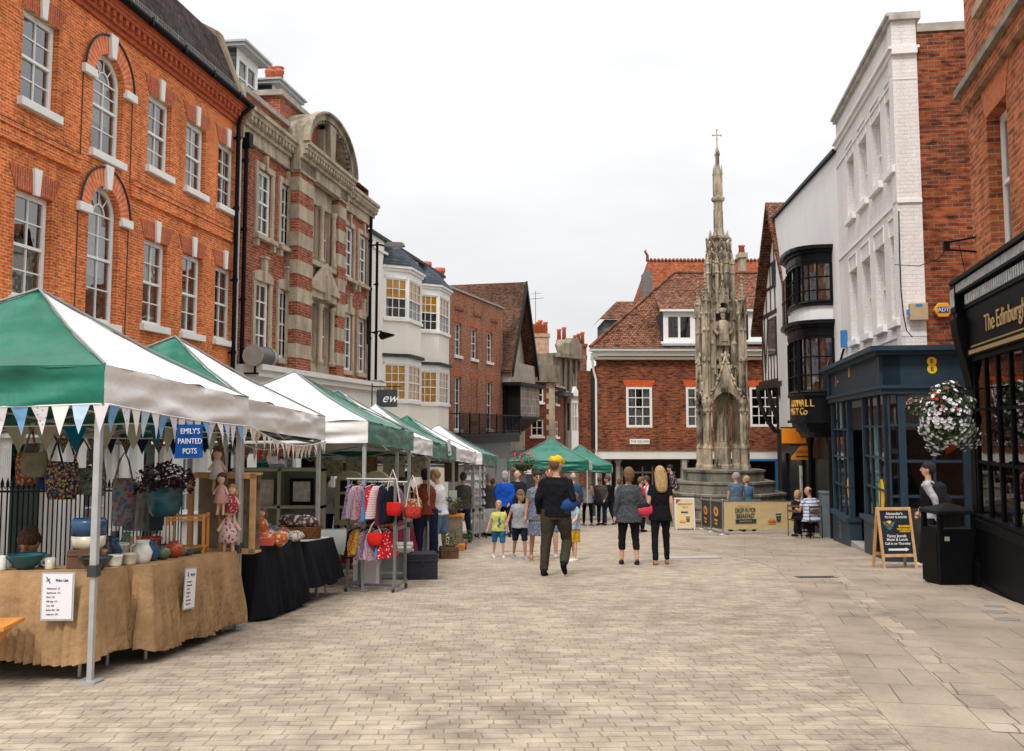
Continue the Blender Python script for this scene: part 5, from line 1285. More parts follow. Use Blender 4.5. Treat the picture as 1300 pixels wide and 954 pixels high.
def bay(s0, s1, n, y0=0.0):
 g = MB(); g.box(s0, s1, y0 - .02, y0 + .25, -.6, gl(s0) + zr); g.box(s0 - .05, s1 + .05, y0 - .1, y0 + .25, gl(s0) + zr, gl(s0) + zr + .08); g.build('stall_riser', BG, h)
 g = MB()
 for k in range(7): g.box((s0 + s1) / 2 - .25, (s0 + s1) / 2 + .25, y0 - .035, y0 - .02, gl(s0) + .2 + k * .06, gl(s0) + .235 + k * .06)
 g.build('vent', BGL, h)
 z0, z1 = gl(s0) + zr + .08, zb_ - .1
 g = MB(); g.box(s0, s0 + .12, y0, y0 + .12, z0, z1); g.box(s1 - .12, s1, y0, y0 + .12, z0, z1); g.build('post', BG, h)
 g = MB()
 for k in range(1, n): x = s0 + (s1 - s0) * k / n; g.box(x - .02, x + .02, y0 + .03, y0 + .09, z0, z1)
 for k in range(1, 4): z = z1 - (z1 - z0) * k / 4; g.box(s0, s1, y0 + .02, y0 + .1, z - .02, z + .02)
 g.build('glazing_bar', BG, h)
 g = MB(); g.quad((s0, y0 + .06, z0), (s1, y0 + .06, z0), (s1, y0 + .06, z1), (s0, y0 + .06, z1)); g.build('shop_pane', SHOPG, h)
bay(posts[0], posts[1], 3); bay(posts[2], posts[3], 3)
g = MB(); g.box(posts[1], posts[2], .0, .7, gl(posts[1]) - .1, gl(posts[1]) + .14); g.build('doorstep', M('door_step', (.35, .33, .30), .8, .1), h)
g = MB(); g.box(posts[1], posts[2], .75, .8, 0, 1.0); g.box(posts[1], posts[1] + .1, .7, .8, 0, zb_); g.box(posts[2] - .1, posts[2], .7, .8, 0, zb_); g.box(posts[1], posts[2], .7, .8, 2.3, 2.4); g.build('door', BG, h)
g = MB(); g.quad((posts[1], .76, 1), (posts[2], .76, 1), (posts[2], .76, zb_), (posts[1], .76, zb_)); g.build('door_pane', SHOPG, h)
g = MB(); g.box(posts[1] + .1, posts[1] + .75, .55, .58, .9, 2.9); g.build('teal_poster', M('teal_poster', (.02, .30, .36), .6, .3, 1.5), h)
g = MB(); g.tube([(posts[3] - .9, .055, 1.0), (posts[3] - .9, .05, 1.0)], .28, 20); g.build('yellow_disc_sticker', M('ee_yellow', (.85, .50, .02), .5, .03), h) if False else None
YE = M('logo_yellow', (.85, .50, .01), .5, .03); TX = M('logo_dark', (.03, .05, .06), .5, .05)
def disc(par, ax, c, r, mt, name, sy=1.0):
 g = MB(); n = 24
 pts = [(c[1] + r * math.cos(2 * math.pi * k / n), c[2] + r * sy * math.sin(2 * math.pi * k / n)) for k in range(n)] if ax == 'x' else [(c[0] + r * math.cos(2 * math.pi * k / n), c[2] + r * sy * math.sin(2 * math.pi * k / n)) for k in range(n)]
 d = c[0] if ax == 'x' else c[1]
 g.prism(pts, ax, d - .004, d + .004); return g.build(name, mt, par)
disc(h, 'y', (posts[3] - .75, .045, gl(posts[3]) + 1.15), .30, YE, 'yellow_sticker'); disc(h, 'y', (posts[1] - .35, .045, gl(posts[1]) + 1.3), .25, YE, 'yellow_sticker')
# return glazing facing the camera
def sideE(u, v):
 d = ray(u, v); o = fE.q; t = (o.x * fE.d.x + o.y * fE.d.y) / (d.x * fE.d.x + d.y * fE.d.y)
 X = d * t; return ((X.x - fE.p.x) * fE.n.x + (X.y - fE.p.y) * fE.n.y, CH + X.z - fE.base)
yy = [0, sideE(1147, 600)[0], sideE(1187, 600)[0], sideE(1228, 600)[0]]
x0 = Lz
g = MB(); g.box(x0 - .25, x0 + .02, 0, yy[3], -.6, .45); g.box(x0 - .25, x0 + .08, -.1, yy[3] + .05, .45, .53); g.build('stall_riser', BG, h)
zA, zB = .53, zb_ - .1
g = MB()
for y, w in ((0, .10), (yy[1], .13), (yy[3], .12)): g.box(x0 - .12, x0 + .01, max(y - w / 2, 0), y + w / 2, zA, zB)
g.box(x0 - .12, x0 + .01, -.0, .09, zA, zB); g.build('post', BG, h)
g = MB(); g.box(x0 - .08, x0 - .02, yy[2] - .025, yy[2] + .025, zA, sideE(1187, 540)[1])
for v in (540, 586, 631): z = sideE(1187, v)[1]; g.box(x0 - .09, x0 - .01, 0, yy[3], z - .025, z + .025)
g.build('glazing_bar', BG, h)
g = MB(); g.quad((x0 - .05, 0, zA), (x0 - .05, yy[3], zA), (x0 - .05, yy[3], zB), (x0 - .05, 0, zB)); g.build('shop_pane', SHOPG, h)
g = MB(); g.box(x0 - .3, x0, yy[3] + .06, rl, -.5, zb_); g.build('side_post', BG, h)
g = MB(); g.box(x0 - .35, x0 + .0, yy[3] + .09, yy[3] + .33, -.5, zb_ - .1); g.build('white_brick_pier', WBR, h)
# emblem: two stacked discs with letters E E
for (ax, c, r) in (('x', (x0 + .008, sideE(1183, 464)[0], sideE(1183, 464)[1]), .085), ('y', (fE.S(1078, 468), -.008, fE.Z(1078, 469)), .10)):
 e = empty('emblem', (0, 0, 0), 0, h)
 for s_ in (-1, 1): 
  disc(e, ax, (c[0], c[1], c[2] + s_ * r * .82), r, YE, 'emblem_disc')
  text('E', r * 1.25, TX, e, (c[0] + (.006 if ax == 'x' else 0), c[1] - (.006 if ax == 'y' else 0), c[2] + s_ * r * .82), (math.pi / 2, 0, math.pi / 2 if ax == 'x' else 0), .002, bold=.004)
s_, z_ = fE.at(1062, 485); g = MB(); g.prism([(s_ - .12, z_ - .12), (s_ - .02, z_ - .12), (s_ + .02, z_ + .14), (s_ - .08, z_ + .14)], 'y', -.012, -.004); g.build('orange_mark', M('orange_mark', (.7, .16, .02), .5), h)
text('store', .13, M('grey_letters', (.4, .42, .45)), h, (s_ + .28, -.01, z_), (math.pi / 2, 0, 0), .002)
# shop interior
g = MB(); D2_ = M('shop_interior', (.05, .075, .08), .8, .7, 1.5)
g.add([(.1, .3, -.2), (Lz - .3, .3, -.2), (Lz - .3, 3.2, -.2), (.1, 3.2, -.2), (.1, .3, zb_), (Lz - .3, .3, zb_), (Lz - .3, 3.2, zb_), (.1, 3.2, zb_)], [(0, 1, 2, 3), (4, 7, 6, 5), (3, 2, 6, 7), (0, 3, 7, 4)])
g.build('interior', D2_, h)
g = MB(); g.box(x0 - .6, x0 - .55, .2, .75, 0, 1.35); g.box(x0 - 1.6, x0 - 1.0, 1.4, 1.9, -.2, .9); g.build('display_counter', M('pale_counter', (.45, .46, .46), .5, .1), h)
g = MB(); g.prism([(1.6, 1.0), (2.3, 1.0), (2.5, 2.3), (1.9, 1.9)], 'x', x0 - .8, x0 - .78); g.build('grey_poster', M('poster_grey_green', (.12, .20, .20), .6, .5, 2), h)
g = MB(); g.prism([(sideE(1200, 560)[0], sideE(1200, 560)[1]), (sideE(1218, 545)[0], sideE(1218, 548)[1]), (sideE(1224, 560)[0], sideE(1224, 566)[1]), (sideE(1206, 575)[0], sideE(1206, 578)[1])], 'x', x0 - .25, x0 - .23); g.build('red_poster', M('poster_red', (.55, .05, .02), .6, .3, 3), h)
for k in range(3): 
 g = MB(); g.ell((x0 - .7 - k * .9, .5 + k * .4, zb_ - .12), .08, .08, .03, 10); g.build('ceiling_light', M('warm_spot', (.8, .7, .5), .5, .02), h)

# ------------------------------------------------------------------ white rendered pasty shop with black bow windows
f = Fac((9.85, 36.8), (p2[0] - .0, p2[1] + .02)); fP = f
h = f.empty('rendered_bow_shop'); tag(h, 'white rendered building with two black bow windows above the pasty shop', 'shop')
BLK = M('black_gloss_paint', (.008, .009, .011), .35, .15, 5, spec=.1)
zA_ = f.Z(985, 276); zB_ = f.Z(1060, 196)
g = MB(); z2 = f.Z(1000, 545)
g.add([(0, 0, z2), (f.len, 0, z2), (f.len, 0, zB_), (0, 0, zA_), (0, 8, z2), (f.len, 8, z2), (f.len, 8, zB_), (0, 8, zA_)], [(0, 1, 2, 3), (0, 3, 7, 4), (3, 2, 6, 7), (1, 5, 6, 2)]); g.build('rendered_wall', WREN, h)
g = MB(); g.add([(-.1, -.1, zA_), (f.len, -.1, zB_), (f.len, .3, zB_), (-.1, .3, zA_), (-.1, -.1, zA_ + .1), (f.len, -.1, zB_ + .1), (f.len, .3, zB_ + .1), (-.1, .3, zA_ + .1)], [(0, 1, 5, 4), (4, 5, 6, 7), (0, 4, 7, 3)]); g.build('verge', LEAD, h)
g = MB(); g.box(0, f.len, .0, .25, -.5, z2) ; 
sb = f.S(1056.5, 350) ; pr = .88; ln = 2.9
def bowcurve(e=0.0, n=12):      # half-superellipse plan
 cx = sb - ln / 2; out = []
 for k in range(n + 1):
  A = math.pi * k / n; c_, s_ = math.cos(A), math.sin(A)
  out.append((cx + (ln / 2 + e) * (1 if c_ > 0 else -1) * abs(c_) ** .75, -(pr + e) * s_ ** .6))
 return out
def bowband(z0, z1, e, mt, name, cap=True):
 g = MB(); q = bowcurve(e) ; g.prism(q, 'z', z0, z1); return g.build(name, mt, h)
def zbo(v): return f.Z(1040, v, -.6)
for (vt0, vt1, vw1, vb) in ((292, 322, 376, 398), (406, 424, 497, 503)):
 bowband(zbo(vt1) , zbo(vt1) + .08, .03, BLK, 'bow_head')
 for e, za, zz in ((.05, zbo(vt1) + .08, zbo(vt1) + .3), (.12, zbo(vt1) + .3, zbo(vt1) + .38), (.22, zbo(vt1) + .38, zbo(vt1) + .48)): bowband(za, zz, e, BLK, 'bow_cornice')
 q = bowcurve(0); z0, z1 = zbo(vw1), zbo(vt1)
 e = empty('bow_window', (0, 0, 0), 0, h)
 g = MB(); gp = MB()
 for k in range(12):
  (ax_, ay), (bx, by) = q[k], q[k + 1]
  if math.hypot(bx - ax_, by - ay) < .05: continue
  gp.quad((bx, by + .02, z0), (ax_, ay + .02, z0), (ax_, ay + .02, z1), (bx, by + .02, z1))
  g.tube([(ax_, ay, z0), (ax_, ay, z1)], .07 if k in (0, 4, 8) else .022, 4, smooth=False)
  for j in range(1, 3): z = z0 + (z1 - z0) * j / 3; g.tube([(ax_, ay, z), (bx, by, z)], .02, 4, smooth=False)
  g.tube([(ax_, ay, z0 + .03), (bx, by, z0 + .03)], .06, 4, smooth=False)
 g.build('frame', BLK, e); gp.build('pane', PANEO, e)
 cq = bowcurve(-.16); g = MB()
 for k in range(12):
  if k % 4 == 1 : continue
  g.quad((cq[k][0], cq[k][1], z0), (cq[k + 1][0], cq[k + 1][1], z0), (cq[k + 1][0], cq[k + 1][1], z1), (cq[k][0], cq[k][1], z1))
 g.build('curtain', M('faded_curtain', (.30, .24, .19), .9, .6, 4), e)
 g = MB(); cq = bowcurve(-.2); g.prism(cq, 'z', z0 + .02, z0 + .04); g.build('sill_board', DARK, e)
bowband(zbo(398), zbo(378) - .03, -.03, WREN, 'bow_apron'); bowband(zbo(378) - .03, zbo(376) + .0, .04, BLK, 'bow_sill')
zf0, zf1 = zbo(533), zbo(501)
bowband(zf0, zf1, .03, BLK, 'bow_fascia'); bowband(zf1, zbo(497), .08, BLK, 'bow_sill')
for k, (e, za, zz) in enumerate(((.10, 0, .08), (-.02, .08, .2), (-.12, .2, .32), (-.3, .32, .46))): bowband(zf0 - zz, zf0 - za, e, BLK, 'bow_base_moulding')
# lettering wraps near side of the bow
GLD = M('gold_letters', (.62, .36, .08), .4, .05)
qq = bowcurve(.05)
def bent(body, z, size, s_start, mt):
 cur = s_start
 segs = [(qq[i], qq[i + 1]) for i in range(len(qq) - 1)]
 tot = [math.hypot(b[0] - a[0], b[1] - a[1]) for a, b in segs]
 e = empty('lettering', (0, 0, 0), 0, h)
 for ch in body[::-1]:
  d = cur; i = 0
  while i < len(tot) - 1 and d > tot[i]: d -= tot[i]; i += 1
  (ax_, ay), (bx, by) = segs[i]; t = d / tot[i]
  x_, y_ = ax_ + (bx - ax_) * t, ay + (by - ay) * t; an = math.atan2(ay - by, ax_ - bx)
  if ch != ' ': text(ch, size, mt, e, (x_, y_ - .0 + 0, z), (math.pi / 2, 0, an), .012, name='letter')
  cur += size * (.66 if ch not in 'I ' else .4) 
bent('CORNWALL', zbo(511), .27, .62, GLD); bent('PASTY Co', zbo(522), .27, .85, GLD)
s0 = f.S(1000, 380); g = MB(); a, b = s0 - .9, s0 + .0; z0, z1 = f.Z(998, 412), f.Z(998, 358)
g.box(a - .06, b + .06, -.06, -.0, z0 - .08, z1 + .08); w_ = g.build('side_window', BLK, h)
g = MB(); g.quad((a, -.065, z0), (b, -.065, z0), (b, -.065, z1), (a, -.065, z1)); g.build('pane', M('dark_reflecting_glass', (.05, .06, .07), .05, .2, 2), w_)
g = MB(); g.box((a + b) / 2 - .02, (a + b) / 2 + .02, -.085, -.067, z0, z1); g.box(a, b, -.085, -.067, (z0 + z1) / 2 - .03, (z0 + z1) / 2 + .03); g.build('glazing_bar', BLK, w_)
# ground floor of the pasty shop
g = MB(); wall(g, 0, f.len, -.5, z2, [(1.0, 4.2, .6, 2.6), (4.6, 5.8, -.4, 2.6), (6.4, f.len - .6, .6, 2.6)], .2, .05); g.build('shopfront', BLK, h)
room(h, .2, f.len - .2, -.4, 2.8, .3, 2.5, M('dim_shop', (.07, .06, .05), .9, .5, 1))
g = MB(); g.quad((1, .15, .6), (f.len - .6, .15, .6), (f.len - .6, .15, 2.6), (1, .15, 2.6)); g.build('shop_window', M('dull_shop_pane', (.03, .032, .034), .35, .4, 3, spec=.3), h)
g = MB()
for s_ in (f.len - 4.4, f.len - 1.2): g.lathe([(.10, -.4), (.10, 0), (.07, .05), (.07, zf0 - .75), (.12, zf0 - .6), (.12, zf0 - .45)], (s_, -.12, 0), 8)
g.build('bow_post', BLK, h)
g = MB(); g.box(5.0, 5.35, -.1, -.06, .7, 2.3); g.build('menu_board', M('menu_white', (.55, .55, .5), .7, .3, 8), h)
# blue boxes on the wall
o = f.empty('wall_floodlight'); tag(o, 'small blue box fixed on the white wall near the roof of the phone shop', 'wall box')
s_, z_ = f.at(1071, 430, -.1); g = MB(); g.box(s_ - .08, s_ + .08, -.16, 0, z_ - .22, z_ + .2); g.build('case', M('blue_box', (.03, .18, .45), .5, .1), o)
g = MB(); g.tube([(s_, -.1, z_ - .25), (s_, -.25, z_ - .75), (s_ + .1, -.1, z_ - .95)], .03, 5); g.build('cable', BLACKM, o)
# hanging orange signs
ORG = M('orange_sign', (.85, .26, .01), .5, .05)
for (u0, u1, v0, v1, lb, step) in ((993, 1028, 544, 563, 'upper bright orange cut-out sign beside the pasty shop corner', 0), (1005, 1028, 566, 584, 'lower orange sign with black lettering beneath the upper orange sign', 1)):
 Y = 30.5; p0 = P(u0, v1, Y); p1 = P(u1, v0, Y); o = empty('shop_sign', (p0.x, Y, p0.z)); w_, h_ = p1.x - p0.x, p1.z - p0.z
 tag(o, lb, 'sign')
 g = MB()
 if not step: g.prism([(0, 0), (w_, 0), (w_, h_ * .3), (w_ * .7, h_ * .35), (w_ * .5, h_), (0, h_)], 'y', 0, .05)
 else: g.prism([(0, 0), (w_, 0), (w_, h_), (w_ * .55, h_), (w_ * .1, h_ * .3), (0, h_ * .2)], 'y', 0, .05)
 bo = g.build('board', ORG, o)
 if step: 
  text('LANGUAGE', .13, TX, bo, (w_ * .62, -.003, h_ * .55), (math.pi / 2, 0, 0), .002, sx=.72); g = MB(); g.box(w_ * .25, w_ * .9, -.004, .0, h_ * .18, h_ * .28); g.build('black_bar', TX, bo)
 g = MB(); g.box(-.03, w_ + .05, .0, .05, h_, h_ + .04); g.box(w_, w_ + .05, .0, .05, -.1, h_ + .3); g.build('bracket', BLK, o)

# ------------------------------------------------------------------ timber framed jettied house
f = Fac((10.25, 40.6), (9.95, 34.6)); h = f.empty('timber_framed_house')
tag(h, 'black and white timber framed gabled house jettied over dark ground floor beside the cross', 'house')
TIM = M('dark_oak_timber', (.045, .032, .025), .8, .3, 6, .3, 20); PLW = M('white_infill', (.70, .68, .64), .85, .06, 2)
zj = f.Z(968, 487); ze = f.Z(957, 412); za = f.Z(985, 262); sa = f.S(985, 262)
sa = max(sa, 2.6); L5_ = 2 * sa
g = MB(); g.prism([(0, zj), (L5_, zj), (L5_, ze), (sa, za), (0, ze)], 'y', 0, 7); g.build('infill_wall', PLW, h)
g = MB(); g.box(0, L5_, .5, 7, -.5, zj); g.build('ground_floor', M('dark_ground_floor', (.03, .027, .024), .8, .4, 1), h)
g = MB(); g.box(-.2, L5_ + .2, -.15, .2, zj - .22, zj + .05)
k = 0
while k * .45 < L5_: g.box(k * .45, k * .45 + .16, -.3, .5, zj - .3, zj - .1); k += 1
def beam(x0, z0, x1, z1, w=.11): 
 d = Vector((x1 - x0, z1 - z0)).normalized(); n_ = Vector((-d.y, d.x)) * w / 2
 g.prism([(x0 + n_.x, z0 + n_.y), (x0 - n_.x, z0 - n_.y), (x1 - n_.x, z1 - n_.y), (x1 + n_.x, z1 + n_.y)], 'y', -.025, .02)
zm = f.Z(970, 403)
beam(0.06, zj, .06, ze, .16); beam(0, zm, L5_, zm, .16); beam(0, (zm + za) / 2 - .3, L5_, (zm + za) / 2 - .3, .12) if False else None
beam(.6, zj, .1, zm, .12); beam(.5, zj, 1.2, zm, .10)
for k in range(1, 12): x_ = k * .55; beam(x_, zj, x_, (zm if x_ < 1.0 else f.Z(970, 455)), .1)
for x_ in (1.0, 1.8, 2.6, 3.4): 
 top = ze + (za - ze) * (x_ / sa if x_ < sa else (L5_ - x_) / sa); beam(x_, zm, x_, top - .1, .12)
for z_ in (zm + 1.0, zm + 1.9, zm + 2.8):
 xs_ = sa * max(0, (z_ - ze)) / (za - ze); beam(xs_, z_, L5_ - xs_, z_, .12)
g.build('timber_frame', TIM, h)
g = MB()
for sgn in (0, 1):
 x0 = -.35 if not sgn else L5_ + .35; zz = ze - .45
 g.add([(x0, -.4, zz), (sa, -.4, za + .15), (sa, 7, za + .15), (x0, 7, zz), (x0, -.4, zz - .22), (sa, -.4, za - .1), (sa, 7, za - .1), (x0, 7, zz - .22)], [(0, 1, 2, 3), (4, 5, 1, 0), (7, 6, 5, 4), (0, 3, 7, 4)])
g.build('roof', TILE1Y, h)
g = MB(); a, b = f.S(976, 425), f.S(986, 425); z0, z1 = f.Z(980, 450), f.Z(980, 406); g.box(a - .05, b + .05, -.05, -.0, z0 - .05, z1 + .05); w_ = g.build('window', TIM, h)
g = MB(); g.quad((a + .04, -.055, z0), (b - .04, -.055, z0), (b - .04, -.055, z1), (a + .04, -.055, z1)); g.build('pane', M('dark_reflecting_glass', (.05, .06, .07)), w_)
g = MB(); a = f.S(981, 350); g.box(a, a + .8, -.05, 0, zm + .95, zm + 1.9); g.build('gable_window', M('dark_reflecting_glass', (.05, .06, .07)), h)
g = MB()
for x_ in (.1, 2.2, 4.2):
 g.tube([(x_, .45, zj - 2.0), (x_, .1, zj - 1.5), (x_, -.15, zj - .9), (x_, -.25, zj - .3)], .09, 5); 
g.build('curved_bracket', TIM, h)

# ------------------------------------------------------------------ near right: orange brick building over the black shopfront
qx = P(1232, 220, 13.9).x
fN = Fac((qx, 13.9), (qx - .229 * 9, 4.9)); f = fN; h = f.empty('near_brick_shop')
tag(h, 'orange brick building over a glossy black shopfront at the right edge', 'shop')
zb0 = f.Z(1228, 119); wt, wb = f.Z(1256, 146), f.Z(1256, 330)
a = f.S(1256, 240); a2 = a + 2.6
hs = [(a, a + 1.0, f.Z(1228, 345), wt), (a2, a2 + 1.0, f.Z(1228, 345), wt), (a - .12, a + .95, zb0 + .9, zb0 + 2.9), (a2 - .12, a2 + .95, zb0 + .9, zb0 + 2.9)]
g = MB(); wall(g, 0, f.len, 2.8, zb0 + 3.6, hs, .24); g.box(0, .25, 0.02, 5, -.5, zb0 + 3.6); g.build('brick_wall', BR6, h)
room(h, .3, f.len, 2.9, zb0 + 3.4, .6, 2)
for k, (x, b, c, d) in enumerate(hs): sash(h, x + .01, b - .01, c, d, 1, 2, .16, WHITE, [(.03, .97, .0, .97)], fr=.09, sill=(k > 1), sillm=STN)
g = MB()
for x, b, c, d in hs: g.prism([(x, d), (b, d), (b + .22, d + .40), (x - .22, d + .40)], 'y', -.012, 0)
g.build('flat_arch', M('brown_gauged_brick', (.46, .15, .065), .85, .25, 12), h)
g = MB(); g.box(-.06, f.len, -.09, 0, zb0 - .26, zb0 - .05); g.build('brick_band', BR6, h)
g = MB(); g.box(-.12, f.len, -.17, 0, zb0 - .05, zb0 + .05); g.build('band_coping', M('lichen_coping', (.25, .23, .18), .9, .4, 4), h)
# shopfront: cornice, fascia, dentils, console, pilaster, window
zc_ = f.Z(1216, 357, -.28); OFF = -.45
SBL = M('shop_black', (.004, .0045, .0055), .45, .2, 4, spec=.03); KK = set(bpy.data.objects)
g = MB(); g.box(-.25, f.len, -.66, 0, zc_ - .0, zc_ + .05); g.box(-.2, f.len, -.56, 0, zc_ - .16, zc_); g.box(.0, f.len, -.40, 0, zc_ - .38, zc_ - .16); g.box(.0, f.len, -.34, 0, zc_ - .95, zc_ - .38); g.box(0, f.len, -.40, 0, zc_ - 1.05, zc_ - .95)
g.build('shop_cornice', SBL, h)
g = MB(); g.box(-.2, f.len, -.575, -.56, zc_ - .13, zc_ - .02); g.build('weathered_cornice_strip', M('worn_grey_paint', (.30, .31, .32), .5, .5, 9), h)
g = MB(); x = .3
while x < f.len: g.box(x, x + .045, -.455, -.40, zc_ - .33, zc_ - .2); x += .10
g.build('dentil', M('pale_dentil', (.45, .47, .47), .4, .3, 12), h)
g = MB(); g.box(0.35, f.len, -.36, -.34, zc_ - .935, zc_ - .915); g.box(.35, f.len, -.425, -.40, zc_ - 1.03, zc_ - .98); g.build('gold_line', M('gold_bead', (.40, .26, .10), .4, .1, metal=.3), h)
gx = f.S(1250, 400, -.16); text('The Edinburgh', .31, M('sign_gold', (.55, .38, .17), .35, .1, metal=.3), h, (gx, -.37, zc_ - .70), (math.pi / 2, 0, 0), .006, 'LEFT', sx=1.05, bold=.0)
g = MB(); g.box(-.34, -.02, -.60, -.20, zc_ - .40, zc_ + .02); g.box(-.30, -.0, -.55, -.1, zc_ - .75, zc_ - .40); g.build('fascia_end_block', SBL, h)
g = MB(); g.box(-.348, -.34, -.52, -.28, zc_ - .32, zc_ - .06); g.box(-.33, -.04, -.608, -.60, zc_ - .32, zc_ - .06); g.build('end_block_panel', M('worn_grey_paint', (.30, .31, .32)), h)
# console bracket, S profile
g = MB(); pr_ = []
for t in range(17):
 q = t / 16; pr_.append((-.30 - .26 * math.cos(q * 3.0) * (1 - q * .3) - .1, zc_ - .5 - q * 1.25))
g.prism([(y_, z_) for y_, z_ in pr_] + [(-.02, zc_ - 1.85), (-.02, zc_ - .5)], 'x', -.26, .14); g.tube([(-.27, -.22, zc_ - 1.92), (.15, -.22, zc_ - 1.92)], .11, 12); g.build('console_bracket', SBL, h)
g = MB()
for t in range(9): q = t / 8; g.ell((-.262, -.22 - .16 * math.cos(q * 3), zc_ - .75 - q * 1.0), .02, .12 * (1 - .4 * q), .07, 8, 0, 5)
g.build('gilt_acanthus', M('dull_gilt', (.30, .20, .08), .5, .4, 20, metal=.3), h)
g = MB(); g.box(-.22, .16, -.22, 0, .3, zc_ - 1.85); g.box(-.18, .12, -.25, -.22, .9, zc_ - 2.1); g.box(-.34, .28, -.40, 0, -.6, .34); g.box(-.28, .22, -.34, 0, .34, .42); g.box(-.25, .19, -.29, 0, .42, .62); g.box(-.23, .17, -.26, 0, .62, .68)
g.build('pilaster', SBL, h, bevel=.012)
wz0, wz1 = 1.0, zc_ - 1.12
g = MB(); g.box(.28, f.len, -.30, -.0, -.6, wz0 - .18); g.box(.28, f.len, -.42, 0, wz0 - .18, wz0 - .06); g.box(.2, f.len, -.36, 0, wz0 - .06, wz0); g.box(.2, f.len, -.3, -.1, wz1, wz1 + .12)
g.box(.2, f.len, -.34, 0, .05, .12)
g.build('stall_riser', SBL, h, bevel=.01)
g = MB(); x = .2; k = 0
while x < f.len: g.box(x - .03, x + .04, -.24, -.14, wz0, wz1); x += .62
for z_ in (wz0 + (wz1 - wz0) * .34, wz0 + (wz1 - wz0) * .68): g.box(.2, f.len, -.23, -.15, z_ - .02, z_ + .02)
g.build('glazing_bar', SBL, h)
g = MB(); g.quad((.2, -.18, wz0), (f.len, -.18, wz0), (f.len, -.18, wz1), (.2, -.18, wz1)); g.build('shop_pane', glass('dark_shop_glass', (.6, .62, .62), .08), h)
room(h, .22, f.len, .2, wz1 + .1, .0, 3, M('wool_shop_interior', (.30, .26, .20), .9, .6, 1.6))
for k in range(7):
 g = MB(); x = .7 + k * .75; g.lathe([(.16, 0), (.17, .3), (.13, .5), (.19, .8), (.05, .9)], (x, .45, wz0 + .1), 9); g.build('window_display', M(['knit_red', 'knit_cream', 'knit_grey'][k % 3], [(.35, .02, .02), (.5, .45, .36), (.2, .2, .2)][k % 3], .9, .2), h)
g = MB(); g.box(.3, f.len, .1, .6, wz0 - .1, wz0 + .1); g.build('window_shelf', M('pale_shelf', (.4, .38, .34)), h)
for o in set(bpy.data.objects) - KK:
 if o.parent == h and o.name.split('.')[0] not in ('interior', 'window_display', 'window_shelf'):
  o.scale.y = .45; o.location.y *= .45
  if o.name.startswith('lettering'): o.scale.y = 1.0
# iron sign bracket at the corner
p = P(1245, 311, 13.75); o = empty('sign_bracket', (p.x, 13.75, p.z)); tag(o, 'empty black iron box bracket sticking out from the brick corner', 'bracket')
g = MB(); g.tube([(0, 0, .12), (-.47, 0, .03)], .016, 6); g.tube([(0, 0, -.10), (-.47, 0, -.07)], .016, 6); g.box(-.02, .02, -.03, .03, -.14, .15); g.box(-.52, -.44, -.025, .025, -.09, .05); g.build('arm', BLACKM, o)
g = MB(); g.tube([(-.30, 0, 0), (-.2, .1, -.3), (-.15, .1, -.55)], .006, 4); g.tube([(-.48, 0, -.05), (-.6, 0, -.2), (-.75, .3, -.25), (-.9, .8, -.15)], .006, 4); g.build('cable', BLACKM, o)
# ------------------------------------------------------------------ market stalls
GRN = M('green_canopy_cloth', (.0, .135, .085), .42, .2, 1.5, .8, 5.0, sheen=.15); WHC = M('white_canopy_cloth', (.74, .725, .72), .6, .09, 1.2, .9, 5.0)
ALU = M('aluminium_pole', (.42, .43, .43), .4, .12, 8, metal=.35); GREYP = M('grey_steel_pole', (.16, .17, .175), .4, .15, 8); CLIP = M('dark_plastic_clip', (.03, .04, .045), .5, .1)
def panel(mb, p0, p1, p2, p3, n, m, sag=0, wob=.012, seed=0, nrm=None):
 """a cloth panel between four corners (p0-p1 bottom edge, p3-p2 top edge), wrinkled"""
 p0, p1, p2, p3 = map(Vector, (p0, p1, p2, p3)); vs = []; nr = (p1 - p0).cross(p3 - p0); nr = nr.normalized() if nr.length > 1e-6 else Vector((0, 0, 1))
 for j in range(n + 1):
  for i in range(n + 1):
   u, v = i / n, j / n; q = p0.lerp(p1, u).lerp(p3.lerp(p2, u), v)
   q = q + Vector((0, 0, -sag * math.sin(math.pi * u) * math.sin(math.pi * v) - sag * .5 * math.sin(math.pi * v)))
   e = min(1, 6 * min(u, 1 - u) + .15)
   q = q + nr * wob * e * (mnoise.noise(Vector((q.x * 2.0 + seed, q.y * 2.0, q.z * 9))) * 1.6 + mnoise.noise(Vector((q.x * 7 + seed, q.y * 7, q.z * 14))) * .6)
   vs.append(q)
 fs = [(j * (n + 1) + i, j * (n + 1) + i + 1, (j + 1) * (n + 1) + i + 1, (j + 1) * (n + 1) + i) for j in range(n) for i in range(n)]
 mb.add(vs, fs, m, True)
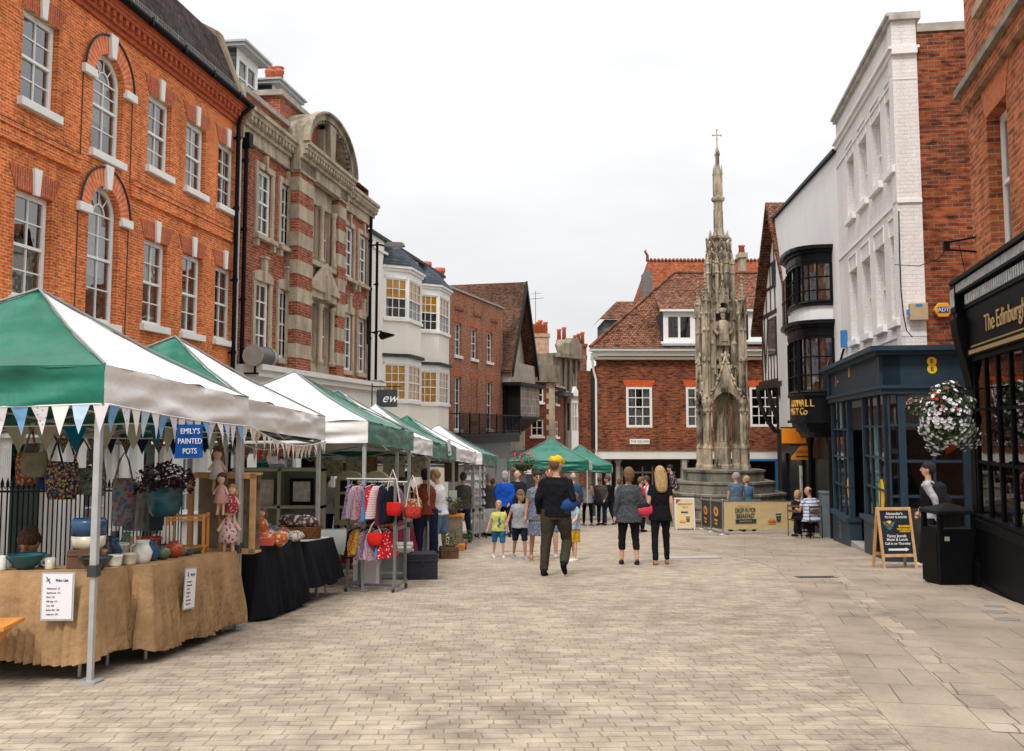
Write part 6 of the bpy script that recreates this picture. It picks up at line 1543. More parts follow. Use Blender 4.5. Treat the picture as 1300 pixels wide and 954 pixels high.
def gazebo(cx, cy, w, d, cols, label, seed=0, hv=1.92, vh=.29, pk=1.12, rz=0.0, poles=(1, 1, 1, 1), stripe=False):
 """cols: colours of the four sides (-y, +x, +y, -x); 0 green, 1 white"""
 o = empty('market_stall', (cx, cy, gz(cx, cy)), rz); tag(o, label, 'gazebo', 'green and white stall canopies along the street')
 hw, hd = w / 2, d / 2; c4 = [(-hw, -hd), (hw, -hd), (hw, hd), (-hw, hd)]
 zof = lambda x, y: gz(*( (Matrix.Rotation(rz, 2) @ Vector((x, y)) + Vector((cx, cy)))[:2])) - gz(cx, cy)
 zc = [zof(*c) for c in c4]
 for k in range(4):
  a, b = c4[k], c4[(k + 1) % 4]; za, zb_ = zc[k] + hv + vh, zc[(k + 1) % 4] + hv + vh
  g = MB(); panel(g, (*a, za), (*b, zb_), (0, 0, hv + pk), (0, 0, hv + pk), 26, 0, .10, .028, seed + k)
  g.build('canopy_panel', (GRN, WHC)[cols[k]], o)
  g = MB(); panel(g, (*a, za - vh), (*b, zb_ - vh), (*b, zb_ + .0), (*a, za + .0), 26, 0, 0, .034, seed + k + 9)
  g.build('valance', (GRN, WHC)[cols[k]], o)
  if stripe and k == 1:
   g = MB(); g.quad((a[0] + .02, a[1] + 1.9, za - vh - .04), (a[0] + .02, a[1] + 2.3, za - vh - .04), (a[0] + .02, a[1] + 2.15, za + .0), (a[0] + .02, a[1] + 1.75, za)); g.build('valance_stripe', WHC, o)
 g = MB()
 for k in range(4): g.tube([(c4[k][0], c4[k][1], zc[k] + hv + vh + .004), (c4[k][0] * .5, c4[k][1] * .5, (zc[k] + hv + vh) * .5 + (hv + pk) * .5 - .03), (0, 0, hv + pk + .01)], .012, 5)
 g.build('seam_piping', M('grey_piping', (.22, .24, .24), .6, .1), o)
 for k in range(4):
  if not poles[k]: continue
  x, y = c4[k][0] - .06 * (1 if c4[k][0] > 0 else -1), c4[k][1] - .06 * (1 if c4[k][1] > 0 else -1); z0 = zc[k]
  g = MB(); g.box(x - .024, x + .024, y - .024, y + .024, z0 + .75, z0 + hv + vh - .04); p_ = g.build('pole', ALU, o, bevel=.004)
  g = MB(); g.box(x - .018, x + .018, y - .018, y + .018, z0 + .01, z0 + .76); g.build('lower_tube', ALU, p_)
  g = MB(); g.box(x - .034, x + .034, y - .034, y + .034, z0 + .72, z0 + .80); g.build('height_clip', CLIP, p_)
  g = MB(); g.box(x - .07, x + .07, y - .07, y + .07, z0, z0 + .012); g.build('foot_plate', ALU, p_)
 g = MB()      # scissor truss under the valance
 for k in range(4):
  a, b = Vector((*c4[k], zc[k])) * .95, Vector((*c4[(k + 1) % 4], zc[(k + 1) % 4])) * .95; m_ = (a + b) / 2
  for p, q in ((a, m_), (m_, b)):
   for s_ in (0, 1):
    z1, z2 = (hv + .2, hv - .04) if s_ else (hv - .04, hv + .2)
    g.tube([(p.x, p.y, p.z + z1), (q.x, q.y, q.z + z2)], .014, 4, smooth=False)
  g.tube([(m_.x, m_.y, m_.z + hv + .1), (0, 0, hv + pk - .15)], .012, 4, smooth=False)
 g.build('truss', ALU, o)
 return o
RZ = -math.atan(.115)
def corner(u, v, Y):        # street-side near corner of a stall on the ground
 return P(u, v, Y)
stl = [  # near street-side pole pixel u at ~ground, Y near, depth, width, colours, label
 (127, 7.05, 2.72, 2.75, (0, 1, 0, 1), 'nearest stall canopy, green front and white side, edged with blue and white bunting'),
 (309.5, 9.85, 2.62, 2.75, (0, 1, 0, 1), 'second stall canopy, green front and white side, with red and white bunting'),
 (466, 13.2, 2.85, 3.0, (1, 0, 1, 0), 'third stall canopy with white front and green street side'),
 (507, 16.25, 2.75, 2.9, (0, 1, 0, 1), 'fourth stall canopy with white street side behind the third one'),
 (545, 19.15, 3.0, 2.9, (1, 0, 1, 0), 'fifth stall canopy with green street side crossed by a white stripe'),
 (578, 22.4, 3.1, 2.9, (0, 1, 0, 1), 'sixth stall canopy with white side above the revolving card rack'),
 (612, 26.0, 3.3, 2.9, (1, 0, 1, 0), 'seventh and farthest stall canopy of the left row, green street side')]
for i, (u, Y, d, w, c, lb) in enumerate(stl):
 p = P(u, 640, Y); rz = RZ
 r2 = Matrix.Rotation(rz, 2) @ Vector((-w / 2, d / 2))
 gazebo(p.x + r2.x, Y + r2.y, w, d, c, lb, i * 5, rz=rz, stripe=(i == 4), poles=(1, 1, 1, 1) if i != 0 else (1, 1, 1, 1))
p = P(702, 600, 33.5); gazebo(p.x, 35.0, 2.75, 2.75, (0, 1, 0, 1), 'green fronted canopy standing alone in the middle distance behind the man in the cap', 41, rz=-.12)
p = P(741, 600, 39); gazebo(p.x, 41, 2.6, 2.6, (0, 1, 0, 1), 'small green canopy half hidden behind the lone middle canopy', 47, rz=-.1)

# ------------------------------------------------------------------ tables and cloths
BURL = M('burlap_cloth', (.36, .225, .115), .95, .22, 3, .9, 14); BLKC = M('black_table_cloth', (.008, .009, .013), .8, .2, 3, spec=.15); GRYC = M('grey_linen_cloth', (.33, .34, .34), .9, .12, 3, .3, 60)
WOOD = M('pine_wood', (.52, .30, .13), .6, .2, 9, .2, 30); ORW = M('orange_varnished_wood', (.62, .25, .05), .45, .15, 9); DKW = M('dark_brown_wood', (.12, .06, .03), .6, .3, 9)
def gp(x, y, z=0): return Vector((x, y, gz(x, y) + z))
def table(x0, y0, w, d, rz, label, hgt=.72, mt=None):
 o = empty('trestle_table', gp(x0, y0), rz); tag(o, label, 'table')
 sx_, sy_ = -SL * math.sin(rz) , -SL * math.cos(rz)
 g = MB(); t = [(-w / 2, -d / 2), (w / 2, -d / 2), (w / 2, d / 2), (-w / 2, d / 2)]
 zs = [a * sx_ * 1 + b * sy_ for a, b in t]
 g.add([(a, b, hgt + z) for (a, b), z in zip(t, zs)] + [(a, b, hgt + z - .03) for (a, b), z in zip(t, zs)], [(0, 1, 2, 3), (7, 6, 5, 4), (0, 4, 5, 1), (1, 5, 6, 2), (2, 6, 7, 3), (3, 7, 4, 0)]); g.build('tabletop', mt or WHITE, o)
 for (a, b), z in zip(t, zs): g = MB(); g.tube([(a * .9, b * .8, z), (a * .9, b * .8, hgt + z - .03)], .014, 6); g.build('leg', ALU, o)
 return o, sx_, sy_
def cloth(x0, y0, w, d, rz, hgt, drop, mt, label, cat='tablecloth', waves=7, amp=.03, seed=0, droprag=.04, flare=.10, n=44, gap=None):
 """a cloth lying on a table and hanging in folds on all sides"""
 o = empty('tablecloth', gp(x0, y0), rz); ry = -SL * math.cos(rz); rx = -SL * math.sin(rz)
 g = MB(); per = []; N_ = n * 2
 corners = [(-w / 2, -d / 2), (w / 2, -d / 2), (w / 2, d / 2), (-w / 2, d / 2)]
 for k in range(4):
  a, b = corners[k], corners[(k + 1) % 4]; m_ = max(4, int(N_ * math.hypot(b[0] - a[0], b[1] - a[1]) / (w + d) / 1))
  for i in range(m_): per.append((a[0] + (b[0] - a[0]) * i / m_, a[1] + (b[1] - a[1]) * i / m_, k, i / m_))
 T = len(per); rows = 9; vs = []
 for j in range(rows + 1):
  t = j / rows
  for q, (x, y, k, f) in enumerate(per):
   nx, ny = ((0, -1), (1, 0), (0, 1), (-1, 0))[k]; A = q / T * 2 * math.pi
   cw = max(0, 1 - 8 * min(f, 1 - f)); 
   if f < .12: pn = ((0, -1), (1, 0), (0, 1), (-1, 0))[k - 1]; nx, ny = nx * (.5 + 4 * f) + pn[0] * (.5 - 4 * f), ny * (.5 + 4 * f) + pn[1] * (.5 - 4 * f)
   fold = amp * (math.sin(q * waves * .37 + 2 * math.sin(q * .21 + seed) + t * 1.2) + .7 * mnoise.noise(Vector((q * .35, seed, t * 2)))) * (t ** .7)
   dd = drop * (1 - .0) + droprag * mnoise.noise(Vector((q * .045, seed * 3, 0))) * 2
   out_ = .012 + flare * t + fold + cw * .05 * t
   z = hgt + .012 + x * rx + y * ry - dd * t - (.02 if j else 0)
   if z < x * rx + y * ry + .01: z = x * rx + y * ry + .01 + .006 * mnoise.noise(Vector((q, t, 0)))
   vs.append((x + nx * out_ * (1 if j else .0), y + ny * out_ * (1 if j else .0), z))
 fs = [(j * T + q, (j + 1) * T + q, (j + 1) * T + (q + 1) % T, j * T + (q + 1) % T) for j in range(rows) for q in range(T) if not (gap and gap[0] <= q / T < gap[1] and j > gap[2])]
 g.add(vs, fs, 0, True); g.add([vs[q] for q in range(T)], [tuple(range(T))], 0, False)
 me = g.build('tablecloth', mt, None, (o.location), rz); bpy.data.objects.remove(o); me.name = 'tablecloth'
 tag(me, label, cat); return me
# stall one: pottery
YA = 7.55
table(-3.95, YA, 1.9, .62, 0, 'folding table under the burlap cloth facing the camera'); cloth(-3.97, YA, 1.96, .66, 0, .73, .58, BURL, 'brown burlap cloth on the front pottery table with a price list on it', seed=2, amp=.035, flare=.05, droprag=.05)
rz2 = math.pi / 2 - .10
table(-3.04, 8.82, 1.75, .60, rz2, 'folding table under the burlap cloth along the street side'); cloth(-3.04, 8.80, 1.82, .64, rz2, .73, .62, BURL, 'brown burlap cloth with a ragged gap on the side pottery table', seed=5, amp=.045, waves=9, flare=.06, droprag=.07)
# black table
rz3 = math.pi / 2 - .115
table(-2.83, 11.05, 1.25, .62, rz3, 'folding table under the longer black cloth heaped with toys'); cloth(-2.83, 11.0, 1.25, .66, rz3, .73, .68, BLKC, 'long black cloth hanging to the ground on the toy table', seed=8, amp=.03)
table(-2.62, 12.35, 1.0, .55, rz3, 'folding table with grey legs under the shorter black cloth'); cloth(-2.62, 12.35, 1.05, .58, rz3, .70, .50, BLKC, 'short black cloth on the basket table behind the toys', seed=11, amp=.03)
table(-2.6, 14.2, 1.6, .6, 0, 'table under the grey linen cloth behind the third pole'); cloth(-2.6, 14.2, 1.65, .64, 0, .74, .30, GRYC, 'pale grey linen cloth on the table behind the second stall', seed=4)
# further tables under the row
for i, (x, y, c, lb, l2) in enumerate(((-2.3, 17.6, M('maroon_cloth', (.20, .02, .03), .9, .2), 'maroon cloth on the table of the fourth stall', 'table beneath the maroon cloth of the fourth stall'),
                           (-1.9, 20.5, WHC, 'white cloth on the table of the fifth stall', 'table beneath the white cloth of the fifth stall'),
                           (-1.95, 24.6, M('crimson_cloth', (.22, .015, .03), .9, .2), 'crimson cloth on the table behind the card rack', 'table beneath the crimson cloth behind the card rack'),
                           (-.55, 28.6, WHC, 'white cloth on the farthest table by the man in the dark jumper', 'farthest table by the man in the dark jumper'))):
 table(x, y, .7, 1.6, RZ, l2); cloth(x, y, .74, 1.65, RZ, .73, .62, c, lb, seed=i + 20)
# price lists
def sheetcard(p, rz, w, h_, label, title, lines, tilt=0.0, sx=.8):
 o = empty('price_list', p, rz); o.rotation_euler = (0, tilt, rz); tag(o, label, 'notice')
 g = MB(); g.box(-w / 2, w / 2, -.004, 0, 0, h_); b = g.build('card', M('laminated_card', (.74, .73, .76), .35, .03), o)
 g = MB(); g.box(-w / 2 - .012, w / 2 + .012, .001, .004, -.012, h_ + .012); g.build('plastic_sleeve', M('clear_plastic_grey', (.42, .42, .45), .2, .05), o)
 INK = M('ink', (.03, .03, .05), .7, .05)
 text(title, w * .125, M('blue_ink', (.02, .07, .22), .7, .05), b, (.03, -.005, h_ * .86), (math.pi / 2, 0, 0), .001, sx=.9, bold=.001)
 g = MB(); g.tube([(-w * .38, -.005, h_ * .94), (-w * .3, -.005, h_ * .86), (-w * .25, -.005, h_ * .80)], .004, 4); g.tube([(-w * .38, -.005, h_ * .84), (-w * .26, -.005, h_ * .9)], .003, 4); g.build('bird_mark', M('blue_ink', (.02, .07, .22)), b)
 for i, t in enumerate(lines): text(t, w * .085, INK, b, (-w * .36, -.005, h_ * (.68 - .095 * i)), (math.pi / 2, 0, 0), .001, 'LEFT', sx=sx)
 return o
LN = ['Painted pots  £5', 'Small bowls  £10', 'Bowl  £12', 'Milk jugs  £15', 'Vase  £20', 'Butter dish  £20', 'Large pot  £30']
c = P(70, 787, 7.10); sheetcard((c.x, 7.12, c.z), .03, .205, .31, 'tall white price list pinned on the front burlap cloth', 'Price List', LN)
c = P(209, 772, 7.95); sheetcard((-2.66, 8.35, P(209, 772, 8.35).z), rz2, .20, .31, 'tilted white price list on the side burlap cloth', 'Price List', LN, .10)
# corner of a wooden folding stool at the left edge
o = empty('folding_stool', gp(-3.45, 6.75), .1); tag(o, 'orange wooden folding stool cut off at the left edge', 'stool')
for k, pts in enumerate((((-.28, 0, .02), (.03, 0, .40)), ((-.28, .3, .02), (.03, .3, .40)))):
 g = MB(); g.tube([pts[0], pts[1]], .014, 6); g.build('leg', ORW, o)
g = MB(); g.box(-.35, .08, -.02, .34, .40, .425); g.build('seat', ORW, o)

# ------------------------------------------------------------------ pottery and goods
GL = {k: M('glaze_' + k, v, .25, .35, 9) for k, v in dict(blue=(.03, .08, .17), teal=(.02, .10, .12), dark=(.02, .03, .05), cream=(.55, .50, .40), grey=(.30, .31, .28), rust=(.35, .06, .02), tan=(.45, .25, .10), white=(.7, .7, .66), green=(.10, .15, .10)).items()}
PR = {'jug': [(.05, 0), (.065, .03), (.075, .08), (.05, .13), (.045, .15), (.055, .17), (.045, .165), (.03, .13)],
      'bowl': [(.04, 0), (.08, .04), (.10, .075), (.105, .08), (.09, .07), (.03, .02)],
      'vase': [(.05, 0), (.08, .06), (.09, .12), (.05, .18), (.035, .22), (.05, .24), (.035, .23)],
      'pot': [(.07, 0), (.085, .03), (.09, .12), (.095, .125), (.095, .14), (.08, .14), (.075, .05)],
      'mug': [(.038, 0), (.04, .01), (.04, .09), (.036, .09), (.034, .02)],
      'bottle': [(.03, 0), (.038, .02), (.038, .09), (.015, .13), (.012, .18), (.02, .19), (.01, .19)],
      'round': [(.04, 0), (.085, .04), (.095, .08), (.07, .12), (.035, .13), (.05, .145), (.03, .14)]}
CN = {'jug': 'pottery_jug', 'bowl': 'pottery_bowl', 'vase': 'pottery_vase', 'pot': 'plant_pot', 'mug': 'pottery_mug', 'bottle': 'pottery_bottle', 'round': 'round_vase'}
def potter(kind, col, u, v, Y, sc, label):
 """stands with its foot on a table top that lies at pixel v"""
 p = P(u, v, Y); p.z = gz(p.x, Y) + .745
 g = MB(); g.lathe([(r * sc, z * sc) for r, z in PR[kind]], (0, 0, 0), 16)
 o = g.build(CN[kind], GL[col], loc=p); tag(o, label, {'round': 'vase', 'pot': 'pot'}.get(kind, kind))
 if kind in ('jug', 'mug'):
  g = MB(); hh = .15 if kind == 'jug' else .08; rr_ = (.055 if kind == 'jug' else .038) * sc
  g.tube([(-rr_, 0, hh * sc * .95), (-rr_ - .035 * sc, 0, hh * sc * .8), (-rr_ - .03 * sc, 0, hh * sc * .45), (-rr_, 0, hh * sc * .3)], .008 * sc, 6); g.build('handle', GL[col], o)
 return o
PT = [('bowl', 'white', 12, 0, 7.45, .8, 'small white dish at the left edge of the pottery table'), ('mug', 'white', 32, 0, 7.42, 1.1, 'white beaker on the front table left of the teal platter'),
      ('pot', 'teal', 10, 0, 7.62, 1.0, 'teal pot behind the white dish at the left edge'), ('bowl', 'teal', 62, 0, 7.5, 1.35, 'wide teal platter in front of the seated seller'),
      ('pot', 'tan', 147, 0, 7.75, .9, 'tan pot just right of the nearest pole'), ('vase', 'dark', 160, 0, 7.98, .9, 'dark vase behind the tan pot'),
      ('bowl', 'dark', 147, 0, 7.42, 1.15, 'shallow dark blue covered dish near the table corner'), ('pot', 'white', 173, 0, 8.35, 1.0, 'tall white fluted pot on the side table'),
      ('jug', 'blue', 165, 0, 8.15, 1.15, 'deep blue jug with a tall neck beside the fluted pot'), ('pot', 'white', 170, 0, 7.75, .62, 'low white ribbed pot at the front of the side table'),
      ('pot', 'cream', 188, 0, 7.92, .62, 'low cream ribbed pot right of the white one'), ('jug', 'white', 203, 0, 8.1, 1.05, 'white jug with a curled handle near the table edge'),
      ('jug', 'blue', 213, 0, 8.35, .95, 'small blue jug right of the white jug'), ('round', 'green', 227, 0, 8.5, .75, 'small round green vase between blue jug and orange vase'),
      ('round', 'rust', 241, 0, 8.72, .95, 'round orange and brown glazed vase on the side table'), ('bottle', 'tan', 190, 0, 8.45, 1.0, 'small brown oil bottle left of its twin'),
      ('bottle', 'tan', 199, 0, 8.55, 1.0, 'second small brown oil bottle'), ('bowl', 'green', 258, 0, 9.0, .7, 'flat green dish at the far end of the side table'),
      ('bowl', 'green', 267, 0, 9.25, .7, 'flat green dish nearest the second pole'), ('pot', 'rust', 211, 0, 8.95, 1.15, 'red brown ribbed planter holding white candles'),
      ('round', 'green', 150, 0, 8.0, 1.15, 'large greenish round jar behind the nearest pole'), ('mug', 'grey', 42, 0, 7.6, 1.0, 'grey mug behind the white beaker'), ('bottle', 'cream', 22, 0, 7.6, 1.2, 'cream bottle at the left end of the front table'),
      ('bowl', 'tan', 225, 0, 8.9, 1.0, 'brown bowl behind the round green vase')]
PT += [(kd, c_, u, 0, Y, sc, lb) for kd, c_, u, Y, sc, lb in (('mug', 'teal', 84, 7.75, 1.0, 'teal mug beside the brown casket'), ('mug', 'cream', 92, 7.5, .9, 'cream mug in front of the brown casket'), ('vase', 'green', 183, 8.6, .9, 'slim green vase behind the oil bottles'), ('bowl', 'blue', 178, 8.05, .8, 'small blue bowl between the jug and the ribbed pots'), ('mug', 'dark', 219, 8.7, 1.0, 'dark mug behind the small blue jug'), ('jug', 'rust', 156, 8.35, .9, 'rust brown jug behind the deep blue jug'), ('bowl', 'grey', 249, 8.95, .8, 'grey bowl between orange vase and green dishes'), ('round', 'blue', 232, 9.0, .8, 'round blue vase behind the orange vase'))]
for t in PT: potter(*t)
def crate(p, w, d, h_, rz, mt, label, name='wooden_box', cat='box'):
 g = MB(); g.box(-w / 2, w / 2, -d / 2, d / 2, 0, h_); g.box(-w / 2 - .01, w / 2 + .01, -d / 2 - .01, d / 2 + .01, h_ * .7, h_ * .78); g.box(-.015, .015, -d / 2 - .02, -d / 2, h_ * .55, h_ * .7)
 o = g.build(name, mt, loc=p, rz=rz, bevel=.006); return tag(o, label, cat)
def tp(u, Y, z=.745): q = P(u, 700, Y); return Vector((q.x, Y, gz(q.x, Y) + z))
crate(tp(107, 7.6), .20, .16, .14, .1, DKW, 'brown wooden casket beneath the big blue and cream pot')
g = MB(); g.lathe([(.09, 0), (.12, .03), (.125, .10)], (0, 0, 0), 20, 0); g.lathe([(.125, .10), (.13, .20), (.115, .225), (.10, .225), (.10, .15)], (0, 0, 0), 20, 1)
tag(g.build('glazed_planter', [GL['cream'], GL['blue']], loc=tp(112, 7.62, .887)), 'big blue over cream glazed planter on the wooden casket', 'planter')
# shelf stand with the big dark planter and purple plant
o = empty('display_stand', tp(238, 9.35, .745), .1); tag(o, 'orange wooden two tier display stand on the side pottery table', 'stand')
for sx_ in (-.16, .16):
 for sy_ in (-.1, .1): g = MB(); g.box(sx_ - .012, sx_ + .012, sy_ - .012, sy_ + .012, 0, .36); g.build('leg', ORW, o)
for k in range(3): g = MB(); g.box(-.17, .17, -.11, .11, .05 + k * .14, .06 + k * .14) if k != 1 else g.box(-.17, .17, -.105, -.09, .30, .32); g.build('shelf', ORW, o)
o = empty('purple_plant', tp(207, 9.3, 1.08), 0); tag(o, 'dark purple leaved plant in a large teal glazed pot', 'potted plant')
g = MB(); g.lathe([(.10, 0), (.14, .05), (.16, .18), (.15, .24), (.165, .25), (.165, .27), (.14, .27)], (0, 0, 0), 20); g.build('pot', GL['teal'], o)
g = MB()
for k in range(620):
 a, r_, z_ = rnd.random() * 6.28, rnd.random() ** .5 * .27, .27 + rnd.random() * .24
 c_ = Vector((r_ * math.cos(a), r_ * math.sin(a), z_ * (1.05 - r_))); s_ = .012 + rnd.random() * .016; e1 = Vector((rnd.uniform(-1, 1), rnd.uniform(-1, 1), rnd.uniform(-.5, .5))).normalized() * s_; e2 = Vector((rnd.uniform(-1, 1), rnd.uniform(-1, 1), rnd.uniform(-1, 1))).normalized() * s_
 g.add([c_ - e1, c_ + e2, c_ + e1, c_ - e2], [(0, 1, 2, 3)])
g.build('foliage', M('purple_leaf', (.03, .008, .02), .6, .5, 20), o)
g = MB(); 
for k in range(3): g.tube([(k * .035, 0, 0), (k * .035, 0, .16)], .01, 6)
tag(g.build('candle_cluster', GL['white'], loc=tp(207, 8.95, .85)), 'white candles standing in the ribbed planter', 'candles')
# display cabinet
o = empty('pine_cabinet', tp(280, 9.9, .70), -.1); tag(o, 'tall pine glass-fronted cabinet behind the hanging dolls', 'cabinet')
g = MB(); w_, h_ = .34, .78
for a, b, c, d in ((-w_, -w_ + .05, 0, h_), (w_ - .05, w_, 0, h_), (-w_, w_, 0, .05), (-w_, w_, h_ - .05, h_)): g.box(a, b, -.02, .02, c, d)
g.box(-w_, w_, .02, .2, 0, .02); g.box(-w_, w_, .02, .2, h_ - .02, h_); g.box(-.02, .02, -.021, .0, .05, h_ - .05); g.build('frame', WOOD, o)
g = MB(); g.box(-w_ + .02, w_ - .02, .19, .2, .02, h_ - .02); g.build('back_panel', M('cabinet_back', (.20, .16, .11), .7, .5, 7), o)
# bunting
def bunting(pts, mats, size, label, n, seed=0, sag=.02, blunt=.0):
 o = empty('bunting', pts[0], 0); tag(o, label, 'bunting', 'strings of triangular flags on the stalls'); P0 = Vector(pts[0]); r_ = random.Random(seed)
 pp = [Vector(p) - P0 for p in pts]; seg = [(pp[i + 1] - pp[i]).length for i in range(len(pp) - 1)]; tot = sum(seg)
 def at_(d):
  for i, s_ in enumerate(seg):
   if d <= s_ or i == len(seg) - 1: t = min(1, d / s_); q = pp[i].lerp(pp[i + 1], t); q.z -= sag * math.sin(math.pi * t) ; return q, (pp[i + 1] - pp[i]).normalized()
   d -= s_
 g = MB(); g.tube([at_(tot * k / 40)[0] for k in range(41)], .006, 4); g.build('string', WHITE, o)
 st = tot / n
 for k in range(n):
  a, d_ = at_(st * (k + .06)); b, _ = at_(st * (k + .94)); m_ = (a + b) / 2; nn_ = Vector((-d_.y, d_.x, 0)) * (.02 * r_.uniform(-1, 1))
  h_ = size * r_.uniform(.92, 1.05); tip = m_ + Vector((0, 0, -h_)) + nn_ * 2 + d_ * .01 * r_.uniform(-1, 1)
  g = MB(); m1, m2 = a.lerp(tip, .5) + nn_, b.lerp(tip, .5) + nn_ * .3
  g.add([a, b, m1, m2, tip], [(0, 1, 3, 2), (2, 3, 4)]); g.build('flag', mats[k % len(mats)] if not seed % 2 else mats[r_.randrange(len(mats))], o)
FB = [M('flag_pale_blue', (.42, .55, .70), .9, .06, 30), M('flag_lilac_white', (.68, .65, .70), .9, .04, 30), M('flag_blue', (.17, .35, .60), .9, .08, 30), spots('flag_dotted', (.68, .66, .70), [(.25, .27, .5)], 40, thr=.28), M('flag_white', (.74, .72, .70), .9, .04)]
FO = [M('flag_olive', (.28, .28, .21), .9, .1), M('flag_teal', (.0, .10, .17), .9, .1)]
FR = [spots('flag_pink_print', (.68, .62, .58), [(.6, .12, .12)], 60, thr=.3), M('flag_cream', (.7, .66, .58), .9, .05), spots('flag_red_print', (.66, .6, .55), [(.5, .05, .06), (.1, .2, .3)], 50, thr=.35)]
FD = [spots('flag_dark_print', (.03, .03, .06), [(.5, .08, .02), (.1, .3, .1)], 45, thr=.4), M('flag_navy', (.01, .015, .05), .9, .1), M('flag_red', (.5, .015, .02), .9, .1)]
zb1 = lambda x, y, z=1.93: Vector((x, y, gz(x, y) + z))
p1 = P(127, 640, 7.05); a1 = P(309.5, 640, 9.85); 
c1 = Vector((p1.x + .03, 7.03)); c2 = Vector((c1.x + math.sin(-RZ) * 2.68, c1.y + math.cos(RZ) * 2.68)); c0 = Vector((c1.x - 2.6 * math.cos(RZ), c1.y - 2.6 * math.sin(RZ)))
bunting([zb1(*c0), zb1(*c1), zb1(*c2)], [FB[0], FB[1], FB[2], FB[3], FB[4]], .205, 'blue and white triangular bunting round the nearest canopy edge', 34, 2)
e0 = c0 + Vector((.1, 2.2)); e1_ = c1 + Vector((-.35, 1.0)); bunting([zb1(c0.x, c0.y + 1.0, 1.86), zb1(c1.x - .1, c1.y + 1.05, 1.86), zb1(c2.x - .15, c2.y - .1, 1.86)], [FO[0], FO[1], FO[0]], .22, 'olive and teal bunting strung inside the nearest stall', 16, 4)
bunting([zb1(c0.x + .9, c0.y + 2.6, 1.84), zb1(c2.x - .05, c2.y + .1, 1.84)], FD[:2], .17, 'dark patterned bunting across the back of the nearest stall', 12, 6)
d1 = Vector((a1.x + .03, 9.83)); d2 = Vector((d1.x + math.sin(-RZ) * 2.58, d1.y + math.cos(RZ) * 2.58))
bunting([zb1(*d1, 1.95), zb1(*d2, 1.91)], FR, .17, 'pale pink and red printed bunting along the second canopy', 20, 8, .12)
bunting([zb1(d1.x - .4, d1.y + .5, 1.88), zb1(d2.x - .4, d2.y, 1.86)], [FD[2], FD[0], FR[2]], .17, 'red bunting hanging inside the second stall', 13, 10, .1)
# blue banner with painted lettering
q = P(240, 560, 8.05); o = empty('cloth_banner', (q.x, 8.05, P(240, 582, 8.05).z), math.pi / 2 - .75); tag(o, 'blue cloth banner with white hand painted words hung among the bunting', 'banner')
g = MB(); panel(g, (-.125, 0, 0), (.125, 0, -.0), (.115, 0, .27), (-.10, 0, .27), 10, 0, 0, .008, 3); bb = g.build('cloth', M('banner_blue', (.01, .09, .38), .85, .12, 8), o)
for i, t in enumerate(("EMILY'S", 'PAINTED', 'POTS')): text(t, .062, TEXTW, bb, (0, -.014, .215 - i * .08), (math.pi / 2, 0, 0), .002, sx=.85)
# bags hanging at the back of the first stall
def bag(p, w, h_, mt, label, strap=.25, smt=None, rz=0, name='cloth_bag', flap=None):
 o = empty(name, p, rz); tag(o, label, 'bag', None)
 g = MB(); n = 10; vs = []; 
 for j in range(n + 1):
  t = j / n
  for i in range(12):
   A = 2 * math.pi * i / 12; ww = w / 2 * (.80 + .25 * math.sin(math.pi * (.15 + .8 * (1 - t)))) * (1 + .08 * mnoise.noise(Vector((i, j, w * 50)))); dd = w * .2 * (1.1 - .9 * abs(t - .35))
   vs.append((ww * math.cos(A), dd * math.sin(A), h_ * t))
 g.add(vs, [(j * 12 + i, j * 12 + (i + 1) % 12, (j + 1) * 12 + (i + 1) % 12, (j + 1) * 12 + i) for j in range(n) for i in range(12)] + [tuple(range(12))[::-1], tuple(n * 12 + i for i in range(12))], 0, True)
 g.build('body', mt, o)
 g = MB(); g.tube([(-w * .42, 0, h_ * .95), (-w * .2, 0, h_ + strap * .7), (0, 0, h_ + strap), (w * .2, 0, h_ + strap * .7), (w * .42, 0, h_ * .95)], .010, 5); g.build('strap', smt or mt, o)
 if flap: g = MB(); g.box(-w * .46, w * .46, -w * .24, -w * .2, h_ * .45, h_ * 1.0); g.build('flap', flap, o)
 return o
FP1 = spots('dark_floral', (.02, .03, .05), [(.5, .1, .03), (.55, .4, .08), (.06, .15, .25)], 28, thr=.36); FP2 = spots('sage_floral', (.13, .19, .16), [(.05, .08, .1), (.3, .3, .2)], 22, thr=.4); FP3 = spots('paisley_red', (.25, .05, .03), [(.03, .08, .1), (.4, .3, .12)], 26, thr=.4); OLV = M('olive_cloth', (.20, .20, .13), .9, .25, 12)
def hp(u, v, Y): return P(u, v, Y)
for u, v, Y, w, hh, mt, lb, sm in ((78, 634, 9.0, .30, .33, FP1, 'dark floral rucksack hanging in the middle of the back rail', None), (43, 606, 9.0, .24, .22, OLV, 'olive cloth bag hanging left of the dark floral rucksack', None), (33, 616, 9.1, .20, .30, FP3, 'red patterned bag behind the olive one', None),
                                  (104, 628, 9.2, .24, .24, FP2, 'sage green floral shoulder bag left of the nearest pole', DKW), (120, 630, 9.3, .2, .26, FP2, 'second sage floral bag half behind the nearest pole', OLV), (64, 622, 9.25, .24, .26, M('royal_blue', (.02, .04, .22), .8, .2), 'royal blue bag behind the dark rucksack', None),
                                  (155, 668, 10.2, .22, .48, spots('patchwork', (.25, .3, .3), [(.05, .2, .4), (.4, .1, .1)], 16, thr=.4), 'pale patchwork apron hanging right of the nearest pole', None)):
 bag(hp(u, v, Y), w, hh, mt, lb, .26, sm)
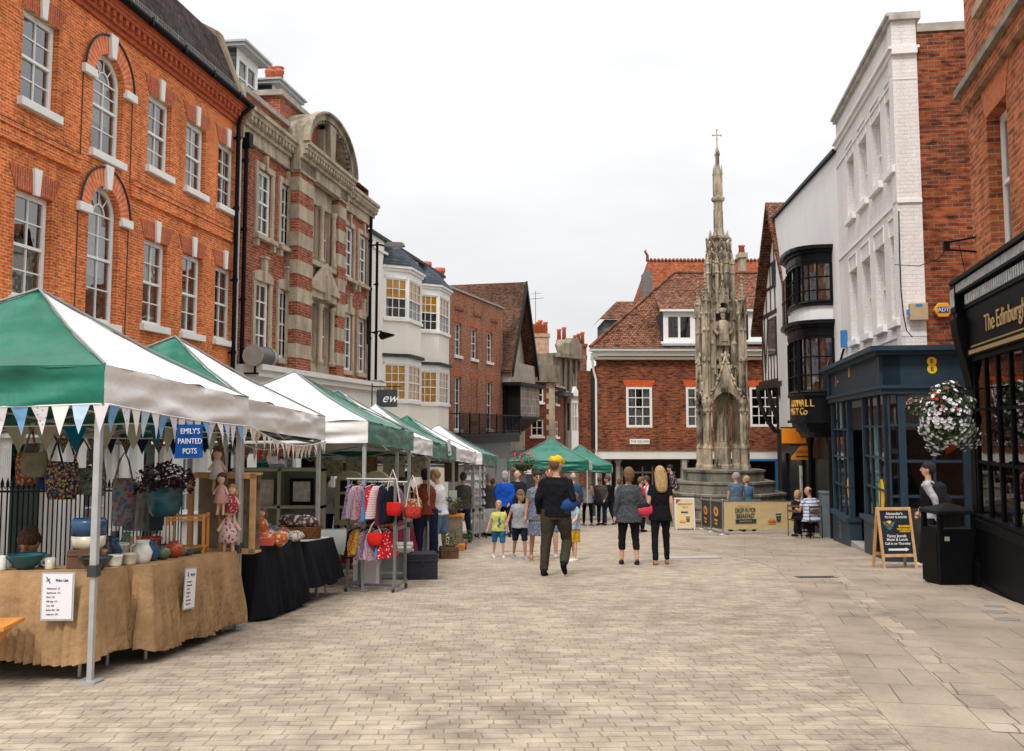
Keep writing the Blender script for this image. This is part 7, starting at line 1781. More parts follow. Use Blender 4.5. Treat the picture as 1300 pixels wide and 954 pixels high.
for k, (u, c_) in enumerate(((165, (.3, .34, .36)), (172, (.2, .27, .35)), (179, (.5, .48, .42)), (186, (.28, .33, .3)), (193, (.14, .2, .17)), (199, (.06, .08, .1)))):
 g = MB(); panel(g, (-.07, 0, 0), (.07, 0, 0), (.05, 0, .5), (-.05, 0, .5), 8, 0, 0, .03, k * 3)
 tag(g.build('hanging_scarf', M('scarf_cloth_%d' % k, c_, .9, .3, 12), loc=P(u, 674, 10.5), rz=.5), ('grey', 'pale blue', 'cream', 'sage', 'dark green', 'near black')[k] + ' scarf hanging on the rail behind the pottery', 'scarf', 'scarves hanging behind the pottery table')
g = MB(); g.tube([P(152, 617, 10.5), P(204, 617, 10.5)], .012, 6)
tag(g.build('hanging_rail', BLACKM), 'thin black rail carrying the scarves behind the pottery', 'rail')
# ------------------------------------------------------------------ people
BAKE = []
FOLD = bpy.data.textures.new('folds', 'CLOUDS'); FOLD.noise_scale = .09; FOLD.noise_depth = 2
HAIRT = bpy.data.textures.new('strands', 'CLOUDS'); HAIRT.noise_scale = .025
def skinned(mb, name, mt, parent, vox, disp=0, tex=None, sm=3):
 o = mb.build(name, mt, parent, smooth=True)
 r = o.modifiers.new('r', 'REMESH'); r.mode = 'VOXEL'; r.voxel_size = vox; r.use_smooth_shade = True
 s_ = o.modifiers.new('s', 'SMOOTH'); s_.factor = .5; s_.iterations = sm
 if disp: d = o.modifiers.new('d', 'DISPLACE'); d.texture = tex or FOLD; d.strength = disp; d.texture_coords = 'LOCAL'; d.mid_level = .5
 BAKE.append(o); return o
SK = {'fair': M('skin_fair', (.56, .32, .22), .55, .06, 20), 'tan': M('skin_tanned', (.42, .22, .13), .55, .06, 20)}
HR = {k: M('hair_' + k, v, .6, .55, 70, .8, 90, streak=True) for k, v in dict(black=(.012, .009, .008), brown=(.08, .04, .02), auburn=(.15, .06, .025), blond=(.33, .19, .07), grey=(.33, .31, .29), lblond=(.42, .27, .12), sandy=(.16, .085, .04)).items()}
def dirv(a, b, s_): a, b = R(a), R(b); return Vector((s_ * math.sin(b), math.sin(a) * math.cos(b), -math.cos(a) * math.cos(b)))
EYE = M('eye_dark', (.02, .015, .012), .3, .05); LIP = M('lips', (.40, .12, .10), .5, .05)
def person(pos, hd, h, label, top, bottom, shoes, hair, skin='fair', legs=((12, 3, 4), (-10, 3, -20)), arms=((5, 8, 15, 4), (5, 8, 15, 4)), head=(0, 0), lean=0, wide=1.0, zoff=0, fem=0, face=False, group=None, hat=None, extra=None):
 s = h / 1.77; o = empty('person', pos, hd); tag(o, label, 'person', group)
 Y_ = pos[1]; vox = .010 if Y_ < 19 else (.014 if Y_ < 27 else .018)
 sk = SK[skin]; sw = (.155 if fem else .175) * wide
 child = h < 1.3; hs = 1.2 if child else 1.0     # children have larger heads
 lg = []
 for k, s_ in enumerate((-1, 1)):
  a1, b1, a2 = legs[k]; hip = Vector((s_ * .09 * wide, 0, .92)); kn = hip + dirv(a1, b1, s_) * .43; an = kn + dirv(a2, b1 * .5, s_) * .41
  lg.append((hip, kn, an, a2))
 low = min(l[2].z - .085 - max(0, -math.sin(R(l[3])) * .04) for l in lg); dz = -low + zoff
 Sc = Matrix.Scale(s, 4); T0 = Sc @ Matrix.Translation((0, 0, dz))
 TU = T0 @ Matrix.Translation((0, 0, .95)) @ Matrix.Rotation(R(-lean), 4, 'X') @ Matrix.Translation((0, 0, -.95))
 TH = TU @ Matrix.Translation((0, 0, 1.53)) @ Matrix.Rotation(R(head[0]), 4, 'Z') @ Matrix.Rotation(R(-head[1]), 4, 'X') @ Matrix.Scale(hs * 1.06, 4) @ Matrix.Translation((0, 0, -1.53))
 am = []
 for k, s_ in enumerate((-1, 1)):
  a1, b1, a2, b2 = arms[k]; sh = Vector((s_ * sw, 0, 1.405)); el = sh + dirv(a1, b1, s_) * .28; wr = el + dirv(a2, b2, s_) * .25; am.append((sh, el, wr, dirv(a2, b2, s_)))
 tw = (.098 if fem else .108) * wide; ch = .118 * wide
 def torso(g, e, zlo, flare=0):
  zs = [(zlo, .115 * wide + flare), (.93, .118 * wide + flare * .4), (1.08, tw + flare * .15), (1.27, ch), (1.37, .108 * wide), (1.43, .078), (1.47, .055)]
  zs = [z for z in zs if z[0] >= zlo]; g.tube([(0, .005, z) for z, r in zs], [r + e for z, r in zs], 14, sx=1.42)
  if fem:
   for s_ in (-1, 1): g.ell((s_ * .065, .085, 1.27), .06 + e, .055 + e * .5, .06 + e, 8)
 def arm(g, k, e, upto, hand=False):
  sh, el, wr, d = am[k]; pts = [sh + Vector((-sh.x * .45, 0, .025)), sh + Vector((0, 0, -.012)), sh.lerp(el, .55)]; rs = [.042, .050, .044]
  if upto > .6: pts += [el, el.lerp(wr, .4)]; rs += [.041, .039]
  if upto > 1: pts += [wr]; rs += [.028]
  g.tube(pts, [r + e for r in rs], 10)
  if hand:
   s_ = (-1, 1)[k]; c_ = wr + d * .045; x_ = Vector((0, 1, 0)) - d * d.y; x_ = x_.normalized() if x_.length > .1 else Vector((0, 0, 1)); n_ = d.cross(x_).normalized()
   g.tube([wr - d * .01, c_, wr + d * .085], [.026, .036, .034], 8)
   for i, ln in enumerate((.065, .075, .07, .055)):
    b_ = wr + d * .08 + x_ * (.028 - i * .019); g.tube([b_, b_ + d * ln * .55 + n_ * .004 * s_, b_ + d * ln * .9 - n_ * s_ * .018], [.0095, .009, .007], 5)
   g.tube([wr + d * .03 + x_ * .03, wr + d * .06 + x_ * .052, wr + d * .09 + x_ * .055], [.013, .011, .008], 5)
 def leg(g, k, e, f):       # f: fraction of the leg covered
  hip, kn, an, _ = lg[k]; pts = [hip + Vector((0, 0, .06)), hip.lerp(kn, .3), hip.lerp(kn, .75)]; rs = [.088 * wide, .088 * wide, .066]
  if f > .45: pts += [kn]; rs += [.06]
  if f > .6: pts += [kn.lerp(an, .33)]; rs += [.056]
  if f > .8: pts += [an]; rs += [.042]
  elif f > .6: pts += [kn.lerp(an, .55)]; rs += [.05]
  g.tube(pts, [r + e for r in rs], 12)
 g = MB(); g.T = TU; torso(g, 0, .9)
 for k in (0, 1): arm(g, k, 0, 2, True)
 g.tube([(0, 0, 1.42), (0, .012, 1.58)], [.056, .05], 10)
 g.T = T0
 for k in (0, 1):
  hip, kn, an, _ = lg[k]; g.tube([hip + Vector((0, 0, .05)), hip.lerp(kn, .35), kn, kn.lerp(an, .3), an], [.085, .08, .053, .054, .034], 10)
  g.tube([an, an + Vector((0, .06, -.05)), an + Vector((0, .14, -.06))], [.035, .032, .02], 8)
 g.T = TH
 g.ell((0, .012, 1.662), .074, .094, .112, 14, 0, 10); g.ell((0, .05, 1.605), .05, .052, .058, 10); g.ell((0, .112, 1.645), .013, .022, .022, 8); g.tube([(0, .1, 1.69), (0, .122, 1.645)], .011, 6)
 for s_ in (-1, 1): g.ell((s_ * .076, 0, 1.65), .012, .022, .032, 8)
 skinned(g, 'body', sk, o, vox, sm=2)
 # clothes
 if top:
  mt, hem, slv = top[:3]; g = MB(); g.T = TU; torso(g, .02, hem, top[3] if len(top) > 3 else 0)
  if slv:
   for k in (0, 1): arm(g, k, .014, slv)
  skinned(g, 'shirt' if hem > .8 else 'tunic', mt, o, vox, .030, sm=2)
 if bottom:
  mt, f = bottom[:2]; g = MB(); g.T = T0
  if f > 0:
   g.tube([(0, 0, .84), (0, 0, .92), (0, 0, 1.01)], [.118 * wide, .128 * wide, .116 * wide], 12, sx=1.35)
   for k in (0, 1): leg(g, k, bottom[2] if len(bottom) > 2 else .014, f)
   skinned(g, 'trousers' if f > .6 else 'shorts', mt, o, vox, .024, sm=2)
  else:
   kn = (lg[0][1] + lg[1][1]) / 2; g.tube([(0, 0, 1.03), (0, 0, .92), (kn.x, kn.y * .8, kn.z - .02 * f)], [.11, .135, .155], 14, sx=1.35); skinned(g, 'skirt', mt, o, vox, .02)
 if shoes:
  for k in (0, 1):
   hip, kn, an, a2 = lg[k]; pt = math.radians(min(0, a2) * .9 + max(0, a2) * .4); g = MB(); g.T = T0 @ Matrix.Translation(an) @ Matrix.Rotation(pt, 4, 'X')
   if child: g.T = g.T @ Matrix.Scale(1.25, 4)
   g.tube([(0, -.07, -.05), (0, .0, -.045), (0, .10, -.058), (0, .17, -.066), (0, .19, -.068)], [.035, .046, .042, .032, .015], 10)
   if len(shoes) > 1 and shoes[1]: g.tube([(0, 0, -.04), (0, -.01, .08)], [.05, .052], 10)
   skinned(g, 'shoe', shoes[0], o, .010)
 hm, hst = hair[:2]
 if hst:
  g = MB(); g.T = TH
  if hst != 'bald': g.ell((0, -.010, 1.700), .086, .110, .094, 14, 0, 10); g.ell((0, -.04, 1.67), .086, .085, .09, 12)
  if hst == 'bald':
   for s_ in (-1, 1): g.ell((s_ * .05, -.03, 1.655), .035, .065, .045, 8)
   g.ell((0, -.06, 1.65), .06, .04, .05, 8)
  if hst in ('bob', 'long'):
   g.tube([(0, -.03, 1.72), (0, -.045, 1.62), (0, -.04, 1.54)], [.085, .082, .06], 12, sx=1.15)
  if hst == 'long': g.tube([(0, -.04, 1.66), (0, -.075, 1.54), (0, -.105, 1.42), (0, -.11, 1.36), (0, -.11, 1.33)], [.078, .078, .072, .058, .03], 12, sx=1.5)
  if hst == 'short': g.ell((0, -.035, 1.64), .074, .07, .07, 10)
  if hst == 'bun': g.ell((0, -.10, 1.72), .05, .05, .05, 8); g.ell((0, -.03, 1.64), .076, .075, .07, 10)
  skinned(g, 'hair', HR[hm], o, .012, .014, HAIRT, 1)
 if hat:
  g = MB(); g.T = TH; g.ell((0, .0, 1.708), .098, .122, .085, 14, 0, 8); g.tube([(0, .06, 1.70), (0, .14, 1.685), (0, .19, 1.67)], [.03, .02, .008], 10, sx=2.6); skinned(g, 'cap', hat, o, .010, .004)
 if face:
  for s_ in (-1, 1): g = MB(); g.T = TH; g.ell((s_ * .031, .099, 1.668), .013, .008, .008 if face != 'sun' else .018, 8); g.build('eye' if face != 'sun' else 'sunglasses_lens', EYE, o)
  g = MB(); g.T = TH; g.ell((0, .104, 1.603), .022, .008, .007, 8); g.build('mouth', LIP, o)
  g = MB(); g.T = TH
  for s_ in (-1, 1): g.tube([(s_ * .015, .105, 1.688), (s_ * .045, .092, 1.69)], .004, 4)
  g.build('eyebrows', HR[hm], o)
 o['_tu'] = 1; return o, T0, TU, TH, am, s
C = lambda n, c, r=.85, v=.15, sc=9: M(n, c, r, v, sc, .25, 60, spec=.08)
DEN = C('dark_denim', (.015, .022, .05)); DEL = C('light_denim', (.11, .19, .28)); BLKF = C('black_fabric', (.010, .010, .013)); NAV = C('navy_fabric', (.012, .016, .035)); OLD = C('dark_olive_trouser', (.045, .04, .028)); TEE = C('grey_marl', (.28, .29, .32)); WHT = C('white_cotton', (.62, .63, .66)); SLT = C('slate_blue_tee', (.10, .15, .21))
SHB = M('black_shoe', (.012, .012, .012), .5, .1, spec=.15); SHW = M('white_trainer', (.6, .6, .62), .5, .1); SHG = M('grey_trainer', (.25, .3, .35), .6, .1); SHT = M('tan_sandal', (.35, .16, .09), .6, .1)
RUST = brick('quilted_rust', (.30, .065, .03), (.27, .06, .03), (.14, .03, .02), bw=.05, rh=.035, ms=.005, dark=.1)
FLR = spots('floral_dress', (.07, .12, .22), [(.45, .10, .08), (.4, .42, .35), (.04, .12, .1)], 34, thr=.30); TUN = spots('speckled_tunic', (.035, .04, .05), [(.14, .15, .17), (.08, .09, .10)], 60, thr=.33); WPT = spots('white_print_top', (.55, .55, .52), [(.12, .14, .2), (.3, .1, .1)], 40, thr=.3)
STRP = stripes('striped_shirt', (.55, .57, .66), (.16, .20, .34), .085, 2, duty=.62)
YEL2 = C('pale_yellow_tee', (.50, .50, .14)); KBL = C('blue_shorts', (.02, .12, .25)); RYB = C('royal_blue_jacket', (.01, .07, .40)); DGR = C('dark_grey_coat', (.07, .068, .06)); JMP = C('black_green_jumper', (.012, .02, .022))
def at(u, Y): q = P(u, 640, Y); return (q.x, Y, gz(q.x, Y))
def ft(u, v): q = G(u, v); return (q.x, q.y, q.z)
SIT = ((88, 8, 2), (86, 10, -4)); pi = math.pi
ppl = {}
ppl['cap'] = person(ft(706, 731), -.30, 1.80, 'man in black jacket and yellow cap walking away with a bag under his arm', (BLKF, .88, 2, .012), (OLD, 1, .022), (BLKF, 1), ('sandy', 'short'), 'fair', ((-6, 5, -10), (16, 5, -42)), ((-12, 14, 30, 2), (-15, 16, 60, -10)), (-25, 0), 2, 1.16, hat=M('yellow_cap', (.62, .42, .02), .8, .3, 30))
ppl['tunic'] = person(ft(799, 717), .08, 1.66, 'woman with short brown hair in dark speckled tunic and cropped black trousers', (TUN, .78, 2, .035), (BLKF, .65, .012), (SHB,), ('sandy', 'bob'), 'fair', ((8, 3, -2), (2, 3, -12)), ((-8, 12, 10, 6), (-5, 14, 50, 0)), (10, 0), 0, 1.12, fem=1)
ppl['blonde'] = person(ft(839, 717), -.05, 1.68, 'woman with long blonde hair in black top and leggings carrying a pink handbag', (BLKF, .80, .5, .02), (BLKF, 1, .006), (SHT,), ('lblond', 'long'), 'fair', ((-4, 2, -14), (10, 3, 2)), ((-5, 12, 25, 4), (-8, 10, 12, 4)), (12, 0), 0, 1.0, fem=1)
ppl['boyY'] = person(ft(633, 708), pi + .1, 1.04, 'small fair boy in yellow T-shirt and blue shorts walking towards the camera', (YEL2, .86, .5, .03), (KBL, .58, .03), (SHW,), ('lblond', 'short'), 'fair', ((10, 4, 0), (-8, 4, -22)), ((-5, 16, 8, 10), (0, 20, 10, 18)), (0, 0), 0, 1.12, face=True)
ppl['boyG'] = person(ft(660, 710), pi + .15, 1.24, 'boy in grey T-shirt and navy shorts looking down to his side', (TEE, .84, .5, .03), (NAV, .52, .025), (SHG,), ('sandy', 'short'), 'tan', ((12, 3, 4), (-10, 3, -26)), ((-5, 16, 8, 12), (-10, 20, 30, 20)), (30, 12), 0, 1.05, face=True)
ppl['dress'] = person(ft(683, 713), pi + .1, 1.62, 'dark haired woman in blue floral dress and sunglasses walking towards the camera', (FLR, .82, .5, .02), (FLR, -1), (SHT,), ('black', 'short'), 'tan', ((12, 2, 4), (-8, 2, -22)), ((0, 14, 20, 6), (-5, 12, 10, 8)), (0, 4), 0, 1.0, fem=1, face='sun')
ppl['vest'] = person(ft(540, 710), .35, 1.68, 'dark haired woman in rust quilted waistcoat and flared dark jeans at the clothes rail', (RUST, .86, 0, .03), (DEN, 1, .045), (SHB,), ('black', 'bob'), 'fair', ((3, 5, 2), (-4, 5, -4)), ((10, 10, 50, -8), (8, 12, 55, -8)), (5, 8), 4, 1.15, fem=1)
ppl['shorts'] = person(ft(558, 709), 1.15, 1.66, 'woman in pale grey top and denim shorts browsing beside the rust waistcoat', (WHT, .86, 1, .03), (DEL, .5, .035), (SHW,), ('blond', 'short'), 'fair', ((4, 3, 2), (-3, 3, -4)), ((20, 8, 60, -6), (15, 8, 60, -6)), (0, 18), 6, 1.08, fem=1)
ppl['coat'] = person(ft(620, 680), .2, 1.66, 'grey haired person in long dark coat beside the card rack', (DGR, .62, 2, .03), (OLD, 1, .015), (SHB,), ('grey', 'short'), 'fair', ((2, 3, 0), (-2, 3, -3)), ((5, 8, 25, 4), (5, 8, 25, 4)), (0, 5), 3, 1.1)
ppl['blue'] = person(ft(641, 682), -.15, 1.74, 'grey haired person in bright blue jacket with hands clasped behind', (RYB, .82, 2, .03), (NAV, 1, .015), (SHB,), ('grey', 'bob'), 'fair', ((2, 3, 0), (-2, 3, -3)), ((-20, 12, -12, -25), (-20, 12, -12, -25)), (20, 0), 0, 1.1)
ppl['jumper'] = person(at(657, 29.5), pi - .3, 1.80, 'balding man in dark jumper over white collar facing the camera', (JMP, .84, 2, .02), (BLKF, 1), (SHB,), ('grey', 'bald'), 'fair', ((0, 3, 0), (0, 3, 0)), ((10, 10, 60, -10), (10, 10, 55, -10)), (-25, 0), 0, 1.15, face=True)
ppl['peep'] = person(at(625, 29.8), .3, 1.60, 'fair haired person glimpsed between the long coat and the blue jacket', (SLT, .85, .5), (DEN, 1), (SHB,), ('auburn', 'short'), face=False, fem=1)
ppl['bald'] = person(at(728, 30.5), -.1, 1.76, 'bald man in dark blue shirt behind the man in the yellow cap', (C('mid_blue', (.03, .07, .16)), .85, 2, .02), (DEN, 1), (SHB,), ('grey', 'bald'), 'fair', wide=1.12)
ppl['print'] = person(ft(746, 667), .03, 1.68, 'blonde woman in sleeveless white printed top seen from behind', (WPT, .82, 0, .03), (BLKF, 1, .008), (SHG,), ('lblond', 'long'), 'fair', ((3, 4, 0), (-3, 4, -4)), ((-2, 14, 8, 8), (-2, 12, 8, 8)), fem=1, wide=1.1)
ppl['grey'] = person(ft(764, 667), pi - .5, 1.70, 'man in dark grey sweatshirt looking down into his bag', (DGR, .84, 2, .02), (DEN, 1, .015), (SHB,), ('brown', 'short'), 'fair', ((3, 5, 0), (-3, 4, -4)), ((5, 12, 50, -10), (5, 12, 55, -12)), (15, 28), 12, 1.12, face=True)
ppl['backk'] = person(at(398, 21), .1, 1.76, 'man in black T-shirt seen from behind under the stalls with a blue rucksack', (BLKF, .85, .5, .02), (DEN, 1), (SHB,), ('black', 'short'), 'tan')
ppl['wtop'] = person(at(414, 21.6), -.2, 1.62, 'young woman in white top beside the blue rucksack under the stalls', (WHT, .86, .5, .03), (DEN, 1), (SHB,), ('brown', 'bun'), 'fair', fem=1, head=(25, 0))
ppl['dark'] = person(at(518, 20.5), pi / 2 + .3, 1.64, 'dark haired shopper in black half hidden behind the clothes rail', (BLKF, .84, 2, .02), (BLKF, 1), (SHB,), ('black', 'bun'), 'tan', fem=1, head=(0, 5))
ppl['gold'] = person(ft(729, 712), pi - .9, 1.18, 'child in pale blue dress and mustard skirt half hidden behind the man in the cap', (C('pale_blue_cotton', (.30, .42, .52)), .86, .5, .02), (C('mustard', (.50, .27, .02)), -1), (SHW,), ('auburn', 'bob'), 'fair', ((8, 3, 2), (-6, 3, -10)), ((30, 14, 60, 10), (20, 10, 50, 0)))
ppl['tallb'] = person(at(698, 19.6), pi - .1, 1.74, 'tall person with light brown hair mostly hidden behind the man in the cap', (C('sky_blue_shirt', (.30, .40, .52)), .86, .5, .02), (DEL, .5), (SHW,), ('auburn', 'short'), 'fair', face=True)
ppl['redk'] = person(at(813, 30), -1.2, 1.62, 'youth in red top beyond the two walking women', (C('red_top', (.45, .02, .03)), .85, 2, .02), (DEN, 1), (SHB,), ('sandy', 'short'), 'fair', head=(0, 15))
ppl['wk'] = person(at(822, 30.6), 1.0, 1.66, 'youth in white top leaning towards the one in red', (WHT, .85, 2, .02), (NAV, 1), (SHB,), ('brown', 'short'), 'fair', head=(0, 15))
ppl['step'] = person((P(857, 600, 34.6).x, 34.6, P(857, 620, 34.6).z - .45), 1.4, 1.60, 'person in black and white clothes sitting on the cross steps', (spots('bw_top', (.02, .02, .03), [(.5, .5, .5), (.3, .03, .03)], 20, thr=.35), .86, 2, .03), (NAV, 1), (SHB,), ('black', 'short'), 'fair', SIT, lean=15)
ppl['cman'] = person(at(935, 30.6), .2, 1.76, 'grey haired man in blue grey T-shirt standing in front of the cross steps', (SLT, .84, .5, .03), (DEN, 1), (SHB,), ('grey', 'short'), 'fair', head=(55, 0), wide=1.15)
ppl['cwom'] = person(at(948, 30.9), .3, 1.66, 'blonde woman in blue print top beside the grey haired man by the cross', (spots('blue_print', (.05, .14, .25), [(.15, .25, .35)], 40, thr=.35), .84, .9, .04), (DEN, 1), (SHB,), ('lblond', 'short'), 'fair', head=(60, 0), fem=1, wide=1.1)
ppl['sitm'] = person(ft(1031, 684), .35, 1.72, 'man in blue and white striped shirt seated at the cafe table', (STRP, .86, .5, .05), (BLKF, 1), (SHB,), ('black', 'bald'), 'tan', SIT, ((20, 14, 100, -20), (15, 14, 80, -10)), (45, 5), 6, 1.25)
ppl['sitw'] = person(ft(1013, 681), -.75, 1.58, 'blonde woman seated at the cafe table facing the striped shirt', (BLKF, .86, 2, .02), (DEN, 1), (SHB,), ('lblond', 'bob'), 'fair', SIT, ((30, 8, 100, -10), (20, 8, 80, -8)), (-30, 5), 5, fem=1)
ppl['pack'] = person(at(1180, 17.2), 1.05, 1.75, 'young dark haired man in grey sweatshirt with black rucksack walking past the shop', (C('grey_sweat', (.38, .38, .41)), .84, 2, .02), (C('charcoal_jeans', (.015, .018, .025)), 1, .015), (SHW,), ('black', 'short'), 'fair', ((12, 3, 6), (-14, 3, -24)), ((-26, 8, -8, 4), (14, 10, 30, 4)), face=True)
for i, (u, Y, hd_, hh, lb, tm, hc, hs_) in enumerate(((508, 19.6, .9, 1.66, 'shopper in dark purple top behind the clothes rail near the fifth pole', C('plum_top', (.08, .02, .06)), 'brown', 'bob'), (588, 24.8, .4, 1.68, 'shopper in charcoal jacket just left of the card rack', DGR, 'brown', 'short'), (690, 31.6, .2, 1.70, 'distant person in navy coat under the lone green canopy', NAV, 'brown', 'bob'), (717, 32.4, 2.6, 1.62, 'distant woman in red scarf colours beneath the lone green canopy', C('brick_top', (.3, .04, .03)), 'black', 'bob'), (772, 36, 1.0, 1.72, 'distant person in black beside the white drainpipe', BLKF, 'brown', 'short'), (787, 38, -.6, 1.66, 'distant person in grey before the dark arcade', TEE, 'auburn', 'bob'), (435, 22.5, .5, 1.66, 'person in teal top browsing at the back of the third stall', C('teal_top', (.02, .12, .14)), 'grey', 'short'))):
 ppl['x%d' % i] = person(at(u, Y), hd_, hh, lb, (tm, .84, 2, .02), (DEN, 1), (SHB,), (hc, hs_), 'fair', head=(20 * (-1) ** i, 8), fem=i % 2)
ppl['sell'] = person((P(47, 665, 8.35).x, 8.35, gz(0, 8.35) - .22), pi - .3, 1.58, 'stallholder with brown hair tied back sitting behind the teal platter', (BLKF, .86, 2, .02), (DEN, 1), (SHB,), ('brown', 'bun'), 'tan', SIT, ((20, 10, 70, -10), (20, 10, 70, -10)), (15, 25), 4, fem=1, face=True)
def loc_of(key, x, y, z):       # point in the person's upper body frame -> world
 o, T0, TU, TH, am, s = ppl[key]; v = TU @ Vector((x, y, z)); return Matrix.Rotation(o.rotation_euler.z, 4, 'Z') @ v + o.location
def handof(key, k): o, T0, TU, TH, am, s = ppl[key]; v = TU @ (am[k][2] + am[k][3] * .08); return Matrix.Rotation(o.rotation_euler.z, 4, 'Z') @ v + o.location
# T-shirt print of a sea creature on the little boy's shirt
o, T0, TU, TH, am, s = ppl['boyY']; g = MB(); g.T = TU; g.tube([(.05, .172, 1.32), (-.03, .178, 1.30), (.02, .178, 1.22), (-.04, .172, 1.12), (.05, .168, 1.04), (-.03, .160, .97)], [.012, .022, .03, .034, .022, .01], 6, sx=.6); g.build('shirt_print', M('print_teal', (.02, .14, .24), .8, .1), o)
o, T0, TU, TH, am, s = ppl['boyG']; text('OVER', .07 * s, M('print_white', (.5, .5, .5)), o, tuple(TU @ Vector((0, .158, 1.30))), (pi / 2, 0, pi), .002)
o, T0, TU, TH, am, s = ppl['pack']; g = MB(); g.T = TU; g.tube([(0, .005, z) for z in (.93, 1.08, 1.27, 1.37, 1.42)], [.150, .146, .152, .138, .10], 14, sx=1.30); skinned(g, 'waistcoat', BLKF, o, .012, .02)
# rucksacks and handbags
def pack(key, w, d, hh, mt, label):
 p = loc_of(key, 0, -.155, 1.20); rz = ppl[key][0].rotation_euler.z; o = empty('rucksack', p, rz); tag(o, label, 'rucksack')
 g = MB(); g.tube([(0, 0, -hh / 2), (0, 0, -hh * .45), (0, 0, 0), (0, 0, hh * .4), (0, .03, hh * .5)], [w * .34, w * .42, w * .45, w * .4, w * .2], 12, sx=1.15); skinned(g, 'bag_body', mt, o, .014, .01)
 g = MB(); g.tube([(0, -w * .36, -hh * .35), (0, -w * .4, -.05), (0, -w * .36, .05)], [w * .2, w * .26, w * .2], 10, sx=1.4); skinned(g, 'front_pocket', mt, o, .014, .008)
 for s_ in (-1, 1):
  g = MB(); g.tube([(s_ * .11, .02, hh * .38), (s_ * .115, .10, hh * .50), (s_ * .12, .22, hh * .40), (s_ * .13, .28, .0), (s_ * .14, .2, -hh * .35), (s_ * .13, .05, -hh * .42)], .016, 6); g.build('strap', mt, o)
pack('backk', .30, .2, .46, C('blue_nylon', (.01, .06, .28)), 'bright blue rucksack on the man in the black T-shirt')
pack('pack', .31, .2, .48, C('black_nylon', (.018, .02, .026)), 'black rucksack on the young man passing the phone shop')
def handbag(p, w, hh, mt, label, up, rz=0, name='handbag'):
 o = empty(name, p, rz); tag(o, label, 'handbag')
 g = MB(); g.tube([(-w / 2, 0, hh * .45), (-w * .42, 0, hh * .42), (0, 0, hh * .38), (w * .42, 0, hh * .42), (w / 2, 0, hh * .45)], [hh * .25, hh * .42, hh * .48, hh * .42, hh * .25], 12, sx=1.0); skinned(g, 'body', mt, o, .012, .015)
 up = Vector(up); g = MB(); g.tube([(-w * .3, 0, hh * .8), (up.x - .04, up.y, up.z * .9), up, (up.x + .04, up.y, up.z * .9), (w * .3, 0, hh * .8)], .012, 6); g.build('strap', mt, o); return o
q = loc_of('blonde', -.27, .02, .88); handbag(q, .36, .24, M('pink_leather', (.55, .03, .07), .35, .1), 'large glossy pink handbag hanging from the blonde woman', (.05, 0, .56), .1)
q = loc_of('tunic', .22, .03, .97); handbag(q, .34, .26, M('black_leather', (.015, .017, .02), .4, .1, spec=.25), 'black leather shoulder bag of the woman in the speckled tunic', (-.06, 0, .46), .1)
q = loc_of('cap', .16, .0, 1.05); g = MB(); g.ell((0, 0, 0), .20, .13, .12, 12); o = skinned(g, 'blue_bag', C('blue_bundle', (.02, .06, .20)), None, .012, .03); o.location = q; o.rotation_euler = (.3, -.4, -.3); tag(o, 'blue bundled bag tucked under the arm of the man in the cap', 'bag')
q = loc_of('grey', 0, .30, .80); handbag(q, .34, .30, C('black_holdall', (.015, .018, .025)), 'black holdall held open by the man in the grey sweatshirt', (0, 0, .42), .3, 'holdall')

# ------------------------------------------------------------------ clothes rail
rx, ry = P(479, 700, 13.4).x, 13.35; rzr = -.20
o = empty('clothes_rail', gp(rx, ry), rzr); tag(o, 'grey wheeled double clothes rail standing at the front of the third stall', 'clothes rail')
wr_ = .64; hr_ = 1.46
def rail_z(x, y): return gz(*(Matrix.Rotation(rzr, 2) @ Vector((x, y)) + Vector((rx, ry)))) - gz(rx, ry)
for x_ in (-wr_ / 2, wr_ / 2):
 for y_ in (-.22, .22): g = MB(); z0 = rail_z(x_, y_); g.box(x_ - .017, x_ + .017, y_ - .017, y_ + .017, z0 + .07, hr_ + (.0 if y_ < 0 else -.06)); g.build('post', GREYP, o); g = MB(); g.tube([(x_ - .012, y_ * 1.25, z0 + .035), (x_ + .012, y_ * 1.25, z0 + .035)], .033, 10); g.build('castor', CLIP, o)
 g = MB(); g.box(x_ - .016, x_ + .016, -.30, .30, rail_z(x_, 0) + .07, rail_z(x_, 0) + .10); g.box(x_ - .016, x_ + .016, -.22, .22, .80, .83); g.build('side_bar', GREYP, o)
for y_ in (-.22, .22): g = MB(); g.tube([(-wr_ / 2 - .03, y_, hr_ - (0 if y_ < 0 else .06)), (wr_ / 2 + .03, y_, hr_ - (0 if y_ < 0 else .06))], .013, 8); g.build('hanging_bar', ALU, o)
g = MB(); g.box(-wr_ / 2, wr_ / 2, -.02, .02, .05, .08); g.build('base_bar', GREYP, o)
GM = [('lilac floral', spots('c1', (.22, .15, .22), [(.5, .4, .45), (.2, .08, .15)], 40, thr=.35)), ('mauve striped', stripes('c2', (.35, .22, .32), (.5, .4, .46), .03, 0)), ('pink flowered', spots('c3', (.45, .25, .28), [(.2, .05, .08)], 45, thr=.35)), ('sky blue', C('c4', (.05, .20, .36))), ('red white spotted', spots('c5', (.55, .01, .02), [(.7, .7, .7)], 30, thr=.28)), ('pink checked', stripes('c6', (.5, .25, .28), (.6, .55, .5), .03, 2)), ('maroon', C('c7', (.10, .012, .02))), ('navy', C('c8', (.01, .018, .04))), ('black', BLKF), ('orange flowered', spots('c9', (.5, .2, .03), [(.6, .5, .2), (.3, .03, .02)], 30, thr=.38)), ('yellow patterned', spots('c10', (.6, .35, .03), [(.5, .08, .02)], 30, thr=.36))]
BAR = ('front bar', 'rear bar', 'lower bar')
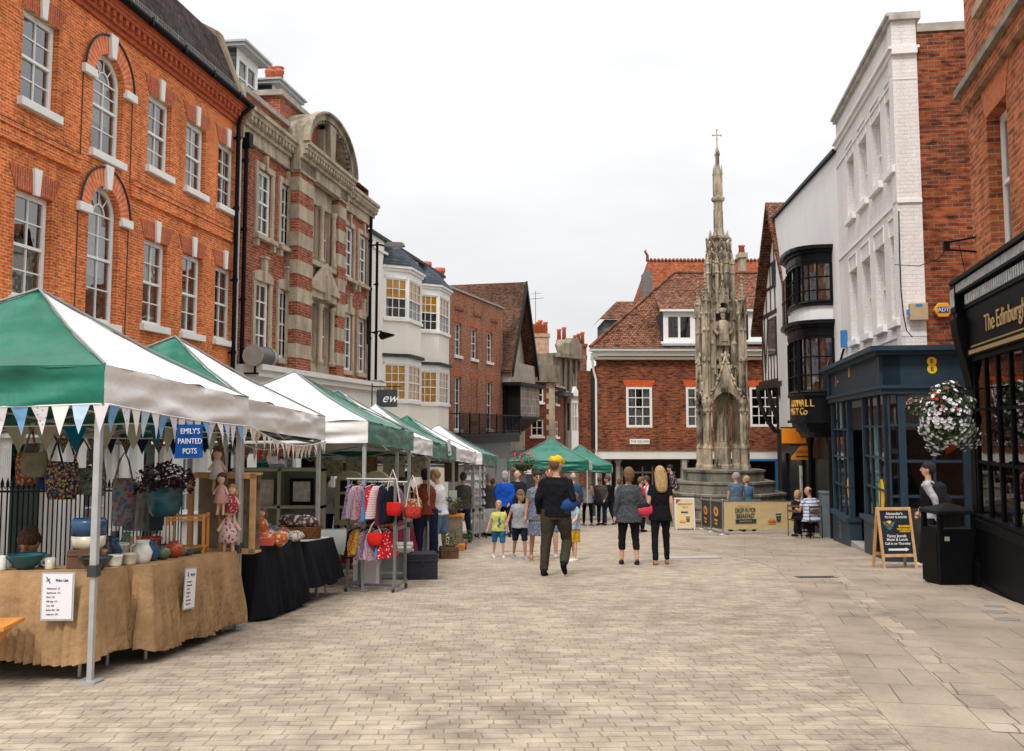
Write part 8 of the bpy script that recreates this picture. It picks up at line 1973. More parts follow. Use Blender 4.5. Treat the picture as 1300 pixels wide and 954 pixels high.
for row, (y_, z_, ln) in enumerate(((-.22, hr_ - .03, .46), (.22, hr_ - .09, .50), (-.18, .86, .36))):
 for k in range(9 if row == 0 else (8 if row == 1 else 8)):
  nm, mt = GM[(k + row * 4) % len(GM)]; nb = [GM[(k + row * 4 + e) % len(GM)][0] for e in (-1, 1)]; kn_ = 9 if row == 0 else 8; x_ = -wr_ / 2 + .04 + k * (wr_ - .08) / 8; q = Matrix.Rotation(rzr, 3, 'Z') @ Vector((x_, y_, 0)) + Vector((rx, ry, gz(rx, ry) + z_))
  a = rnd.uniform(-.4, .4) + 1.15; c_ = empty('child_garment', q, rzr + a); l_ = ln * rnd.uniform(.8, 1.1)
  tag(c_, ('%s dress leftmost on the %s, before the %s one' % (nm, BAR[row], nb[1])) if k == 0 else (('%s dress rightmost on the %s of the clothes rail' % (nm, BAR[row])) if k == kn_ - 1 else '%s dress between the %s and %s on the %s' % (nm, nb[0], nb[1], BAR[row])), 'garment', 'small clothes hanging on the grey rail')
  g = MB(); vs = []
  for j in range(7):
   t = j / 6
   for i in range(10): A = i / 10 * 2 * pi; w_ = (.10 + .09 * t + .012 * math.sin(i * 2.5 + k)) * (.75 if j == 0 else 1); vs.append((w_ * math.cos(A), (.015 + .03 * t) * math.sin(A) + .008 * math.sin(i * 3 + j), -.06 - l_ * t))
  g.add(vs, [(j * 10 + i, (j + 1) * 10 + i, (j + 1) * 10 + (i + 1) % 10, j * 10 + (i + 1) % 10) for j in range(6) for i in range(10)] + [tuple(range(10))], 0, True); g.build('cloth', mt, c_)
  g = MB(); g.tube([(0, 0, .03), (.02, 0, .02), (0, 0, -.01), (0, 0, -.04)], .004, 4); g.tube([(-.12, 0, -.08), (0, 0, -.04), (.12, 0, -.08)], .007, 4); g.build('hanger', BLACKM if k % 2 else ALU, c_)
for i, (x_, y_, z_, w, hh, mt, lb, st) in enumerate(((.31, -.30, 1.0, .24, .17, M('red_cloth_bag', (.50, .012, .012), .8, .2), 'red shoulder bag hanging on a long pale strap at the corner of the clothes rail', .42), (.53, -.14, .96, .22, .15, spots('red_tartan', (.40, .03, .02), [(.15, .02, .02)], 30, thr=.4), 'red checked handbag with cream handles right of the red shoulder bag', .40), (.08, -.32, .62, .2, .16, M('scarlet_felt', (.6, .02, .01), .9, .1), 'small scarlet pouch hanging low on the clothes rail', .14))):
 q = Matrix.Rotation(rzr, 3, 'Z') @ Vector((x_, y_, 0)) + Vector((rx, ry, gz(rx, ry) + z_)); bag(q, w, hh, mt, lb, st, M('cream_strap', (.55, .48, .40), .9, .1), rzr, 'shoulder_bag')
bag(P(600 - 3 * 18, 652, 13.0) + Vector((-.28, .5, -.1)), .25, .25, FP3, 'rose coloured cloth bundle hanging behind the checked handbag', .1, None, 0, 'cloth_bag')

# ------------------------------------------------------------------ toy table, shelves and baskets
def doll(p, s, mt, hm, label, hang=0):
 s *= .85; o = empty('cloth_doll', p, rnd.uniform(-.4, .4)); tag(o, label, 'doll')
 g = MB(); g.lathe([(.02 * s, .0), (.12 * s, .02 * s), (.08 * s, .18 * s), (.045 * s, .28 * s), (.03 * s, .30 * s)], (0, 0, 0), 12); g.build('dress', mt, o)
 g = MB(); g.ell((0, 0, .37 * s), .07 * s, .065 * s, .08 * s, 12)
 for s_ in (-1, 1): g.tube([(s_ * .04 * s, 0, .27 * s), (s_ * .12 * s, -.03 * s, .14 * s)], .02 * s, 6); g.tube([(s_ * .04 * s, 0, .03 * s), (s_ * .05 * s, -.02, -.16 * s)], .022 * s, 6)
 g.build('body', M('doll_skin', (.62, .42, .30), .9, .1), o)
 g = MB(); g.ell((0, .012 * s, .40 * s), .08 * s, .07 * s, .07 * s, 10); g.ell((-.07 * s, 0, .33 * s), .03 * s, .03 * s, .07 * s, 8); g.ell((.07 * s, 0, .33 * s), .03 * s, .03 * s, .07 * s, 8); g.build('hair', HR[hm], o)
DM = [spots('d1', (.6, .5, .48), [(.45, .04, .08)], 30, thr=.34), spots('d2', (.35, .03, .06), [(.6, .5, .5)], 40, thr=.3), M('d3', (.55, .3, .28), .9, .2), M('d4', (.65, .6, .56), .9, .1), spots('d5', (.6, .14, .02), [(.7, .6, .5)], 20, thr=.4)]
for i, (u, v, Y, s_, m_, hm, lb) in enumerate(((281, 640, 9.55, .75, 2, 'brown', 'rag doll in pink dress hanging from the pine cabinet'), (290, 690, 9.62, 1.0, 0, 'auburn', 'large rag doll in white and red print lying against the pole'), (294, 652, 9.6, .7, 1, 'blond', 'rag doll in dark red dress above the large print doll'), (276, 610, 9.7, .8, 3, 'sandy', 'cream rag doll tied with a red ribbon at the top of the cabinet'))): doll(P(u, v, Y), s_, DM[m_], hm, lb)
for i, (fx, fy, m_, hm, sz) in enumerate(((-.15, -.5, 3, 'grey', .62), (.12, -.42, 0, 'brown', .6), (-.05, -.3, 1, 'blond', .66), (.15, -.18, 4, 'auburn', .7), (-.12, -.05, 2, 'black', .6), (.08, .05, 3, 'brown', .62), (-.18, .2, 1, 'sandy', .55))):
 x_, y_ = -2.83 + fx, 11.0 + fy; doll(Vector((x_, y_, gz(x_, y_) + .85)), sz, DM[m_], hm, '%s rag doll sitting %s on the toy table' % (('cream', 'white and red', 'dark red', 'orange', 'pink', 'pale', 'crimson')[i], ('at the near left', 'at the near right', 'behind the near pair', 'by the table edge', 'in the middle', 'behind the orange one', 'at the far left')[i]))
def softheap(p, w, d, h_, mt, label, seed=0, name='folded_textiles'):
 g = MB()
 for k in range(7): a = k * 2.4 + seed; g.ell((w * .3 * math.cos(a), d * .3 * math.sin(a), h_ * (.3 + .08 * (k % 3))), w * .28, d * .26, h_ * .35, 8)
 o = skinned(g, name, mt, None, .014, .035); o.location = p; tag(o, label, 'textiles'); return o
softheap(Vector((-2.58, 11.45, gz(0, 11.45) + .72)), .4, .5, .16, spots('h1', (.6, .6, .55), [(.1, .2, .4), (.5, .1, .05), (.2, .3, .1)], 22, thr=.4), 'heap of white printed cloths spilling over the black table edge', 1)
softheap(Vector((-2.95, 11.7, gz(0, 11.7) + .72)), .5, .45, .26, C('grey_blue_heap', (.12, .14, .17)), 'dark grey heap of clothes behind the dolls', 3)
softheap(Vector((-2.6, 12.3, gz(0, 12.3) + .86)), .45, .3, .2, spots('h2', (.12, .06, .05), [(.6, .55, .5), (.05, .05, .08)], 18, thr=.4), 'mixed brown and white knitwear filling the wicker basket', 5)
WICK = brick('wicker', (.38, .19, .08), (.26, .12, .05), (.08, .04, .02), bw=.04, rh=.018, ms=.003, dark=.3)
g = MB(); g.lathe([(.24, 0), (.29, .15), (.30, .16), (.26, .15)], (0, 0, 0), 20, sy=.62); tag(g.build('wicker_basket', WICK, loc=Vector((-2.6, 12.3, gz(0, 12.3) + .72))), 'oval wicker basket on the short black cloth', 'basket')
softheap(Vector((-2.55, 10.75, gz(0, 10.75) + .72)), .28, .3, .2, DM[4], 'orange and white toy bundle at the front of the toy table', 7)
g = MB(); g.box(-.12, .12, -.07, .07, 0, .08); tag(g.build('red_gift_box', M('coral_box', (.6, .10, .07), .7, .1), loc=Vector((-2.60, 10.5, gz(0, 10.5) + .745)), rz=.2, bevel=.005), 'coral red box at the near end of the toy table', 'box')
for i, (x_, y_, w, hh, c_, lb) in enumerate(((-2.95, 10.6, .35, .22, (.5, .1, .1), 'crimson and cream bundle of soft toys at the near end of the black cloth'), (-2.62, 11.1, .3, .2, (.5, .46, .42), 'cream cloth bundle by the edge of the toy table'), (-3.05, 11.2, .4, .34, (.25, .2, .18), 'brown plush heap at the back of the toy table'), (-2.75, 11.75, .3, .22, (.35, .05, .08), 'wine red bundle between the grey heap and the printed cloths'))):
 softheap(Vector((x_, y_, gz(0, y_) + .72)), w, .35, hh, spots('tb%d' % i, c_, [(.6, .55, .5), (.06, .06, .1), (.5, .2, .1)], 16 + 3 * i, thr=.36), lb, i * 3 + 1)
# pale green shelf unit with frames
SG = M('pale_sage_paint', (.42, .44, .34), .7, .1, 4)
o = empty('shelf_unit', P(352, 700, 15.2) * 1.0, .0); o.location.z = gz(0, 15.2) + .0; tag(o, 'pale sage painted open shelf unit holding picture frames', 'shelf unit')
g = MB()
for x_ in (-.75, -.02, .62): g.box(x_, x_ + .05, 0, .3, .4, 1.62)
for z_ in (.4, 1.02, 1.58): g.box(-.75, .67, 0, .3, z_, z_ + .045)
g.build('carcass', SG, o); g = MB(); g.box(-.75, .67, .28, .3, .4, 1.62); g.build('back_panel', M('sage_back', (.25, .27, .22), .8, .1), o)
for k, (x_, z_, w, hh, mt) in enumerate(((.15, 1.07, .36, .40, BLACKM), (-.6, 1.07, .5, .38, M('cream_frame', (.5, .45, .36), .7, .2, 20)), (-.55, .46, .42, .34, SG), (.2, .46, .3, .3, M('teal_frame', (.05, .12, .13), .7, .1)))):
 f_ = empty('picture_frame', o.location + Vector((x_ + w / 2, .1, z_))); tag(f_, ('black picture frame on the upper right shelf', 'row of cream books on the upper left shelf', 'sage picture frame on the lower left shelf', 'teal tilted card on the lower right shelf')[k], 'picture frame'); 
 g = MB(); g.box(-w / 2, w / 2, 0, .03, 0, hh); g.build('frame', mt, f_); g = MB(); g.box(-w / 2 + .05, w / 2 - .05, -.006, 0, .05, hh - .05); g.build('picture', M('picture_mount', (.5, .5, .45), .7, .3, 12), f_)
o = empty('dolls_house_cupboard', P(458, 700, 15.9), 0); o.location.z = gz(0, 15.9) + .75; tag(o, 'small pale green arched twin cupboard on the linen covered table', 'cupboard')
g = MB(); g.box(-.42, .42, 0, .25, 0, .72); 
for s_ in (-1, 1): g.prism([(s_ * .21 + .19 * math.cos(A * pi / 8), .72 + .12 * math.sin(A * pi / 8)) for A in range(9)], 'y', 0, .25)
g.build('carcass', M('pale_lime_paint', (.48, .47, .28), .7, .1), o); g = MB()
for s_ in (-1, 1):
 for j in range(3): g.box(s_ * .21 - .13, s_ * .21 - .01, -.004, 0, .08 + j * .22, .26 + j * .22); g.box(s_ * .21 + .01, s_ * .21 + .13, -.004, 0, .08 + j * .22, .26 + j * .22)
g.build('opening', DARK, o)
crate(gp(-2.0, 13.9, .0), .32, .3, .42, 0, WHITE, 'white chest with a dark keyhole under the linen table', 'storage_chest', 'chest')
g = MB(); crate(gp(-1.75, 15.3), .5, .35, .5, .1, M('white_plastic', (.5, .5, .52), .5, .05), 'white plastic box under the clothes stall', 'plastic_box'); crate(gp(-1.35, 15.0), .45, .4, .38, .2, C('dark_crate', (.03, .03, .04)), 'dark grey crate beside the white plastic box', 'storage_crate')
o = empty('white_bench', gp(-2.05, 15.0), 0); tag(o, 'low white painted wooden bench with turned legs behind the clothes rail', 'bench')
g = MB(); g.box(-.55, .55, -.15, .15, .40, .46); g.build('seat', M('cream_paint', (.5, .46, .36), .7, .1), o)
for x_ in (-.5, .5): g = MB(); g.lathe([(.03, 0), (.025, .1), (.04, .14), (.025, .2), (.03, .4)], (x_, -.1, 0), 8); g.build('leg', M('cream_paint', (.5, .46, .36)), o)
g = MB(); g.box(-.5, .5, -.12, -.08, .08, .11); g.build('stretcher', M('cream_paint', (.5, .46, .36)), o)
# hanging back boards and posters of stalls three to five
for i, (u, v0, v1, w, Y, c_, lb) in enumerate(((417, 584, 605, 36, 17.0, (.40, .38, .28), 'beige printed cushion panel hanging behind the second stall'), (452, 580, 606, 26, 18.0, (.36, .38, .30), 'pale green panel hanging behind the clothes rail'), (472, 580, 606, 14, 18.5, (.22, .13, .05), 'brown and gold square panel between two pale ones'), (500, 580, 606, 28, 18.8, (.36, .38, .28), 'pale sage patterned panel right of the brown one'), (530, 580, 606, 22, 19, (.40, .36, .26), 'beige patterned panel nearest the woman in the waistcoat'), (573, 586, 612, 18, 24, (.12, .08, .04), 'dark brown wreath panel hanging in the fifth stall'))):
 a, b = P(u - w / 2, v1, Y), P(u + w / 2, v0, Y); g = MB(); g.box(0, b.x - a.x, 0, .04, 0, b.z - a.z); tag(g.build('display_board', spots('panel_%d' % i, c_, [tuple(x * .55 for x in c_), tuple(x * .75 for x in c_)], 14, thr=.4), loc=a, bevel=.01), lb, 'display board')
# notice sheets
for i, (u, v, w, hh, Y, lb) in enumerate(((466, 608, 10, 10, 17.5, 'small white notice pinned behind the clothes rail'), (553 + 22, 632, 10, 18, 22, 'white paper bag hanging by the fifth stall pole'), (670, 596, 10, 12, 31.5, 'white notice board by the lone green canopy'))):
 a = P(u, v, Y); s_ = Y / F; g = MB(); g.box(-w * s_ / 2, w * s_ / 2, 0, .01, -hh * s_ / 2, hh * s_ / 2); tag(g.build('notice', WHITE, loc=a), lb, 'notice')

# ------------------------------------------------------------------ revolving card rack
c = ft(602, 684); o = empty('card_rack', c, .2); tag(o, 'tall white revolving rack of greetings cards on a black castor base', 'card rack')
g = MB(); g.tube([(0, 0, .08), (0, 0, 1.98)], .018, 8); 
for k in range(4): A = k * pi / 2 + .4; g.tube([(.2 * math.cos(A), .2 * math.sin(A), .42), (.2 * math.cos(A), .2 * math.sin(A), 1.9)], .006, 4)
g.build('pole', WHITE, o)
for k in range(5): A = k * 2 * pi / 5; g = MB(); g.tube([(0, 0, .10), (.32 * math.cos(A), .32 * math.sin(A), .05)], [.025, .018], 6); g.ell((.32 * math.cos(A), .32 * math.sin(A), .03), .03, .03, .03, 8); g.build('base_arm', CLIP, o)
CM = spots('card_faces', (.62, .62, .64), [(.1, .2, .3), (.4, .08, .06), (.1, .1, .1)], 22, thr=.30)
for r_ in range(7):
 for k in range(6):
  A = k * pi / 3 + .2; g = MB(); g.T = Matrix.Rotation(A, 4, 'Z'); z_ = .46 + r_ * .215
  g.box(-.11, .11, -.285, -.265, z_, z_ + .06); k_ = g.build('pocket', M('white_wire_pocket', (.62, .62, .64), .5, .03), o)
  g = MB(); g.T = Matrix.Rotation(A, 4, 'Z'); g.box(-.10, -.005, -.262, -.255, z_ + .01, z_ + .155 - .02 * (k % 2)); g.box(.005, .10, -.262, -.255, z_ + .01, z_ + .14); g.build('card', CM, k_)
# plants and boxes beside it
def plantpot(p, r, hh, fr, n, col, pm, label, flow=None, name='potted_plant', nf=0):
 o = empty(name, p); tag(o, label, 'plant'); g = MB(); g.lathe([(r * .75, 0), (r, hh), (r * .9, hh)], (0, 0, 0), 12); g.build('pot', pm, o); g = MB()
 for k in range(n):
  a, q, z_ = rnd.random() * 6.28, rnd.random() ** .5 * fr, hh + rnd.random() * fr * 1.3; c_ = Vector((q * math.cos(a), q * math.sin(a), z_)); e1 = Vector((rnd.uniform(-1, 1), rnd.uniform(-1, 1), rnd.uniform(-.6, .6))).normalized() * fr * .16; e2 = Vector((rnd.uniform(-1, 1), rnd.uniform(-1, 1), rnd.uniform(-1, 1))).normalized() * fr * .12; g.add([c_ - e1, c_ + e2, c_ + e1, c_ - e2], [(0, 1, 2, 3)])
 g.build('foliage', col, o)
LF = M('green_leaf', (.045, .11, .02), .6, .5, 30); LF2 = M('dark_green_leaf', (.025, .06, .015), .6, .5, 30)
crate(gp(P(570, 650, 19.2).x, 19.2), .34, .3, .22, .2, DKW, 'brown wooden crate on the ground right of the shopper in shorts', 'wooden_crate', 'crate'); plantpot(gp(P(572, 650, 19.2).x, 19.2, .20), .1, .05, .17, 120, LF, DKW, 'green herb plant growing out of the brown crate')
crate(gp(P(581, 650, 21.5).x, 21.5), .3, .3, .14, 0, ORW, 'orange wooden tray on the ground before the card rack', 'wooden_tray', 'tray')
plantpot(gp(P(588, 650, 22).x, 22), .1, .14, .2, 120, LF, TERR, 'leafy green plant in a terracotta pot at the foot of the card rack')
o = empty('plant_stand', gp(P(574, 650, 21.8).x, 21.8)); tag(o, 'rustic wooden plinth carrying a grey green plant', 'plinth'); g = MB(); g.box(-.22, .22, -.2, .2, 0, .72); g.build('box', M('weathered_wood', (.28, .24, .18), .9, .3, 6), o); g = MB(); g.box(-.26, .26, -.24, .24, .72, .76); g.build('top', ORW, o)
plantpot(gp(P(574, 650, 21.8).x, 21.8, .76), .12, .08, .22, 160, M('sage_leaf', (.12, .14, .06), .7, .4, 20), DKW, 'grey green plant on top of the rustic plinth')
# red flowers hanging over the middle stalls
def flowerball(p, r, n, nfl, label, fm, fs, hang=.5, seed=1, squash=.8, yoff=0, redn=0, name='hanging_basket'):
 o = empty(name, p); tag(o, label, 'hanging basket'); q = random.Random(seed)
 g = MB(); g.lathe([(.02, -r * .55), (r * .5, -r * .4), (r * .62, -.05), (r * .6, -.04)], (0, 0, 0), 16); g.build('basket', M('moss_liner', (.04, .04, .02), .9, .3), o)
 g = MB()
 for k in range(3): A = k * 2.1; g.tube([(r * .55 * math.cos(A), r * .55 * math.sin(A), 0), (0, 0, hang)], .004, 4)
 g.build('chain', BLACKM, o)
 def pt(rr):
  v_ = Vector((q.gauss(0, 1), q.gauss(0, 1), q.gauss(0, 1))).normalized(); bumpy = 1 + .62 * mnoise.noise(v_ * 1.7 + Vector((seed, 0, 0))); v_ = Vector((v_.x, v_.y, v_.z * squash - (.12 if v_.z < 0 else 0))); return v_ * rr * bumpy, v_
 g = MB()
 for k in range(n):
  c_, nr = pt(r * q.uniform(.1, 1.04) ** .5); t1 = nr.orthogonal().normalized(); t1 = (t1 + Vector((q.uniform(-1, 1), q.uniform(-1, 1), q.uniform(-1, 1)))).normalized() * q.uniform(.02, .04); t2 = Vector((q.uniform(-1, 1), q.uniform(-1, 1), q.uniform(-1, 1))).normalized() * .016; g.add([c_ - t1, c_ + t2, c_ + t1, c_ - t2], [(0, 1, 2, 3)])
 g.build('foliage', LF2, o)
 def flowers(cnt, mt, nm, size, top):
  g = MB()
  for k in range(cnt):
   c_, nr = pt(r * q.uniform(.88, 1.03))
   if top and (nr.z < .15): continue
   if not top and q.random() < max(0, nr.z) * .8: continue
   nr = nr.normalized(); t1 = nr.orthogonal().normalized(); t2 = nr.cross(t1); m_ = 5; s_ = size * q.uniform(.7, 1.15); vs = [c_ - nr * .006]
   for j in range(m_ * 2): A = j * pi / m_; rr = s_ * (1 if j % 2 == 0 else .82); vs.append(c_ + (t1 * math.cos(A) + t2 * math.sin(A)) * rr + nr * .006)
   g.add(vs, [(0, 1 + j, 1 + (j + 1) % (m_ * 2)) for j in range(m_ * 2)])
  g.build(nm, mt, o)
 flowers(nfl, fm, 'blossoms', fs, False)
 if redn: flowers(redn, M('red_petals', (.65, .03, .015), .7, .3, 30), 'red_blossoms', fs * .9, True)
 return o
flowerball(P(1198, 527, 13.5), .41, 3800, 820, 'large hanging basket full of white petunias with red flowers on top', M('white_petals', (.74, .71, .74), .7, .08, 30), .027, .42, 3, .95, redn=70)
o = empty('basket_bracket', P(1240, 494, 13.55)); tag(o, 'black bracket arm that holds the petunia basket', 'bracket'); g = MB(); g.tube([(.05, 0, 0), (-.46, 0, .05), (-.46, 0, .0)], .012, 6); g.build('arm', BLACKM, o)
flowerball(P(665, 588, 30), .45, 700, 90, 'hanging basket of dark leaves and red flowers near the balcony', M('red_petals', (.65, .03, .015)), .035, .5, 9, .95)

# ------------------------------------------------------------------ pavement furniture on the right
c = ft(1207, 741); o = empty('litter_bin', c, .05); tag(o, 'tall square black litter bin with pyramid lid on the pavement', 'litter bin')
BIN = M('bin_black', (.006, .0065, .0075), .45, .15, 5, spec=.05); bw_ = .275
g = MB(); g.box(-bw_, bw_, -bw_, bw_, .02, .78); g.box(-bw_ + .02, bw_ - .02, -bw_ + .02, bw_ - .02, 0, .03)
for x_ in (-1, 1):
 for y_ in (-1, 1): g.box(x_ * bw_, x_ * (bw_ - .07), y_ * bw_, y_ * (bw_ - .07), .78, 1.0)
g.build('bin_body', BIN, o, bevel=.012)
g = MB(); b2 = bw_ + .015; g.add([(-b2, -b2, .98), (b2, -b2, .98), (b2, b2, .98), (-b2, b2, .98), (-b2, -b2, 1.03), (b2, -b2, 1.03), (b2, b2, 1.03), (-b2, b2, 1.03), (0, 0, 1.13)], [(3, 2, 1, 0), (0, 1, 5, 4), (1, 2, 6, 5), (2, 3, 7, 6), (3, 0, 4, 7), (4, 5, 8), (5, 6, 8), (6, 7, 8), (7, 4, 8)]); g.build('lid', M('bin_lid', (.014, .015, .017), .5, .15, 5, spec=.08), o, bevel=.008)
g = MB(); g.box(-bw_ + .07, bw_ - .07, -bw_ + .04, bw_ - .04, .78, .79); g.box(-.17, .17, .0, .01, .79, .98); g.build('opening_panel', M('inner_bin', (.05, .05, .05), .6, .2), o)
g = MB(); g.box(-bw_ - .004, -bw_, -.2, .2, .08, .74); g.build('side_door', BIN, o); g = MB(); g.box(-.20, -.13, -bw_ - .004, -bw_, .62, .68); g.build('label_plate', M('dull_label', (.3, .3, .25), .6, .1), o)
# chalkboard
c = ft(1136, 721); rzc = .10; o = empty('chalkboard', c, rzc); o.rotation_euler = (-.0, 0, rzc); tag(o, 'wooden framed A-board chalked with white words, owl face and arrow', 'chalkboard'); tl = R(11)
H = 1.02; W2 = .30
def lean_(sgn): return Matrix.Translation((0, sgn * .22, 0)) @ Matrix.Rotation(-sgn * -tl if sgn < 0 else tl, 4, 'X')
for sgn in (-1, 1):
 T_ = Matrix.Translation((0, sgn * .20, 0)) @ Matrix.Rotation(sgn * tl, 4, 'X'); g = MB(); g.T = T_
 for x_ in (-W2, W2 - .045): g.box(x_, x_ + .045, -.015, .015, 0, H)
 g.box(-W2 + .045, W2 - .045, -.014, .014, H - .05, H - .001); g.box(-W2 + .045, W2 - .045, -.014, .014, .20, .25); f_ = g.build('frame', WOOD, o, bevel=.003)
 g = MB(); g.T = T_; g.box(-W2 + .04, W2 - .04, -.004, .006, .24, H - .04); pn = g.build('slate_panel', M('slate_black', (.012, .018, .028), .7, .3, 6, spec=.2), o)
 if sgn < 0:
  e = empty('chalk_writing', (0, -.20, 0), 0, o); e.rotation_euler = (-tl, 0, 0); CH_ = M('chalk', (.62, .62, .62), .95, .25, 60)
  for t, z_, sz, x_, mt in (("Alexander's", .915, .062, 0, CH_), ('TO EAT IS GOOD', .855, .050, .02, CH_), ('*****', .685, .10, .15, YE), ('THE FEVER IS', .655, .040, .13, YE), ('LONDON', .62, .040, .15, YE), ('Fancy Jewels', .545, .066, 0, CH_), ('Music & Lunch', .485, .062, 0, CH_), ('Call in on Thursday', .42, .056, 0, CH_)):
   text(t, sz, mt, e, (x_, -.012, z_), (pi / 2, 0, 0), .001, bold=.0012)
  g = MB(); g.box(-.17, .13, -.010, -.006, .305, .34); g.prism([(.13, .29), (.19, .322), (.13, .355)], 'y', -.010, -.006); g.build('arrow', CH_, e)
  g = MB(); 
  g.prism([(-.22, .79), (-.04, .77), (.0, .79), (-.03, .72), (-.07, .665), (-.11, .64), (-.15, .665), (-.19, .72)], 'y', -.009, -.006); g.build('owl_face', M('chalk_teal', (.06, .16, .17), .9, .2), e)
  g = MB(); g.prism([(-.15, .79), (-.11, .80), (-.06, .79), (-.10, .745)], 'y', -.011, -.009); g.build('owl_brow', YE, e)
  for x_, m2 in ((-.145, M('chalk_red', (.6, .03, .03), .9, .1)), (-.065, M('chalk_green', (.05, .3, .22), .9, .1))):
   g = MB(); n = 14; g.prism([(x_ + .035 * math.cos(2 * pi * k / n), .72 + .035 * math.sin(2 * pi * k / n)) for k in range(n)], 'y', -.012, -.009); k_ = g.build('owl_eye', TX, e); g = MB(); g.prism([(x_ + .018 * math.cos(2 * pi * k / n), .72 + .018 * math.sin(2 * pi * k / n)) for k in range(n)], 'y', -.014, -.012); g.build('pupil', m2, k_)
# breakfast A-board
def food(par, x, z, s, y):       # burger and paper cup drawn on a sign
 BU = M('bun_print', (.60, .28, .06), .6, .3, 20); n = 12
 g = MB(); g.prism([(x + s * .30 * math.cos(pi * k / n), z + s * .05 + s * .17 * math.sin(pi * k / n)) for k in range(n + 1)] + [(x - s * .3, z - s * .0)], 'y', y - .003, y); g.box(x - s * .26, x + s * .26, y - .003, y, z - s * .14, z - s * .07); g.build('bun_print', BU, par)
 g = MB(); g.box(x - s * .31, x + s * .31, y - .004, y, z - s * .07, z - s * .01); g.build('filling_print', M('filling_print', (.40, .05, .03), .6, .3, 30), par); g = MB(); g.prism([(x - s * .1, z + s * .12), (x + s * .15, z + s * .14), (x + s * .05, z + s * .19)], 'y', y - .005, y - .003); g.build('egg_print', M('egg_print', (.7, .62, .35), .6, .1), par)
 cx = x + s * .52; g = MB(); g.prism([(cx - s * .15, z - s * .0), (cx + s * .15, z), (cx + s * .21, z + s * .55), (cx - s * .21, z + s * .55)], 'y', y - .003, y); g.build('cup_print', TX, par); g = MB(); g.box(cx - s * .23, cx + s * .23, y - .004, y, z + s * .55, z + s * .66); g.build('cup_lid_print', M('lid_print', (.55, .55, .5), .6), par); g = MB(); g.box(cx - s * .19, cx + s * .19, y - .004, y - .002, z + s * .36, z + s * .46); g.ell((cx, y - .003, z + s * .2), s * .06, .002, s * .04, 8); g.build('cup_logo_print', M('cup_green', (.25, .35, .03), .6), par)
BEI = M('beige_sign_print', (.62, .47, .24), .6, .06, 3)
c = ft(869, 673); o = empty('breakfast_sign', c, -.05); tag(o, 'white framed A-board poster for breakfast left of the dark banners', 'sign board')
for sgn in (-1, 1):
 e = empty('sign_leaf', (0, sgn * .28, 0), 0, o); e.rotation_euler = (sgn * R(13), 0, 0)
 g = MB(); g.box(-.31, .31, -.012, .012, .10, 1.02); g.box(-.29, -.27, -.01, .01, 0, .1); g.box(.27, .29, -.01, .01, 0, .1); g.build('frame', M('white_metal_frame', (.6, .6, .6), .4, .03), e)
 if sgn < 0:
  g = MB(); g.box(-.27, .27, -.016, -.012, .14, .98); p_ = g.build('poster', BEI, e); text('BREAKFAST', .085, TX, p_, (.02, -.018, .82), (pi / 2, 0, 0), .001, bold=.001); text('DEAL', .075, TX, p_, (.02, -.018, .73), (pi / 2, 0, 0), .001); g = MB(); g.box(-.12, .10, -.018, -.016, .54, .60); g.build('black_label', TX, p_); food(p_, -.08, .27, .32, -.016)
  g = MB(); g.prism([(-.27, .98), (-.10, .98), (-.27, .82)], 'y', -.018, -.016); g.build('corner_flash', M('poster_maroon', (.35, .03, .03), .6), p_)
# banner barriers
def bpost(p, label):
 o = empty('barrier_post', p); tag(o, label, 'post', 'chrome posts of the cafe barrier'); g = MB(); g.tube([(0, 0, .02), (0, 0, .95)], .022, 10); g.ell((0, 0, .97), .03, .03, .03, 8); g.build('pole', M('brushed_steel', (.35, .35, .34), .3, .1, metal=.7), o); g = MB(); g.lathe([(.17, 0), (.17, .012), (.05, .035), (.03, .05)], (0, 0, 0), 16); g.build('base', M('brushed_steel', (.35, .35, .34)), o)
bp = [ft(891, 672), ft(903, 675.5), ft(918, 679), ft(1011, 677.5)]; bq = ft(969, 664)
for q, lb in zip(bp, ('chrome barrier post at the far end of the dark banners', 'chrome barrier post between the two dark banners', 'chrome barrier post between the dark and the beige banner', 'chrome barrier post right of the beige banner by the seated couple')): bpost(q, lb)
bpost(bq, 'chrome barrier post behind the beige banner')
def banner(a, b, z0, z1, mt, label, inset=.04, name='cafe_banner'):
 a, b = Vector(a), Vector(b); d = b - a; ang = math.atan2(d.y, d.x); o = empty(name, a, ang); tag(o, label, 'banner'); ln = math.hypot(d.x, d.y); dz = b.z - a.z
 g = MB(); panel(g, (inset, 0, z0), (ln - inset, 0, z0 + dz), (ln - inset, 0, z1 + dz), (inset, 0, z1), 12, 0, 0, .008, ln); c_ = g.build('cloth', mt, o); g = MB(); g.tube([(0, 0, z1 + .01), (ln, 0, z1 + dz + .01)], .012, 6); g.build('top_rail', M('brushed_steel', (.35, .35, .34)), o); return o, ln, c_
o, ln, c_ = banner(bp[2], bp[3], .14, .92, BEI, 'wide beige banner printed with a bun, a cup and Drop in for breakfast')
yf = -.022; text('DROP IN FOR', .175, TX, c_, (ln * .30, yf, .66), (pi / 2, 0, 0), .002, sx=.62, bold=.003); text('BREAKFAST', .175, TX, c_, (ln * .30, yf, .50), (pi / 2, 0, 0), .002, sx=.66, bold=.003); g = MB(); g.prism([(ln * .16, .30), (ln * .45, .30), (ln * .44, .355), (ln * .45, .41), (ln * .16, .41), (ln * .17, .355)], 'y', yf, yf + .004); g.build('ribbon_print', TX, c_)
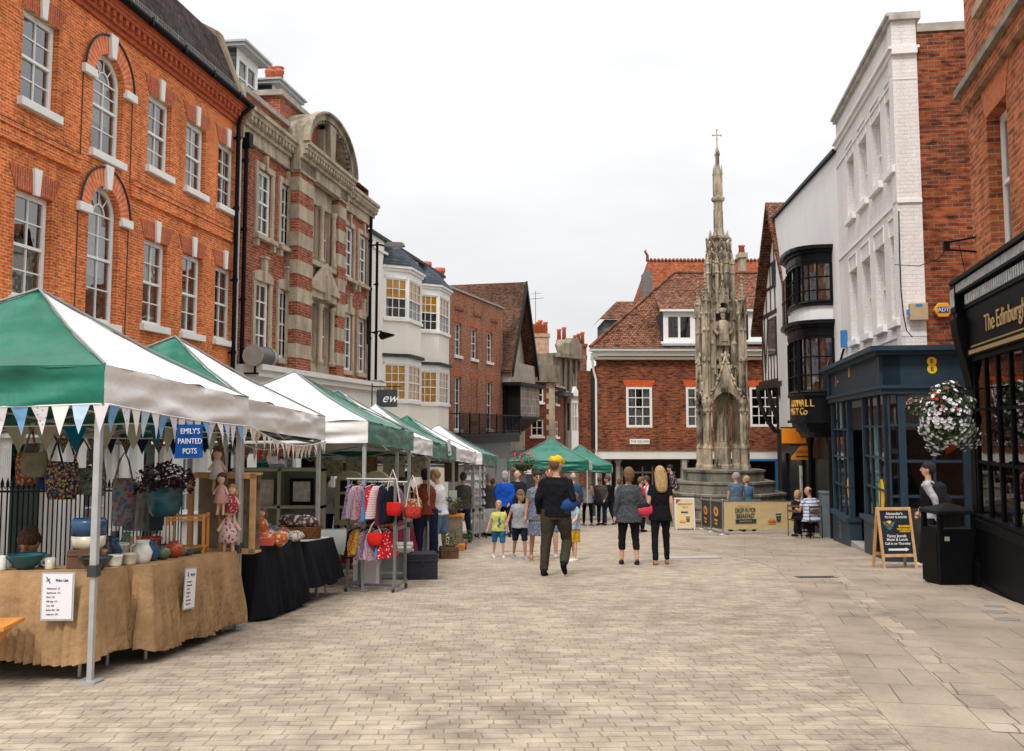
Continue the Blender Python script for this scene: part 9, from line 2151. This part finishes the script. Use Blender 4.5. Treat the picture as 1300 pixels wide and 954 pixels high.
text('FRESH EVERY DAY', .05, BEI, c_, (ln * .305, yf - .002, .355), (pi / 2, 0, 0), .001); g = MB(); g.box(ln * .2, ln * .38, yf, yf + .002, .79, .80); g.box(ln * .24, ln * .34, yf, yf + .002, .765, .77); g.build('thin_line_print', M('thin_print', (.35, .28, .18), .7), c_); food(c_, ln * .66, .32, .42, yf)
ORP = M('orange_print', (.75, .30, .02), .6, .1)
for a, b, lb in ((bp[0], bp[1], 'farther dark grey banner with an orange emblem'), (bp[1], bp[2], 'nearer dark grey banner with an orange emblem beside the beige one')):
 o, ln, c_ = banner(a, b, .14, .92, M('dark_banner', (.03, .03, .032), .7, .15, 4), lb); n = 16
 g = MB(); g.prism([(ln / 2 + ln * .2 * math.cos(2 * pi * k / n), .68 + .14 * math.sin(2 * pi * k / n)) for k in range(n)], 'y', yf, yf + .004); g.build('emblem_print', ORP, c_); g = MB(); g.box(ln * .35, ln * .62, yf, yf + .003, .40, .46); g.box(ln * .4, ln * .6, yf, yf + .003, .30, .36); g.build('lettering_print', ORP, c_); g = MB(); g.prism([(ln / 2 + ln * .08 * math.cos(2 * pi * k / n), .68 + .06 * math.sin(2 * pi * k / n)) for k in range(n)], 'y', yf - .003, yf); g.build('emblem_centre', TX, c_)
banner(ft(893, 663), bq, .14, .92, M('pale_lilac_banner', (.40, .35, .38), .7, .1), 'pale banner on the far side of the cafe enclosure')
# cafe seating
def chair(p, rz, label):
 o = empty('cafe_chair', p, rz); tag(o, label, 'chair', 'folding cafe chairs by the corner shop'); g = MB(); g.box(-.2, .2, -.2, .2, .44, .465); g.build('seat', DKW, o)
 for x_ in (-.19, .19):
  for y_ in (-.18, .18): g = MB(); g.tube([(x_, y_, 0), (x_, y_, .88 if y_ < 0 else .44)], .012, 6); g.build('leg', BLACKM, o)
 for z_ in (.66, .80): g = MB(); g.box(-.2, .2, -.195, -.175, z_, z_ + .06); g.build('back_slat', DKW, o)
c = ppl['sitm'][0].location; chair((c.x, c.y, c.z), .35, 'folding chair under the man in the striped shirt'); c = ppl['sitw'][0].location; chair((c.x, c.y, c.z), -.75, 'folding chair under the blonde woman at the cafe table')
c = ft(1021, 676); o = empty('cafe_table', c); tag(o, 'small round cafe table between the seated couple', 'table'); g = MB(); g.lathe([(.30, .70), (.30, .725)], (0, 0, 0), 20); g.build('tabletop', DKW, o); g = MB(); g.tube([(0, 0, 0), (0, 0, .70)], .02, 8); g.lathe([(.2, 0), (.19, .02)], (0, 0, 0), 16); g.build('pedestal', BLACKM, o)
c = ft(1050, 682); g = MB(); g.box(-.15, .15, -.35, .35, 0, 1.18); g.box(-.17, .17, -.37, .37, 1.18, 1.22); tag(g.build('planter_screen', M('grey_blue_zinc', (.14, .17, .19), .6, .15, 3), loc=c, rz=-.17, bevel=.01), 'tall grey metal planter box between the cafe seats and the corner shop', 'planter')
# sign with white script over the stalls
o = empty('hanging_sign', P(478, 517, 31.0), .0); w_, h_ = 26 * 31 / F, 22 * 31 / F; tag(o, 'black hanging sign with white script letters over the stall roofs', 'sign')
g = MB(); g.box(0, w_, 0, .06, 0, h_); b_ = g.build('board', M('sign_slate', (.03, .04, .045), .6, .2), o); text('ew', .40, TEXTW, b_, (w_ * .62, -.004, h_ * .5), (pi / 2, 0, 0), .002, shear=.4); g = MB(); g.tube([(-.15, .03, h_ + .1), (w_ + .1, .03, h_ + .1)], .015, 5); g.tube([(.1, .03, h_), (.1, .03, h_ + .1)], .01, 4); g.tube([(w_ - .1, .03, h_), (w_ - .1, .03, h_ + .1)], .01, 4); g.tube([(-.15, .03, h_ + .2), (-.15, .03, -.1)], .02, 5); g.build('bracket', BLACKM, o)
# ------------------------------------------------------------------ pieces that stand apart become parts of their own
SPLIT = set("""pilaster_band pilaster_brick stone_column arcade_column curved_bracket impost flat_arch rim bow_post post glazing_bar dormer_cheek lantern_tracery window_label label_plate side_bar opening""".split())
def split_pieces(o):
 me = o.data; n = len(me.vertices); par = list(range(n))
 def find(a):
  while par[a] != a: par[a] = par[par[a]]; a = par[a]
  return a
 for p in me.polygons:
  v = p.vertices
  for i in v[1:]: par[find(i)] = find(v[0])
 comp = {}
 for i in range(n): comp.setdefault(find(i), []).append(i)
 box = []
 for r_, vs in comp.items():
  cs = [me.vertices[i].co for i in vs]; box.append(([min(c[k] for c in cs) - .03 for k in range(3)], [max(c[k] for c in cs) + .03 for k in range(3)], [r_]))
 ch = True
 while ch:
  ch = False; out = []
  for b in box:
   for c in out:
    if all(b[0][k] <= c[1][k] and c[0][k] <= b[1][k] for k in range(3)):
     for k in range(3): c[0][k] = min(c[0][k], b[0][k]); c[1][k] = max(c[1][k], b[1][k])
     c[2].extend(b[2]); ch = True; break
   else: out.append(b)
  box = out
 if len(box) < 2 or len(box) > 60: return
 cl = {}
 for j, b in enumerate(box):
  for r_ in b[2]: cl[r_] = j
 gs = [MB() for _ in box]; mp = {}
 for i in range(n):
  j = cl[find(i)]; mp[i] = len(gs[j].v); gs[j].v.append(tuple(me.vertices[i].co))
 for p in me.polygons: j = cl[find(p.vertices[0])]; gs[j].f.append([mp[i] for i in p.vertices]); gs[j].m.append(p.material_index); gs[j].sm.append(p.use_smooth)
 nm = o.name.split('.')[0]
 for j, g_ in enumerate(gs):
  q = g_.build(nm, list(me.materials), o.parent, o.location, None); q.rotation_euler = o.rotation_euler; q.scale = o.scale
  for m_ in o.modifiers:
   if m_.type == 'BEVEL': b = q.modifiers.new('b', 'BEVEL'); b.width = m_.width; b.segments = 2; b.limit_method = 'ANGLE'; b.angle_limit = R(40)
  if j == 0:
   for c in list(o.children): c.parent = q
 bpy.data.objects.remove(o)
for o in [o for o in bpy.data.objects if o.type == 'MESH' and o.parent and o.name.split('.')[0] in SPLIT]: split_pieces(o)
# ------------------------------------------------------------------ bake the grown surfaces
bpy.context.view_layer.update()
dg = bpy.context.evaluated_depsgraph_get()
new = [(o, bpy.data.meshes.new_from_object(o.evaluated_get(dg))) for o in BAKE]
for o, me in new:
 o.modifiers.clear(); me.name = o.name; o.data = me
for k in ppl.values():
 if '_tu' in k[0]: del k[0]['_tu']
